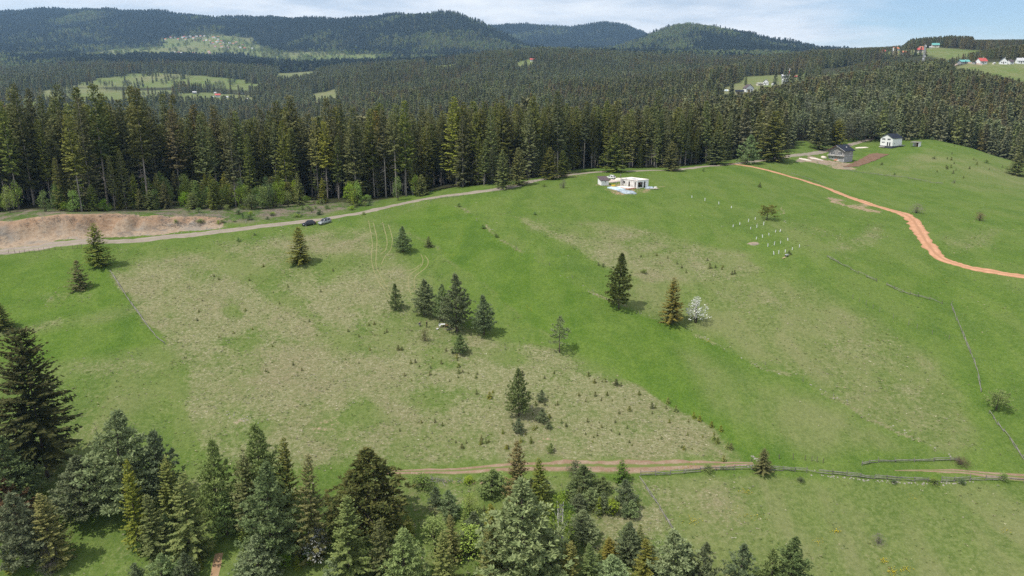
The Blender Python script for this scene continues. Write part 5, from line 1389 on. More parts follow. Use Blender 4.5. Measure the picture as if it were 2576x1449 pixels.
# ------------------------------------------------------------------ grey house on the slope
def grey_house():
    p = on_ground(2113, 403.5, 300, 500)
    rt = thing('house', 'grey block and plank house with dark blue roof beside the tilled plot', 'house', p, R(-54))
    w, d, h1, hw, rise = 9.4, 8.2, 2.75, 5.7, 2.5
    mb = MB(); mb.box((0, 0, h1 / 2 - 0.5), (w, d, h1 + 1.0))
    obj('ground_floor_wall', mb.mesh('wall', 'wall_block'), rt)
    mb = MB(); mb.prism([(-w/2+.02, h1 + .18), (w/2-.02, h1 + .18), (w/2-.02, hw), (0, hw + rise), (-w/2+.02, hw)], -d/2+.02, d/2-.02, 0, 'y')
    up = obj('upper_wall', mb.mesh('wall', 'wood_plank'), rt)
    n = 22                                    # upright boards on the gable
    for k in range(n):
        x = -w/2 + .25 + k * (w - .5) / (n - 1)
        ht = hw + rise * (1 - abs(x) / (w/2)) - h1 - .35
        b = MB(); b.box((x, -d/2 - .015, h1 + .2 + ht / 2), ((w - .5) / (n - 1) - .05, .05 + .02 * (k % 3), ht)); obj('board', b.mesh('board', 'wood_plank'), up)
    mb = MB(); mb.box((0, -.35, h1 + .09), (w + .5, d + 1.1, .18)); obj('floor_slab', mb.mesh('slab', 'concrete'), rt)
    e = w/2 + .8; sl = rise / (w/2); rb = MB()
    for s in (-1, 1):
        rb.prism([(0, hw + rise + .03), (s*e, hw + rise + .03 - sl*e), (s*e, hw + rise + .25 - sl*e), (0, hw + rise + .29)], -d/2 - 1.1, d/2 + .7, 0, 'y')
    rf = obj('roof', rb.mesh('roof', 'roof_dark'), rt)
    for s in (-1, 1):
        bb = MB(); bb.prism([(0, hw + rise - .10), (s*e, hw + rise - .10 - sl*e), (s*e, hw + rise + .02 - sl*e), (0, hw + rise + .02)], -d/2 - 1.14, -d/2 - 1.06, 0, 'y'); obj('barge_board', bb.mesh('board', 'frame_white' if s > 0 else 'wood_red'), rf)
    c = MB(); c.box((2.6, .6, hw + rise - 1.05), (.5, .5, .7)); obj('chimney', c.mesh('chimney', 'concrete'), rf)
    for x in (-2.1, 2.1): window(rt, x, -d/2 - .07, h1 + 1.45, 2.3, 2.0, 0, 3)
    for x in (-2.1, 2.1): window(rt, x, -d/2 - .03, 1.5, 1.4, 1.25, 0, 2)
    window(rt, w/2 + .03, 1.2, h1 + 1.7, 1.0, 1.0, R(90), 2); window(rt, w/2 + .03, -1.9, 1.7, .6, .6, R(90), 1)
    dp = MB(); dp.box((w/2 - .2, -d/2 - .06, 1.3), (.12, .12, 2.6)); obj('down_pipe', dp.mesh('pipe', 'frame_white'), rt)
grey_house()
def white_house():
    p = on_ground(2240, 369.5, 330, 520)
    rt = thing('house', 'white gabled house with dark roof and dark plinth above the tilled plot', 'house', p, R(-62))
    w, d = 8.0, 8.4
    gable_house(rt, w, d, 5.3, 2.2, .45, 'wall_white', 'roof_dark')
    mb = MB(); mb.box((0, 0, .05), (w + .08, d + .08, 1.5)); obj('plinth', mb.mesh('plinth', 'plinth_dark'), rt)
    for x in (-1.9, 1.5):
        window(rt, x, -d/2 - .03, 4.6, 2.2, 1.05, 0, 2)
    window(rt, -2.0, -d/2 - .03, 2.75, 2.0, .75, 0, 2)
    for x in (.9, 2.3):
        f = MB(); f.box((x, -d/2 - .02, 1.95), (1.05, .06, 2.3)); dd = obj('door', f.mesh('door', 'frame_white'), rt)
        g = MB(); g.box((x, -d/2 - .055, 1.95), (.82, .04, 2.1)); obj('pane', g.mesh('pane', 'glass_dark'), dd)
        hnd = MB(); hnd.box((x + .32, -d/2 - .10, 1.9), (.05, .06, .2)); obj('handle', hnd.mesh('handle', 'steel'), dd)
    s = MB(); s.box((-1.8, -d/2 - .9, .1), (3.4, 1.3, .22)); obj('step', s.mesh('step', 'concrete_pale'), rt)
    mt = MB(); mt.box((w/2 + .12, -2.6, 2.2), (.22, .4, .55)); obj('meter_box', mt.mesh('box', 'steel'), rt)
white_house()
def small_shed():
    p = on_ground(2303, 368.5, 330, 540)
    rt = thing('shed', 'small open fronted white shed beside the white house', 'shed', p, R(-50))
    mb = MB(); mb.box((2.2, 0, 1.1), (.15, 3.0, 2.6)); obj('side_wall', mb.mesh('wall', 'wall_white'), rt)
    mb = MB(); mb.box((0, 1.45, 1.1), (4.5, .15, 2.6)); obj('back_wall', mb.mesh('wall', 'wall_white'), rt)
    mb = MB(); mb.box((.8, 0, 1.0), (.12, 2.6, 2.2)); obj('partition', mb.mesh('wall', 'wood_red'), rt)
    mb = MB(); mb.prism([(-1.75, 2.30), (1.75, 2.62), (1.75, 2.75), (-1.75, 2.43)], -2.6, 2.6, 0, 'x'); obj('roof', mb.mesh('roof', 'wood_grey'), rt)
    for x in (-2.1, .8): 
        q = MB(); q.box((x, -1.4, 1.1), (.14, .14, 2.4)); obj('post', q.mesh('post', 'wood_grey'), rt)
small_shed()
def trailer():
    p = on_ground(2269, 369.0, 330, 520)
    rt = thing('trailer', 'flat grey utility trailer parked against the white house', 'trailer', p, R(12))
    mb = MB(); mb.box((0, 0, .62), (3.0, 1.5, .10)); obj('bed', mb.mesh('bed', 'steel'), rt)
    for s in (-1, 1):
        q = MB(); q.box((0, s * .73, .84), (3.0, .04, .34)); obj('side_board', q.mesh('board', 'steel'), rt)
        q = MB(); q.tube([(0, s * .85 - .1, .32), (0, s * .85 + .1, .32)], .32, 12); obj('wheel', q.mesh('wheel', 'rubber'), rt)
    q = MB(); q.tube([(1.5, 0, .58), (2.7, 0, .45)], .05, 6); obj('drawbar', q.mesh('bar', 'steel'), rt)
trailer()
def mound(name, px, py, wx, wy, h, mat, label, cat, rz=0.0, seed=0, rough=.25, group=None):
    """heaped loose stuff as a lumpy low dome"""
    p = on_ground(px, py, 60, 640); n, m = 18, 8; V = []; Fq = []
    for j in range(m + 1):
        f = j / m; a = f * math.pi / 2
        for i in range(n):
            t = i * 2 * math.pi / n
            k = 1 + rough * float(vnoise(math.cos(t) * 1.7 + seed, math.sin(t) * 1.7 + f * 2, seed + 5))
            x = wx * math.cos(a) * math.cos(t) * k; y = wy * math.cos(a) * math.sin(t) * k
            z = h * math.sin(a) * (1 + rough * float(vnoise(x * 1.3 + seed, y * 1.3, seed + 9)))
            c, s = math.cos(rz), math.sin(rz); X_, Y_ = x * c - y * s, x * s + y * c
            V.append((X_, Y_, z + hgt(p.x + X_, p.y + Y_) - p.z - (.08 if j == 0 else 0)))
    for j in range(m):
        for i in range(n):
            Fq.append((j * n + i, j * n + (i + 1) % n, (j + 1) * n + (i + 1) % n, (j + 1) * n + i))
    me = bpy.data.meshes.new(name); me.from_pydata(V, [], Fq); me.materials.append(MATS[mat]); me.update()
    me.polygons.foreach_set('use_smooth', [True] * len(me.polygons))
    return tag(obj(name, me, None, p), label, cat, group)
mound('sand_heap', 2024, 401.5, 3.6, 1.5, .45, 'sand', 'pale flat sand heap farthest from the grey house along its drive', 'sand heap', .1, 1)
mound('sand_heap', 2053, 400.5, 4.2, 1.4, .5, 'sand', 'long pale sand heap in the middle of the grey house drive', 'sand heap', .2, 2)
mound('sand_heap', 2072, 397.5, 1.9, 1.3, 1.0, 'sand', 'steep white sand heap against the corner of the grey house', 'sand heap', .1, 3)
mound('soil_heap', 2103, 404.5, 1.2, .7, .9, 'brick', 'heap of red brick rubble before the grey house', 'rubble heap', 0, 4, .4)
mound('rubble_heap', 2112, 406.0, 1.9, .8, .8, 'rubble', 'heap of pinkish rubble at the corner of the grey house', 'rubble heap', 0, 5, .5)
mound('sand_heap', 2168, 371.5, 5.0, 1.2, .3, 'sand', 'flat gravel spread beside the road past the grey house', 'gravel heap', .2, 6)

# ------------------------------------------------------------------ building site on the hilltop meadow
def shell_building():
    A = on_ground(1602.5, 474.5, 200, 330); ang = R(36.0)
    rt = thing('house_shell', 'unfinished flat roofed concrete house shell on the hilltop building site', 'building', A, ang)
    L1, L2, Hh, T = 6.0, 9.0, 2.95, .25      # front along +x, long side along +y
    f = MB(); wall_with_holes(f, L1, Hh, T, [(.45, 3.0, .35, 2.35), (3.45, 4.5, .15, 2.45)])
    obj('front_wall', f.mesh('wall', 'wall_white'), rt)
    s = MB(); wall_with_holes(s, L2 - 2 * T, Hh, T, [(.55, 1.15, .25, 2.35), (3.6, 4.4, .1, 2.3), (6.3, 7.2, 1.2, 2.2)])
    xf_ = Matrix.Rotation(R(90), 4, 'Z') ; me = s.mesh('wall', 'concrete'); me.transform(Matrix.Translation((T, T, 0)) @ xf_); obj('side_wall', me, rt)
    b = MB(); b.box((L1 / 2, L2 - T / 2, Hh / 2), (L1, T, Hh)); obj('back_wall', b.mesh('wall', 'concrete'), rt)
    r_ = MB(); r_.box((L1 - T / 2, L2 / 2, Hh / 2), (T, L2 - 2 * T, Hh)); obj('end_wall', r_.mesh('wall', 'wall_white'), rt)
    i = MB(); i.box((L1 / 2, L2 * .45, Hh / 2), (L1 - 2 * T, .2, Hh - .02)); obj('inner_wall', i.mesh('wall', 'brick'), rt)
    g = MB(); g.box((L1 / 2, L2 / 2, -.3), (L1 - .02, L2 - .02, .62)); obj('floor_slab', g.mesh('slab', 'concrete'), rt)
    rf = MB(); rf.box((L1 / 2, L2 / 2, Hh + .1), (L1 + .3, L2 + .3, .2)); ro = obj('roof_slab', rf.mesh('slab', 'concrete_pale'), rt)
    for k, (x, y, w, d) in enumerate([(1.6, 2.2, 2.2, .9), (2.6, 4.6, 2.6, 1.0), (1.2, 7.2, 1.6, .8)]):
        q = MB(); q.box((x, y, Hh + .24), (w, d, .05), .3 * k); obj('sheet', q.mesh('sheet', 'tarp_grey'), ro)
    w2 = MB(); w2.box((-.7, L2 - 1.5, Hh / 2 - .1), (1.4, .22, Hh - .2)); obj('wing_wall', w2.mesh('wall', 'concrete'), rt)
shell_building()
def terrace():
    p = on_ground(1582, 471.5, 200, 330)
    o = thing('terrace_slab', 'pale concrete terrace slab poured in front of the unfinished house', 'slab', p, R(36))
    m = MB(); m.box((-1.2, .6, .0), (3.4, 6.6, .5)); obj('slab', m.mesh('slab', 'concrete_pale'), o)
    m = MB(); m.box((-1.2, .6, -.1), (4.1, 7.3, .3)); obj('earth_bed', m.mesh('bed', 'brick'), o)
terrace()
def site_shed():
    p = on_ground(1512.5, 466.6, 200, 330)
    rt = thing('shed', 'white site shed with a sloping dark brown roof', 'shed', p, R(20))
    w, d, hf, hb = 3.2, 3.0, 1.95, 2.9
    m = MB(); m.prism([(0, -.4), (d, -.4), (d, hb), (0, hf)], 0, w, 0, 'x'); obj('wall', m.mesh('wall', 'wall_white'), rt)
    s = (hb - hf) / d
    m = MB(); m.prism([(-.45, hf - .45 * s + .03), (d + .35, hb + .35 * s + .03), (d + .35, hb + .35 * s + .17), (-.45, hf - .45 * s + .17)], -.35, w + .45, 0, 'x'); obj('roof', m.mesh('roof', 'roof_brown'), rt)
    m = MB(); m.box((w * .55, -.02, 1.35), (.45, .05, .5)); wn_ = obj('window', m.mesh('window', 'steel'), rt)
    m = MB(); m.box((w * .55, -.05, 1.35), (.33, .03, .38)); obj('pane', m.mesh('pane', 'glass_dark'), wn_)
site_shed()
mound('tarpaulin', 1552, 476.5, 4.4, 1.25, .75, 'tarp_blue', 'light blue tarpaulin over a long stack on the building site', 'tarpaulin', R(-38), 11, .35)
mound('tarpaulin', 1577, 485.0, 3.4, 1.5, .85, 'tarp_grey', 'dark grey blue tarpaulin heap at the end of the light blue one', 'tarpaulin', R(-30), 12, .4)
mound('rubble_heap', 1538, 458.5, 1.9, 1.3, .9, 'rubble', 'stone rubble heap behind the white site shed', 'rubble heap', .2, 13, .5)
mound('sand_heap', 1556, 456.5, 2.4, 1.6, 1.3, 'sand', 'pale sand heap beside the back of the unfinished house', 'sand heap', .3, 14, .2)
mound('tarpaulin', 1635, 473.5, 2.0, 1.1, .6, 'tarp_grey', 'grey tarpaulin over timber at the front corner of the unfinished house', 'tarpaulin', .3, 15, .4)
def pipe_coil():
    p = on_ground(1543, 470.2, 200, 330)
    rt = thing('pipe_coil', 'coil of bright yellow pipe lying on the building site', 'pipe coil', p, .4)
    for k in range(4):
        m = MB(); rr = .78 - .05 * (k % 2)
        m.tube([(rr * math.cos(a), rr * .8 * math.sin(a), .16 + .17 * k) for a in np.linspace(0, 6.2, 22)], .1, 6); obj('turn', m.mesh('turn', 'plastic_yellow', smooth=True), rt)
pipe_coil()
def timber_stack():
    p = on_ground(1645, 475, 200, 330)
    rt = thing('timber_stack', 'stack of boards and sheets on the grass right of the unfinished house', 'timber', p, R(10))
    r = random.Random(4)
    for k in range(9):
        m = MB(); m.box((r.uniform(-.5, .5), -.9 + .22 * k, .1 + .07 * (k % 3)), (3.2 + r.uniform(-.6, .6), .2, .07), r.uniform(-.12, .12)); obj('board', m.mesh('board', r.choice(['wood_grey', 'frame_white', 'wood_fresh'])), rt)
    m = MB(); m.box((.8, .5, .45), (1.0, .8, .5), .3); obj('sack', m.mesh('sack', 'plastic_white', bevel=.12), rt)
timber_stack()
def stake_marker():
    p = on_ground(1665, 470, 200, 330)
    rt = thing('plank', 'single pale plank lying in the grass beyond the timber stack', 'plank', p, .1)
    m = MB(); m.box((0, 0, .06), (2.6, .2, .08)); obj('board', m.mesh('board', 'wood_fresh'), rt)
stake_marker()

# ------------------------------------------------------------------ cars
def car(px, py, ang, paint, label, suv=False, sunroof=False):
    p = on_ground(px, py, 180, 340)
    rt = thing('car', label, 'car', p, ang)
    L, Wd, Hh = (4.35, 1.82, 1.68) if suv else (4.25, 1.74, 1.46)
    g = .20 if suv else .16; belt = Hh * .60; hood = Hh * (.60 if suv else .57)
    # body: sections along x (front is +x): (x, halfwidth, z bottom, z top)
    S = [(L/2, .58, .34, .56), (L/2 - .10, .74, .26, .70), (L/2 - .45, .84, g, hood * .93), (L/2 - 1.15, Wd/2, g, hood), (.25, Wd/2, g, belt), (-.9, Wd/2, g, belt + .02), (-L/2 + .55, Wd/2, g, belt + .04), (-L/2 + .10, .80, .28, belt), (-L/2, .70, .40, belt - .12)]
    V = []; Fs = []
    for x, hw, zb, zt in S:
        m1 = zb + (zt - zb) * .55
        V += [(x, -hw * .90, zb), (x, -hw, m1), (x, -hw * .93, zt), (x, hw * .93, zt), (x, hw, m1), (x, hw * .90, zb)]
    n = 6
    for i in range(len(S) - 1):
        for k in range(n): Fs.append((i*n + k, (i+1)*n + k, (i+1)*n + (k+1) % n, i*n + (k+1) % n))
    Fs += [tuple(range(n)), tuple((len(S) - 1) * n + k for k in range(n - 1, -1, -1))]
    b = MB(); b.add(V, Fs); me = b.mesh('body', paint, smooth=False)
    body = obj('body', me, rt)
    md = body.modifiers.new('soft', 'BEVEL'); md.width = .05; md.segments = 2; md.limit_method = 'ANGLE'; md.angle_limit = .5
    # cabin
    xf0, xf1, xr1, xr0 = L/2 - 1.15, L/2 - 1.85, (-L/2 + .55 if suv else -L/2 + .80), (-L/2 + .12 if suv else -L/2 + .22)
    hwb, hwt = Wd/2 * .93, Wd/2 * .74
    zt = Hh
    cv = [(xf0, -hwb, belt), (xf0, hwb, belt), (xr0, hwb, belt), (xr0, -hwb, belt), (xf1, -hwt, zt), (xf1, hwt, zt), (xr1, hwt, zt), (xr1, -hwt, zt)]
    c = MB(); c.add([(x, y, z - (.08 if z == belt else 0)) for x, y, z in cv], [(0, 3, 2, 1), (4, 5, 6, 7), (0, 1, 5, 4), (1, 2, 6, 5), (2, 3, 7, 6), (3, 0, 4, 7)])
    cab = obj('cabin', c.mesh('cabin', paint), rt)
    md = cab.modifiers.new('soft', 'BEVEL'); md.width = .07; md.segments = 2
    def quad_panel(name, a, b_, c_, d_, mat, off=.012, inset=.08, parent=None):
        P4 = [Vector(q) for q in (a, b_, c_, d_)]; cen = sum(P4, Vector()) / 4
        nrm = (P4[1] - P4[0]).cross(P4[3] - P4[0]).normalized()
        if nrm.dot(cen - Vector((0, 0, belt))) < 0: nrm = -nrm
        q = [cen + (v - cen) * (1 - inset) for v in P4]
        vs_ = [v + nrm * off for v in q] + [v - nrm * .02 for v in q]
        m = MB(); m.add(vs_, [(0, 1, 2, 3), (7, 6, 5, 4), (0, 4, 5, 1), (1, 5, 6, 2), (2, 6, 7, 3), (3, 7, 4, 0)]); return obj(name, m.mesh(name, mat), parent or cab)
    quad_panel('windscreen', cv[0], cv[1], cv[5], cv[4], 'glass_dark', .014, .10)
    quad_panel('rear_window', cv[3], cv[2], cv[6], cv[7], 'glass_dark', .014, .18)
    for s, (q0, q1, q2, q3) in ((-1, (0, 3, 7, 4)), (1, (1, 2, 6, 5))):
        A, B_, C_, D_ = (Vector(cv[k]) for k in (q0, q1, q2, q3))
        for f0, f1 in ((.05, .47), (.52, .93)):
            quad_panel('side_window', A.lerp(B_, f0), A.lerp(B_, f1), D_.lerp(C_, f1), D_.lerp(C_, f0), 'glass_dark', .014, .12)
    if sunroof:
        m = MB(); m.box((xf1 - .75, 0, zt + .005), (1.2, hwt * 1.5, .03)); obj('sunroof', m.mesh('glass', 'glass_dark'), cab)
    for s in (-1, 1):
        m = MB(); m.box((L/2 - .27, s * .62, .60 if not suv else .68), (.30, .34, .15), -s * .35, top=(.85, .85)); obj('headlight', m.mesh('lamp', 'lamp_glass', bevel=.03), rt)
        m = MB(); m.box((-L/2 + .06, s * .66, belt - .16), (.14, .22, .30)); obj('tail_light', m.mesh('lamp', 'lamp_red'), rt)
        m = MB(); m.box((xf0 - .25, s * (Wd/2 + .10), belt + .05), (.14, .20, .13)); obj('mirror', m.mesh('mirror', paint, bevel=.03), rt)
    for x in (L/2 - .02, -L/2 - .005):
        m = MB(); m.box((x, 0, .47), (.03, .52, .12)); obj('number_plate', m.mesh('plate', 'frame_white'), rt)
    m = MB(); m.box((L/2 - .05, 0, .36), (.16, 1.15, .16)); obj('bumper_grille', m.mesh('grille', 'rubber'), rt)
    wr = .34 if suv else .31
    for x in (L/2 - .82, -L/2 + .80):
        for s in (-1, 1):
            m = MB(); m.tube([(x, s * (Wd/2 - .20), wr), (x, s * (Wd/2 + .015), wr)], wr, 18); wh = obj('wheel', m.mesh('tyre', 'rubber'), rt)
            m = MB(); m.tube([(x, s * (Wd/2 - .02), wr), (x, s * (Wd/2 + .03), wr)], wr * .62, 12); obj('rim', m.mesh('rim', 'rim'), wh)
    # sit on the slope
    fx, fy = math.cos(ang), math.sin(ang)
    zf = hgt(p.x + fx * 1.3, p.y + fy * 1.3); zr = hgt(p.x - fx * 1.3, p.y - fy * 1.3)
    zl = hgt(p.x - fy * .8, p.y + fx * .8); zq = hgt(p.x + fy * .8, p.y - fx * .8)
    rt.rotation_mode = 'XYZ'
    q = Matrix.Rotation(ang, 4, 'Z') @ Matrix.Rotation(-math.atan2(zf - zr, 2.6), 4, 'Y') @ Matrix.Rotation(math.atan2(zl - zq, 1.6), 4, 'X')
    rt.rotation_euler = q.to_euler(); rt.location.z = (zf + zr) / 2 + .02
    return rt
car(777.5, 566.5, R(-150), 'paint_dark', 'black hatchback parked on the grass beside the gravel road')
car(817.5, 562.5, R(-132), 'paint_silver', 'silver off roader with glass roof parked behind the black hatchback', True, True)
car(1536, 449.5, R(140), 'paint_white', 'white hatchback parked behind the site shed')

# ------------------------------------------------------------------ people
def person(p, label, pose, rz, mats, scale=1.0):
    """one skinned figure; mats: (legs, torso, skin, shoes, hair)"""
    J = pose; names = list(J)
    me = bpy.data.meshes.new('body'); idx = {k: i for i, k in enumerate(names)}
    edges = [(idx[a], idx[b]) for k, (co, rad, a) in J.items() if a for b in [k]]
    me.from_pydata([J[k][0] for k in names], edges, [])
    o = bpy.data.objects.new('body', me); COL.objects.link(o)
    sk = o.modifiers.new('skin', 'SKIN'); ss = o.modifiers.new('sub', 'SUBSURF'); ss.levels = 1; ss.render_levels = 1
    for i, k in enumerate(names):
        me.skin_vertices[0].data[i].radius = J[k][1] if isinstance(J[k][1], tuple) else (J[k][1], J[k][1])
        me.skin_vertices[0].data[i].use_root = (k == 'pelvis')
    dg = bpy.context.evaluated_depsgraph_get()
    m2 = bpy.data.meshes.new_from_object(o.evaluated_get(dg))
    bpy.data.objects.remove(o)
    for mt in mats[:4]: m2.materials.append(MATS[mt])
    pts_ = np.array([J[k][0] for k in names]); kinds = []
    for k in names:
        kinds.append(3 if k.startswith(('foot', 'toe')) else 2 if k.startswith(('hand', 'fin', 'thumb', 'neck', 'head', 'nose')) else 1 if k.startswith(('chest', 'waist', 'shoulder', 'elbow', 'wrist', 'collar')) else 0)
    for f in m2.polygons:
        c = np.array(f.center); f.material_index = kinds[int(np.argmin(((pts_ - c) ** 2).sum(1)))]
        f.use_smooth = True
    rt = thing('person', label, 'person', p, rz, None, (scale,) * 3)
    obj('body', m2, rt)
    hd = Vector(J['head'][0]); h = MB(); n = 10; V = []; Fq = []
    for j in range(6):
        a = R(-12 + 20 * j)
        for i in range(n):
            t = i * 6.2832 / n
            V.append((hd.x - .015 + .105 * math.cos(a) * math.cos(t), hd.y + .088 * math.cos(a) * math.sin(t), hd.z + .035 + .118 * math.sin(a)))
    for j in range(5):
        for i in range(n): Fq.append((j*n+i, j*n+(i+1) % n, (j+1)*n+(i+1) % n, (j+1)*n+i))
    h.add(V, Fq); obj('hair', h.mesh('hair', mats[4], smooth=True), rt)
    for s in (-1, 1):
        e = MB(); e.box((hd.x + .092, hd.y + s * .032, hd.z + .0), (.02, .026, .014)); obj('eye', e.mesh('eye', 'hair_dark'), rt)
    e = MB(); e.box((hd.x + .09, hd.y, hd.z - .065), (.02, .05, .012)); obj('mouth', e.mesh('mouth', 'brick'), rt)
    return rt
def hand(J, side, wrist, d, curl=.35):
    """palm with four fingers and a thumb hanging from a wrist joint; d: direction of the hand"""
    w = Vector(J[wrist][0]); d = Vector(d).normalized(); s = 1 if side == 'l' else -1
    x = Vector((1, 0, 0)); x = (x - d * x.dot(d)).normalized(); n = d.cross(x).normalized() * s
    pm = w + d * .07; J['hand_' + side] = (tuple(pm), (.035, .022), wrist)
    for k, (o_, ln) in enumerate(((-.030, .062), (-.010, .074), (.010, .070), (.029, .056))):
        a = pm + x * o_ + d * .03; b = a + d * ln * .55 + n * -.012 * curl; c = b + d * ln * .45 - n * .03 * curl
        J['fin%d_%s' % (k, side)] = (tuple(a), .0095, 'hand_' + side)
        J['finb%d_%s' % (k, side)] = (tuple(b), .009, 'fin%d_%s' % (k, side)); J['finc%d_%s' % (k, side)] = (tuple(c), .008, 'finb%d_%s' % (k, side))
    a = w + d * .045 + x * .035; b = a + d * .03 + x * .028
    J['thumb_' + side] = (tuple(a), .011, 'hand_' + side); J['thumbb_' + side] = (tuple(b), .0095, 'thumb_' + side)
def standing(stride=.0, armx=.0):
    J = {}
    J['pelvis'] = ((0, 0, .93), (.16, .12), None)
    J['waist'] = ((0, 0, 1.08), (.15, .11), 'pelvis'); J['chest'] = ((.01, 0, 1.30), (.18, .13), 'waist')
    J['collar'] = ((0, 0, 1.44), (.13, .09), 'chest'); J['neck'] = ((.015, 0, 1.52), .055, 'collar')
    J['head'] = ((.03, 0, 1.65), (.095, .105), 'neck'); J['headtop'] = ((.02, 0, 1.74), (.075, .08), 'head'); J['nose'] = ((.135, 0, 1.645), .014, 'head')
    for sd, s in (('l', 1), ('r', -1)):
        st = stride * s
        J['hip_' + sd] = ((0, s * .10, .88), .105, 'pelvis'); J['knee_' + sd] = ((.03 + st * .5, s * .11, .48), .068, 'hip_' + sd)
        J['ankle_' + sd] = ((st, s * .12, .10), .046, 'knee_' + sd); J['foot_' + sd] = ((.05 + st, s * .125, .045), .045, 'ankle_' + sd); J['toe_' + sd] = ((.19 + st, s * .135, .035), .035, 'foot_' + sd)
        J['shoulder_' + sd] = ((0, s * .20, 1.42), .072, 'collar'); J['elbow_' + sd] = ((.0 + armx * .4, s * .27, 1.12), .050, 'shoulder_' + sd)
        J['wrist_' + sd] = ((.06 + armx, s * .26, .88 + armx * .6), .034, 'elbow_' + sd)
        hand(J, sd, 'wrist_' + sd, (.15 + armx, 0, -1 + armx))
    return J
def crouching():
    J = {}
    J['pelvis'] = ((-.12, 0, .42), (.16, .13), None)
    J['waist'] = ((-.06, 0, .58), (.15, .12), 'pelvis'); J['chest'] = ((.06, 0, .78), (.18, .13), 'waist'); J['collar'] = ((.12, 0, .92), (.13, .09), 'chest')
    J['neck'] = ((.15, 0, .99), .055, 'collar'); J['head'] = ((.19, 0, 1.11), (.095, .105), 'neck'); J['headtop'] = ((.18, 0, 1.20), (.075, .08), 'head'); J['nose'] = ((.295, 0, 1.10), .014, 'head')
    for sd, s in (('l', 1), ('r', -1)):
        J['hip_' + sd] = ((-.08, s * .11, .40), .105, 'pelvis'); J['knee_' + sd] = ((.32, s * .17, .46), .072, 'hip_' + sd)
        J['ankle_' + sd] = ((.10, s * .15, .10), .048, 'knee_' + sd); J['foot_' + sd] = ((.15, s * .15, .05), .045, 'ankle_' + sd); J['toe_' + sd] = ((.28, s * .16, .035), .035, 'foot_' + sd)
        J['shoulder_' + sd] = ((.12, s * .20, .90), .070, 'collar'); J['elbow_' + sd] = ((.30, s * .25, .68), .048, 'shoulder_' + sd)
        J['wrist_' + sd] = ((.46, s * .16, .56), .033, 'elbow_' + sd); hand(J, sd, 'wrist_' + sd, (.8, -s * .2, -.45))
    return J
p_ = on_ground(1074, 824.0, 120, 220)
person(p_, 'person in black clothes standing in the grass by the white table', standing(.03, .05), R(170), ('cloth_black', 'cloth_black', 'skin', 'rubber', 'hair_dark'), 1.02)
p_ = on_ground(1055.5, 820.5, 120, 220)
person(p_, 'person in dark blue jacket crouching in the grass left of the one in black', crouching(), R(-40), ('cloth_grey', 'cloth_navy', 'skin', 'rubber', 'hair_fair'), 1.0)
p_ = on_ground(1561.5, 447.5, 200, 340)
person(p_, 'person with dark trousers walking behind the unfinished house', standing(.20, .1), R(200), ('cloth_black', 'cloth_grey', 'skin', 'rubber', 'hair_dark'), 1.0)

# ------------------------------------------------------------------ picnic place
def picnic():
    p = on_ground(1114, 822.5, 120, 220)
    t = thing('garden_table', 'white plastic garden table in the shade of the pines', 'table', p, .15)
    m = MB(); m.box((0, 0, .73), (1.15, .85, .05)); obj('table_top', m.mesh('top', 'plastic_white', bevel=.015), t)
    for x in (-.48, .48):
        for y in (-.34, .34):
            m = MB(); m.box((x, y, .33), (.07, .07, .76), 0, 0); obj('leg', m.mesh('leg', 'wood_fresh'), t)
    p = on_ground(1107, 823.5, 120, 220)
    c = thing('garden_chair', 'white plastic chair standing left of the garden table', 'chair', p, .5)
    m = MB(); m.box((0, 0, .43), (.46, .46, .04)); obj('seat', m.mesh('seat', 'plastic_white'), c)
    m = MB(); m.box((0, .23, .68), (.46, .04, .50)); obj('backrest', m.mesh('back', 'plastic_white'), c)
    for x in (-.2, .2):
        for y in (-.2, .2):
            m = MB(); m.box((x, y, .19), (.045, .045, .46)); obj('leg', m.mesh('leg', 'plastic_white'), c)
    p = on_ground(1121.5, 821.5, 120, 220)
    b = thing('wooden_bench', 'brown wooden bench behind the garden table', 'bench', p, -.6)
    m = MB(); m.box((0, 0, .44), (1.5, .34, .06)); obj('seat', m.mesh('seat', 'wood_red'), b)
    for x in (-.6, .6):
        m = MB(); m.box((x, 0, .17), (.08, .3, .48)); obj('leg', m.mesh('leg', 'wood_dark'), b)
    p = on_ground(1100, 828.5, 120, 220)
    q = thing('basin', 'white basin on the bare ground in front of the chair', 'basin', p, .3)
    m = MB(); n = 12
    for r0, r1, z0, z1 in ((.24, .32, .02, .20),):
        V = [(r0 * math.cos(k * 6.283 / n), r0 * math.sin(k * 6.283 / n), z0) for k in range(n)] + [(r1 * math.cos(k * 6.283 / n), r1 * math.sin(k * 6.283 / n), z1) for k in range(n)] + [(.28 * math.cos(k * 6.283 / n), .28 * math.sin(k * 6.283 / n), z1) for k in range(n)] + [(.2 * math.cos(k * 6.283 / n), .2 * math.sin(k * 6.283 / n), .06) for k in range(n)]
        Fq = [(j * n + k, j * n + (k + 1) % n, (j + 1) * n + (k + 1) % n, (j + 1) * n + k) for j in range(3) for k in range(n)] + [tuple(3 * n + k for k in range(n))]
        m.add(V, Fq)
    obj('bowl', m.mesh('bowl', 'plastic_white'), q)
    m = MB(); m.tube([(-.27, 0, .17), (-.36, 0, .20), (-.27, 0, .21)], .012, 4); obj('handle', m.mesh('handle', 'plastic_white'), q)
    # fire wood under the pine
    for k, (a, b_, lb) in enumerate([(1133, 829, 'grey weathered log on the bare ground under the pine'), (1152, 833, 'dark log lying below the tallest pine')]):
        p = on_ground(a, b_, 120, 220)
        m = MB(); m.tube([(-.9, 0, .12), (0, .04, .13), (.95, 0, .12)], [.13, .12, .10], 7); tag(obj('log', m.mesh('log', 'wood_grey' if k == 0 else 'wood_dark'), None, p, (0, 0, .3 + k)), lb, 'log')
picnic()
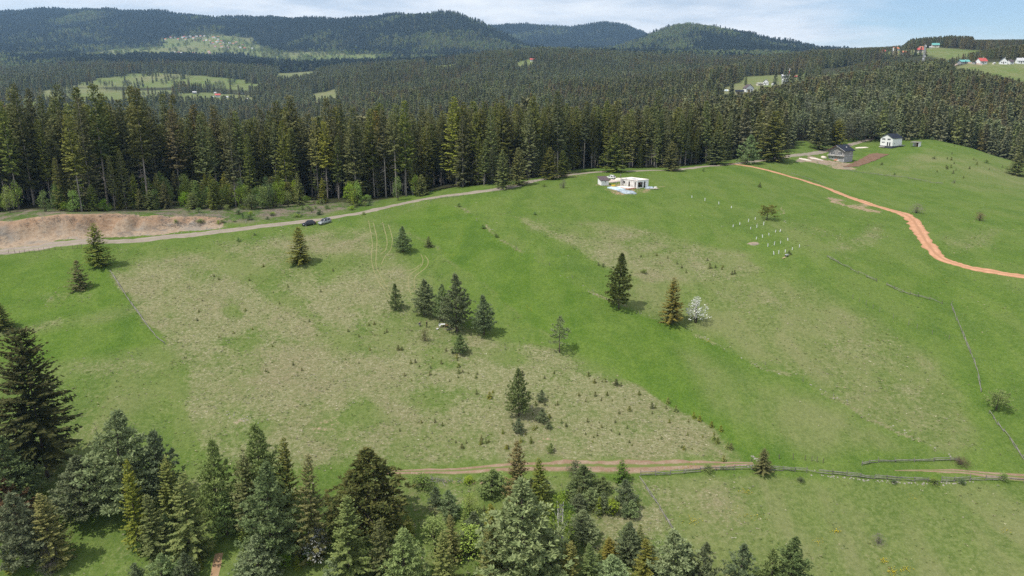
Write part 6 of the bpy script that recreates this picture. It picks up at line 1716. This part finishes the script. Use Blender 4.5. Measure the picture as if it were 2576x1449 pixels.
# ------------------------------------------------------------------ fences
_rail = {}
def rail_mesh(mat):
    if mat not in _rail:
        m = MB(); m.tube([(0, 0, 0), (.33, .008, .01), (.66, -.006, -.008), (1, 0, 0)], [.055, .062, .06, .05], 6); _rail[mat] = m.mesh('rail', mat, smooth=True)
    return _rail[mat]
_post = {}
def post_mesh(mat, r_=.06):
    k = (mat, r_)
    if k not in _post:
        m = MB(); m.tube([(0, 0, -.35), (.01, 0, .5), (0, .01, 1.0)], [r_ * 1.1, r_, r_ * .85], 6); _post[k] = m.mesh('post', mat)
    return _post[k]
def fence(pix, label, step=2.6, hpost=1.15, rails=(.45, .85), mat='wood_grey', pmat='wood_grey', seed=0, thick=1.0, gap=0.0, droop=.12, pr=.06, y1=640, posts=True, name='rail_fence'):
    r = np.random.default_rng(seed)
    c = smooth_line([(q.x, q.y) for q in (place(a, b, 90, y1) for a, b in pix)], step)
    z0 = hgt(c[0][0], c[0][1]); base = Vector((c[0][0], c[0][1], z0))
    rt = thing(name, label, 'fence', base)
    P3 = [Vector((x, y, float(hgt(x, y)))) - base for x, y in c]
    for i, q in enumerate(P3):
        if posts and r.random() > .12:
            o = obj('post', post_mesh(pmat, pr), rt, q, (r.normal(0, .07), r.normal(0, .07), r.uniform(0, 6)), (1, 1, hpost * r.uniform(.8, 1.2)))
    for i in range(len(P3) - 1):
        for h in rails:
            if r.random() < gap: continue
            a = P3[i] + Vector((r.normal(0, .05), r.normal(0, .05), h + r.normal(0, .05)))
            b = P3[i + 1] + Vector((r.normal(0, .05), r.normal(0, .05), h + r.normal(0, .05)))
            if r.random() < droop: b.z -= h * .8
            d = b - a; L = d.length * 1.06
            o = obj('rail', rail_mesh(mat), rt, a - d * .03, None, (L, thick * .7, thick * .7))
            o.rotation_euler = d.to_track_quat('X', 'Z').to_euler()
    return rt
fence([(277,683),(310,735),(330,765),(345,785),(372,823),(395,850),(415,866)], 'low pole fence of weathered logs between the green field and the dry meadow', 3.0, .55, (.32, .50), seed=1, thick=1.7, gap=.05)
fence([(1612,1197),(1720,1192),(1800,1184),(1890,1182),(1940,1183),(2000,1187),(2060,1191),(2130,1198),(2200,1205),(2300,1211),(2400,1212),(2480,1208),(2576,1215),(2700,1222)], 'long grey split rail fence along the lower side of the track', 2.3, 1.1, (.30, .55, .80), seed=2, thick=1.5, gap=.12)
fence([(1608,1206),(1640,1250),(1660,1282),(1692,1335)], 'slanting grey rails running downhill from the fence corner', 2.4, .8, (.30, .55), seed=3, thick=1.6, gap=.1)
fence([(2168,1171),(2210,1164),(2300,1163),(2390,1159),(2412,1161)], 'short leaning rail fence above the right hand track', 2.4, .95, (.55, .30), seed=4, thick=1.6, gap=.1)
fence([(2081,648),(2110,663),(2140,679),(2180,698),(2230,718),(2270,736),(2310,747),(2370,764)], 'long grey pole fence crossing the hillside below the clay road', 2.6, .9, (.35, .60), seed=5, thick=1.4, gap=.08, pmat='wood_dark')
fence([(2392,768),(2400,790),(2415,825),(2432,868),(2450,912),(2460,950),(2468,986)], 'broken pole fence running downhill from the end of the hillside fence', 2.6, 1.05, (.40, .75), seed=6, thick=1.3, gap=.25, droop=.3)
fence([(2488,1040),(2510,1069),(2540,1106),(2572,1152),(2612,1200)], 'tumbledown pole fence below the low spreading pine', 2.5, .8, (.30, .55), seed=7, thick=1.3, gap=.2, droop=.3)
fence([(-40,645),(22,638),(50,638),(75,636),(99,633),(124,630),(155,628),(183,626),(206,624)], 'thin dark post fence along the gravel road below the earth bank', 3.2, 1.15, (.12, .55), 'wood_dark', 'wood_dark', seed=8, thick=.5, gap=0, droop=0, pr=.045)
fence([(2138,431),(2190,438),(2250,445),(2300,452),(2340,460),(2370,463)], 'old grey fence on the slope below the tilled plot', 3.0, .8, (.35, .6), seed=9, thick=1.5, gap=.25, droop=.2)
fence([(1990,438),(2020,447),(2050,457),(2072,466)], 'low grey rail along the upper side of the clay road', 3.0, .6, (.5,), seed=10, thick=1.5, gap=.1)
fence([(1890,1160),(1960,1155),(2025,1158),(2055,1163),(2085,1166)], 'line of thin dark posts at the foot of the bright green strip', 6.0, 1.2, (), seed=11, pmat='wood_dark', name='post_fence')
fence([(1240,484),(1275,478),(1310,472)], 'short fence beside the gravel road under the wood', 2.6, 1.0, (.5, .8), seed=12, thick=1.2, gap=.3)
fence([(1083,505),(1110,500),(1140,497),(1165,493)], 'low broken fence on the verge of the gravel road', 2.6, .7, (.4,), seed=13, thick=1.3, gap=.2)

# stakes in a row
for k, (a, b) in enumerate([(2145,752),(2161,760),(2178,766),(2196,776),(2212,785),(2247,801),(2285,818),(2306,826),(2345,841),(2387,853)]):
    p = place(a, b, 120, 260); hh_ = RNG.uniform(1.1, 1.5)
    m = MB(); m.tube([(0, 0, -.3), (0, 0, .4), (.01, 0, .93)], [.055, .05, .045], 6); m.tube([(.01, 0, .93), (.01, 0, 1.0)], [.045, .015], 6)
    tag(obj('fence_stake', m.mesh('stake', 'wood_grey'), None, p, (RNG.normal(0, .06), RNG.normal(0, .06), 0), (1, 1, hh_)), 'pale wooden stake in a lone row on the dull green slope', 'stake', 'stakes in a row on the slope')
for k, (a, b) in enumerate([(2097,997),(2132,1013),(2020,960),(1925,918),(1215,575),(1300,626),(1382,668),(1440,700),(1492,735),(1610,790)]):
    p = place(a, b, 110, 300)
    m = MB(); m.tube([(0, 0, -.3), (0, 0, .4), (.01, 0, .93)], [.06, .055, .05], 6); m.tube([(.01, 0, .93), (.01, 0, 1.0)], [.05, .02], 6)
    tag(obj('boundary_post', m.mesh('post', 'wood_grey'), None, p, (RNG.normal(0, .1), RNG.normal(0, .1), 0), (1, 1, RNG.uniform(.7, 1.2))), 'weathered boundary post on the grassy bank beside the bright green strip', 'post', 'boundary posts on the bank')
# saplings in white guards
ZT = [(70,44),(168,66),(273,92),(367,121),(380,264),(430,246),(496,226),(547,208),(611,249),(513,280),(560,269),(701,305),(735,300),(651,326),(603,344),(556,356),(794,366),(738,388),(691,400),(643,412),(882,416),(827,438),(774,455),(725,466),(689,472)]
for zx, zy in ZT:
    p = place(1717.3 + zx / 3, 483 + zy / 3, 150, 330)
    t = thing('sapling_guard', 'white tube guarding a sapling in the planted rows below the spreading pine', 'tree guard', p, RNG.uniform(0, 6), 'sapling guards in rows')
    t.rotation_euler = (RNG.normal(0, .08), RNG.normal(0, .08), 0)
    hh_ = RNG.uniform(.7, 1.15)
    m = MB(); n = 8
    V = [(.12 * math.cos(k * 6.283 / n), .12 * math.sin(k * 6.283 / n), z) for z in (-.05, hh_) for k in range(n)] + [(.095 * math.cos(k * 6.283 / n), .095 * math.sin(k * 6.283 / n), z) for z in (hh_, hh_ - .25) for k in range(n)]
    m.add(V, [(j * n + k, j * n + (k + 1) % n, (j + 1) * n + (k + 1) % n, (j + 1) * n + k) for j in range(3) for k in range(n)])
    obj('tube', m.mesh('tube', 'plastic_white'), t)
    m = MB(); m.tube([(0, 0, 0), (.02, .01, hh_ + .15), (.05, 0, hh_ + .45)], [.02, .015, .006], 4); m.tube([(.02, .01, hh_ + .1), (-.12, .05, hh_ + .35)], [.01, .004], 3)
    obj('stem', m.mesh('stem', 'bark_dark'), t)
def barrow():
    p = place(1979, 645, 150, 260)
    t = thing('wheelbarrow', 'pale wheelbarrow left in the grass below the sapling rows', 'wheelbarrow', p, R(40))
    m = MB(); m.box((0, 0, .45), (1.0, .75, .36), 0, 0, (1.15, 1.1)); obj('tray', m.mesh('tray', 'steel', bevel=.04), t)
    m = MB(); m.tube([(-.75, -.04, .22), (-.75, .04, .22)], .22, 12); obj('wheel', m.mesh('wheel', 'rubber'), t)
    for s in (-1, 1):
        m = MB(); m.tube([(-.75, s * .1, .22), (0, s * .3, .3), (1.35, s * .36, .5)], .03, 5); obj('handle', m.mesh('handle', 'wood_fresh'), t)
        m = MB(); m.tube([(.35, s * .33, .35), (.45, s * .34, 0)], .025, 5); obj('leg', m.mesh('leg', 'steel'), t)
    p = place(1973, 649, 150, 260)
    m = MB(); m.box((0, 0, .10), (1.9, .32, .09)); m.box((.3, .02, .19), (1.2, .28, .08), .1)
    tag(obj('plank_pile', m.mesh('planks', 'wood_fresh'), None, p, (0, 0, R(42))), 'two pale planks beside the wheelbarrow', 'planks')
barrow()

# ------------------------------------------------------------------ farm and villages in the distance
def far_house(px, py, wpx, label, group=None, wall='wall_white', roof='roof_red', rz=None, ar=.8, hk=.55, rise=.34, ridge='x', y0=500, wins=True, deep=False, cat='house'):
    p = place(px, py, y0, 9000); w = wpx * mpp(p); d = w * ar
    rt = thing('house', label, cat, p, R(RNG.uniform(-25, 25)) if rz is None else R(rz), group)
    wl_, rf = gable_house(rt, w, d, w * hk, w * rise, w * .06, wall, roof, ridge)
    if wins:
        for k in (-1, 1):
            m = MB(); m.box((k * w * .24, -d / 2 - .03, w * hk * .55), (w * .16, .08, w * hk * .36)); f = obj('window', m.mesh('window', 'glass_dark'), rt)
            if deep: window(rt, k * w * .24, -d / 2 - .1, w * hk * .55, w * .19, w * hk * .42, 0, 2)
        m = MB(); m.box((w * .0, -d / 2 - .03, w * .17), (w * .11, .08, w * .34)); obj('door', m.mesh('door', 'door_dark'), rt)
    c = MB(); c.box((w * .18, 0, w * (hk + rise) + .1), (w * .07, w * .07, w * .16)); obj('chimney', c.mesh('chimney', 'concrete'), rf)
    return rt
FARM = [(1882,230.5,21,'brown gabled chalet with white walls on the farm clearing','wall_white','roof_brown',12,'y',.42,.40),
        (1860,234,19,'low dark roofed barn in front of the brown gabled chalet','wall_block','roof_dark',-10,'x',.22,.16),
        (1926,213.5,13,'white gable cottage with dark roof in the middle of the farm clearing','wall_white','roof_dark',-20,'y',.62,.4),
        (1911,215,15,'beige block outbuilding left of the white gable cottage','wall_cream','concrete',5,'x',.34,.06),
        (1945,214.5,7,'tiny white hut between the cottages of the farm clearing','wall_white','roof_grey',10,'x',.5,.3),
        (1975,210.5,14,'tall white house with grey roof at the upper end of the farm clearing','wall_white','roof_grey',35,'y',.6,.4),
        (1975,197,17,'grey house with pale roof under the red mast','wall_block','roof_grey',-8,'x',.32,.22),
        (1999,195.5,14,'long red roofed shed beside the red mast','wall_pink','roof_red',0,'x',.20,.14)]
for a, b, w, lb, wm, rm, rz, rg, hk, ri in FARM:
    far_house(a, b, w, lb, None, wm, rm, rz, .75, hk, ri, rg, 820)
def tunnel():
    p = place(1822, 229.5, 820, 1300); k = mpp(p); L = 19 * k
    rt = thing('polytunnel', 'white polytunnel greenhouse at the low end of the farm clearing', 'greenhouse', p, R(4))
    r_ = 2.2; n = 10
    for j in range(5):
        m = MB(); x0, x1 = -L/2 + j * L/5 + .03, -L/2 + (j + 1) * L/5 - .03
        m.prism([(r_ * math.cos(a), r_ * math.sin(a)) for a in np.linspace(0, math.pi, n)], x0, x1, 0, 'x'); obj('cover', m.mesh('cover', 'tarp_blue' if j % 2 else 'plastic_white', smooth=False), rt)
tunnel()
def red_mast():
    p = place(1984, 197, 900, 1400); k = mpp(p); h = 24 * k
    rt = thing('mast', 'slim red and white mast leaning over the grey farm house', 'mast', p)
    for j in range(4):
        m = MB(); m.tube([(j * h * .01, 0, j * h / 4 + .02), ((j + 1) * h * .01, 0, (j + 1) * h / 4 - .02)], .55 - .07 * j, 6); obj('section', m.mesh('section', 'steel_red' if j % 2 == 0 else 'frame_white'), rt)
    m = MB(); m.tube([(-3.2, 0, 0), (0, 0, h * .62)], .35, 5); obj('brace', m.mesh('brace', 'steel_red'), rt)
red_mast()
RIGHT = [(2252,128,14,'orange roofed house at the foot of the hilltop wood','wall_white','roof_orange'),(2222,134,12,'small red roofed house at the lower end of the hill village','wall_pink','roof_red'),
         (2251,136,11,'red roofed bungalow below the orange roofed house','wall_cream','roof_orange'),(2272,137,13,'orange roofed white house at the lower edge of the hill village','wall_white','roof_orange'),
         (2287,136,5,'tiny brown hut beside the orange roofed white house','wall_pink','roof_brown'),(2311,132,17,'wide dark red roofed house in the middle of the hill village','wall_cream','roof_red'),
         (2317,123,9,'pink house above the wide dark red roofed house','wall_pink','roof_orange'),(2352,119.5,16,'low green roofed building under the hilltop wood','wall_cream','roof_teal'),(2341,120.5,6,'small white shed beside the green roofed building','wall_white','roof_grey')]
for a, b, w, lb, wm, rm in RIGHT: far_house(a, b, w, lb, 'houses of the hill village', wm, rm, None, .8, .38, .26, 'x', 1150)
RIGHT2 = [(2424,160.5,21,'long teal roofed shed in the row of houses by the green field','wall_block','roof_teal','x',.24,.20),(2468,161,20,'white house with bright red roof in the row by the green field','wall_white','roof_red','x',.36,.34),
          (2453,161,10,'small dark shed beside the bright red roofed house','wall_block','roof_dark','x',.36,.15),(2523,161,17,'white house with dark gable in the row by the green field','wall_white','roof_dark','y',.40,.5),
          (2540,161,15,'white wing with low dark roof joined to the dark gabled house','wall_white','roof_brown','x',.36,.30),(2566,160,18,'white house with grey roof at the end of the row','wall_white','roof_grey','x',.40,.34),
          (2387,160,8,'tiny teal roofed hut at the start of the row','wall_block','roof_teal','x',.4,.3),(2500,161.5,6,'tiny pale hut between the red and the dark roofed houses','wall_cream','roof_grey','x',.4,.3)]
for a, b, w, lb, wm, rm, rg, hk, ri in RIGHT2: far_house(a, b, w, lb, 'row of houses by the green field', wm, rm, None, .8, hk, ri, rg, 820, deep=w > 14)
def long_wall():
    A, B = place(2402, 165, 820, 1200), place(2470, 164.5, 820, 1200); d = B - A; n = 16
    rt = thing('garden_wall', 'long pinkish garden wall below the row of houses', 'wall', A, math.atan2(d.y, d.x)); L = math.hypot(d.x, d.y)
    for k in range(n):
        q = A.lerp(B, (k + .5) / n); z = hgt(q.x, q.y) - A.z
        m = MB(); m.box(((k + .5) * L / n, 0, z + .6), (L / n - .05, .3, 2.2)); obj('panel', m.mesh('panel', 'wall_pink'), rt)
long_wall()
def lattice():
    p = place(2315.5, 205, 700, 1100); h = top_height(p, 112)
    rt = thing('antenna_mast', 'grey lattice antenna mast rising out of the spruce wood below the hill village', 'mast', p)
    w0, w1 = 1.6, .5
    for sx in (-1, 1):
        for sy in (-1, 1):
            m = MB(); m.tube([(sx * w0, sy * w0, -.5), (sx * w1, sy * w1, h)], .16, 5); obj('leg', m.mesh('leg', 'roof_grey'), rt)
    for k in range(14):
        f0, f1 = k / 14, (k + 1) / 14; a, b = w0 + (w1 - w0) * f0, w0 + (w1 - w0) * f1
        m = MB(); s = 1 if k % 2 else -1
        m.tube([(-a * s, -a, h * f0), (b * s, -b, h * f1)], .10, 4); m.tube([(-a, a * s, h * f0), (-b, -b * s, h * f1)], .10, 4); m.tube([(a * s, a, h * f0), (-b * s, b, h * f1)], .10, 4); m.tube([(a, -a * s, h * f0), (b, b * s, h * f1)], .10, 4)
        obj('bracing', m.mesh('bracing', 'roof_grey'), rt)
    for k, (z, x) in enumerate(((.62, -1.0), (.68, 1.0), (.95, .7))):
        m = MB(); m.box((x, -.9, h * z), (.7, .5, 1.9)); obj('antenna', m.mesh('antenna', 'frame_white'), rt)
lattice()
# valley and mid hill houses
VAL = [(548,244,12,'red roofed farmhouse in the valley behind the spruce tips','wall_white','roof_red'),(535,246,6,'tiny white hut left of the red roofed valley farmhouse','wall_white','roof_grey'),(572,246,6,'white hut right of the red roofed valley farmhouse','wall_white','roof_grey'),
       (622,252,7,'white roofed shed alone at the right of the valley farms','wall_white','roof_grey'),(490,236,9,'grey house among trees left of the valley farms','wall_block','roof_grey'),(542,236,6,'small grey hut above the red roofed valley farmhouse','wall_cream','roof_grey'),(612,238,6,'pale hut on the dark field of the valley','wall_cream','roof_grey'),
       (410,181,9,'cream house at the top of the pale valley field','wall_cream','roof_grey'),(1339,154.5,11,'red roofed house on the wooded middle hill','wall_white','roof_red'),(1128,157,14,'long grey building on the left shoulder of the wooded middle hill','wall_block','roof_grey'),(1172,153,6,'small red roofed house beside the long grey building','wall_pink','roof_red'),
       (1499,134,6,'white house with red roof at the left of the three above the middle hill','wall_white','roof_red'),(1516,133,7,'cream house in the middle of the three above the middle hill','wall_cream','roof_orange'),(1534,131.5,9,'long white house at the right of the three above the middle hill','wall_white','roof_grey'),(2052,144,8,'red roofed house in the wood right of the farm clearing','wall_white','roof_orange'),(2098,139,6,'small orange roofed house high in the wood right of the farm','wall_pink','roof_orange')]
for a, b, w, lb, wm, rm in VAL: far_house(a, b, w, lb, None, wm, rm, None, .8, .40, .26, 'x', 1150)
VZ = [(270,230),(380,200),(452,188),(530,230),(610,200),(650,185),(680,230),(770,180),(840,205),(900,180),(980,165),(1010,212),(1060,165),(1040,260),(1160,170),(1170,255),(1240,195),(1280,200),(1335,190),(1340,232),(1325,270),(1415,275),(1185,315),(1230,318),(1310,290),(1275,382),(1410,385),(1530,375),(1535,408),(1570,315),(1640,325),(1745,380),(1785,400),(1840,345),(590,515),(640,510),(845,510),(870,520),(940,540),(1030,515),(1150,485),(1165,520),(450,495),(535,505),(700,190),(870,250),(930,240),(1100,250),(1380,330),(1450,300),(1700,300),(1880,420),(2030,415),(1290,595),(1220,590)]
for k, (zx, zy) in enumerate(VZ):
    red = (k * 7) % 5 < 3
    far_house(383.3 + zx * .124, 71.5 + zy * .124, RNG.uniform(3.6, 6.0), '%s house with %s walls %s of the far mountain village' % (('dark red roofed' if k % 2 else 'orange roofed') if red else 'pale roofed', 'white' if k % 3 else 'cream', 'in the lower hamlet' if zy > 470 else 'on the upper rim' if zy < 215 else 'on the slope end' if zx > 1500 else 'in the middle'), 'houses of the far village', 'wall_white' if k % 3 else 'wall_cream', ('roof_red' if k % 2 else 'roof_orange') if red else 'roof_grey', None, .8, .42, .22, 'x', 2600, False)
# telegraph poles
for a, b, t in [(2086,189,176),(2120,187,176),(2010,219,205),(1958,214,203)]:
    p = place(a, b, 820, 1500); m = MB(); h = max(6, top_height(p, t)); m.tube([(0, 0, -.5), (0, 0, h)], [.3, .2], 6); m.box((0, 0, h - .6), (2.2, .2, .2))
    tag(obj('telegraph_pole', m.mesh('pole', 'wood_grey'), None, p), 'pale telegraph pole near the farm clearing', 'pole', 'telegraph poles by the farm')
far_tree = place(2029, 196, 820, 1500); tree('sapling', 'leafy_tree', far_tree, 10, 5.0, 'bright green round tree beside the farm clearing', 'tree', None, 'leaf_light')
far_tree = place(1876, 214, 820, 1500); tree('meadow_spruce', 'spruce_tree', far_tree, 13, 2.6, 'slim dark spruce alone on the farm clearing', 'tree', None, 'needle_dark')

# ------------------------------------------------------------------ litter, stones and flowers (uncountable)
def stuff_mesh(name, mb, mat, label, cat):
    return tag(obj(name, mb.mesh(name, mat)), label, cat, None, 'stuff')
def brushwood():
    r = np.random.default_rng(9); mb = MB()
    zones = [([(-40,560),(150,545),(420,535),(640,530),(860,520),(960,502),(940,520),(800,545),(640,560),(430,575),(330,548),(0,572)], 900), ([(1240,470),(1400,445),(1460,432),(1420,445),(1300,470)], 80), ([(1060,1205),(1170,1205),(1170,1216),(1060,1214)], 60)]
    for poly, n in zones:
        p = np.array(poly, float); lo, hi = p.min(0), p.max(0); k = 0
        while k < n:
            a, b = r.uniform(lo[0], hi[0]), r.uniform(lo[1], hi[1])
            if poly_sd(np.array([a]), np.array([b]), poly)[0] < 0: continue
            if vnoise(a / 25, b / 9, 3) < -.15: k += 1; continue
            k += 1; q = place(a, b, 90, 380); L = r.uniform(.5, 2.4); an = r.uniform(0, 6.28); tl = r.normal(0, .25)
            d = Vector((math.cos(an), math.sin(an), math.sin(tl))) * L
            q.z += r.uniform(.05, .55)
            mb.tube([q - d / 2, q + d / 2], [r.uniform(.025, .08), .02], 3)
    stuff_mesh('brushwood', mb, 'wood_grey', 'grey felled branches littering the verge below the wood', 'brushwood')
brushwood()
def stones():
    r = np.random.default_rng(10); mb = MB()
    L_ = [([(1150,516),(1300,622),(1520,752),(1640,796),(1720,822),(1900,917),(2030,963),(2160,1030),(2400,1150)], 70, 4), ([(2040,1195),(2130,1202),(2200,1210),(2350,1216),(2450,1213)], 90, 3), ([(1940,1186),(1905,1155),(1890,1150)], 30, 3), ([(1960,515),(1965,540),(1980,560)], 9, 3),
          ([(0,606),(200,598),(420,583),(640,570),(760,560)], 150, 6), ([(480,700),(640,960)], 10, 60), ([(560,1040),(640,1060)], 20, 8), ([(1650,1178),(1890,1172)], 60, 6), ([(700,570),(880,548),(1080,505)], 60, 5)]
    for pts_, n, sp in L_:
        c = smooth_line(pts_, 4)
        for k in range(n):
            a, b = c[int(r.integers(0, len(c)))]; q = place(a + r.normal(0, sp), b + r.normal(0, sp * .6), 90, 380)
            s = r.uniform(.06, .19); V = []
            for v in [(-1,-1,-1),(1,-1,-1),(1,1,-1),(-1,1,-1),(-.7,-.7,.6),(.7,-.7,.7),(.6,.7,.5),(-.7,.6,.6)]:
                V.append((q.x + v[0] * s * r.uniform(.7, 1.3), q.y + v[1] * s * r.uniform(.7, 1.2), q.z + .03 + v[2] * s * .55))
            mb.add(V, [(0,3,2,1),(4,5,6,7),(0,1,5,4),(1,2,6,5),(2,3,7,6),(3,0,4,7)])
    stuff_mesh('field_stones', mb, 'stone', 'pale field stones strewn along banks, fences and the road', 'stones')
stones()
plain('flower_yellow', (0.62, 0.50, 0.02), 0.8, 0.15)
def flowers():
    r = np.random.default_rng(12); V = []; Fq = []
    for cx, cy, n, sp in [(1875,1238,26,9),(1735,1310,26,12),(1880,1300,30,22),(1745,1315,12,8),(2102,1338,30,6),(2226,1412,40,8),(2245,1440,50,10),(2280,1434,26,7),(2060,1365,18,10),(2490,960,0,5),(1115,572,26,14),(1090,560,16,10),(1130,640,14,8),(1330,776,16,8),(1155,604,16,10),(1775,860,16,8),(2535,1335,10,8),(2010,508,14,8),(1980,640,10,6),(2220,640,14,7),(1830,620,10,8),(2300,1250,10,10),(2380,705,12,8),(1985,705,10,6),(1800,540,8,10),(1735,1178,14,8)]:
        for k in range(n):
            q = place(cx + r.normal(0, sp), cy + r.normal(0, sp * .5), 90, 380); s = r.uniform(.03, .065)
            b = len(V)
            for a in range(5): V.append((q.x + s * math.cos(a * 1.2566), q.y + s * math.sin(a * 1.2566), q.z + .22 + .02 * (a % 2)))
            V.append((q.x, q.y, q.z + .02)); 
            for a in range(5): Fq.append((b + a, b + (a + 1) % 5, b + 5))
            Fq.append((b, b + 1, b + 2)); Fq.append((b, b + 2, b + 3)); Fq.append((b, b + 3, b + 4))
    me = mesh_np('wild_flowers', np.array(V), np.array(Fq), 'flower_yellow'); tag(obj('wild_flowers', me), 'yellow wild flowers dotted in small patches over the meadows', 'flowers', None, 'stuff')
flowers()
# ------------------------------------------------------------------ tufts of grass
foliage('tuft_straw', (0.34, 0.31, 0.19), (0.44, 0.405, 0.275), (0.52, 0.49, 0.38), 0.2, 0.02, 0.5)
foliage('tuft_green', (0.13, 0.18, 0.045), (0.19, 0.23, 0.07), (0.26, 0.27, 0.11), 0.25, 0.03, 0.5)
TUFTS = bpy.data.collections.new('tuft_models'); tuft_h = []
def tuft(i, mat, n, h, spread, w):
    r = np.random.default_rng(700 + i); B, D, Ln, Wd, Up, Tp = [], [], [], [], [], []
    for k in range(n):
        az = r.uniform(0, 6.28); o = np.array([math.cos(az), math.sin(az), 0])
        B.append(o * r.uniform(0, .10)); D.append(o * spread * r.uniform(.3, 1.2) + np.array([0, 0, 1.0])); Ln.append(h * r.uniform(.6, 1.1)); Wd.append(w * r.uniform(.7, 1.3)); Up.append(o + r.normal(0, .4, 3)); Tp.append(r.random())
    me = crown_mesh('tuft', B, D, Ln, Wd, Up, Tp, mat)
    TUFTS.objects.link(bpy.data.objects.new('%02d_tuft' % i, me)); tuft_h.append(h)
for i in range(3): tuft(i, 'tuft_straw', 11, .42, 1.3, .11)
for i in range(3, 6): tuft(i, 'tuft_green', 11, .38, 1.1, .12)
def grass_tufts():
    r = np.random.default_rng(31); n = 190000
    Y = np.sqrt(r.uniform(92 ** 2, 262 ** 2, n)); U = r.uniform(-0.78, 0.78, n); X = U * Y
    i = np.clip(np.searchsorted(G_ROWS, Y), 0, len(G_ROWS) - 1); j = np.clip(np.searchsorted(G_COLS, U), 0, len(G_COLS) - 1)
    dry, soil, floor = G_DRY[i, j], G_SOIL[i, j], G_FLOOR[i, j]
    clump = vnoise(X / 2.6, Y / 2.6, 801) + 0.6 * vnoise(X / 0.9, Y / 0.9, 803)
    pr = np.interp(dry, [0.05, 0.2, 0.35, 0.55, 0.8], [0.02, 0.07, 0.20, 0.34, 0.36]) * sstep(-0.7, 0.5, clump)
    ok = (r.random(n) < pr) & (soil < 0.2) & (floor < 0.3)
    # keep off the roads and tracks
    Z = height(X, Y); px, py = project(X, Y, Z)
    ok &= (px > -40) & (px < W0 + 40) & (py < H0 + 40)
    for line, w in ((GRAVEL, 3.0), (CLAY, 2.8), ([(930,1192),(1020,1187),(1200,1181),(1400,1172),(1560,1173),(1700,1170),(1800,1169),(1895,1166)], 2.6), ([(2250,1184),(2330,1184),(2420,1187),(2500,1195),(2600,1203),(2760,1216)], 2.0)):
        c = smooth_line([(q.x, q.y) for q in (place(a, b, 90, 640) for a, b in line)], 2.5)
        idx = np.nonzero(ok)[0]
        d = np.full(len(idx), 1e9)
        for k in range(0, len(c), 40):
            d = np.minimum(d, np.min(np.hypot(X[idx, None] - c[None, k:k + 40, 0], Y[idx, None] - c[None, k:k + 40, 1]), 1))
        ok[idx[d < w]] = False
    X, Y, Z, dry = X[ok], Y[ok], Z[ok], dry[ok]
    st = r.random(len(X)) < np.interp(dry, [0.1, 0.3, 0.6, 0.8], [0.08, 0.3, 0.62, 0.75])
    v = np.where(st, r.integers(0, 3, len(X)), r.integers(3, 6, len(X)))
    h = r.uniform(0.10, 0.26, len(X)) * np.interp(dry, [0.05, 0.3], [0.7, 1.0])
    print('tufts', len(X))
    scatter('grass_tufts', X, Y, Z - 0.02, h, v, r, 'tufts of straw and green grass over the meadows', 'grass', 1.5, TUFTS, tuft_h)
grass_tufts()
# ------------------------------------------------------------------ the air
def haze():
    t = NT('haze')
    v = t.new('ShaderNodeVolumePrincipled')
    v.inputs['Color'].default_value = (0.40, 0.66, 1.0, 1)
    v.inputs['Density'].default_value = 0.000058
    v.inputs['Anisotropy'].default_value = 0.25
    t.l.new(v.outputs[0], t.out.inputs['Volume'])
    mb = MB(); mb.box((0, 4050, 420), (24000, 8700, 1020))
    o = tag(obj('haze', mb.mesh('haze', 'haze')), 'thin bluish haze in the air over the valley', None, None, 'stuff')
    o.display_type = 'WIRE'
haze()
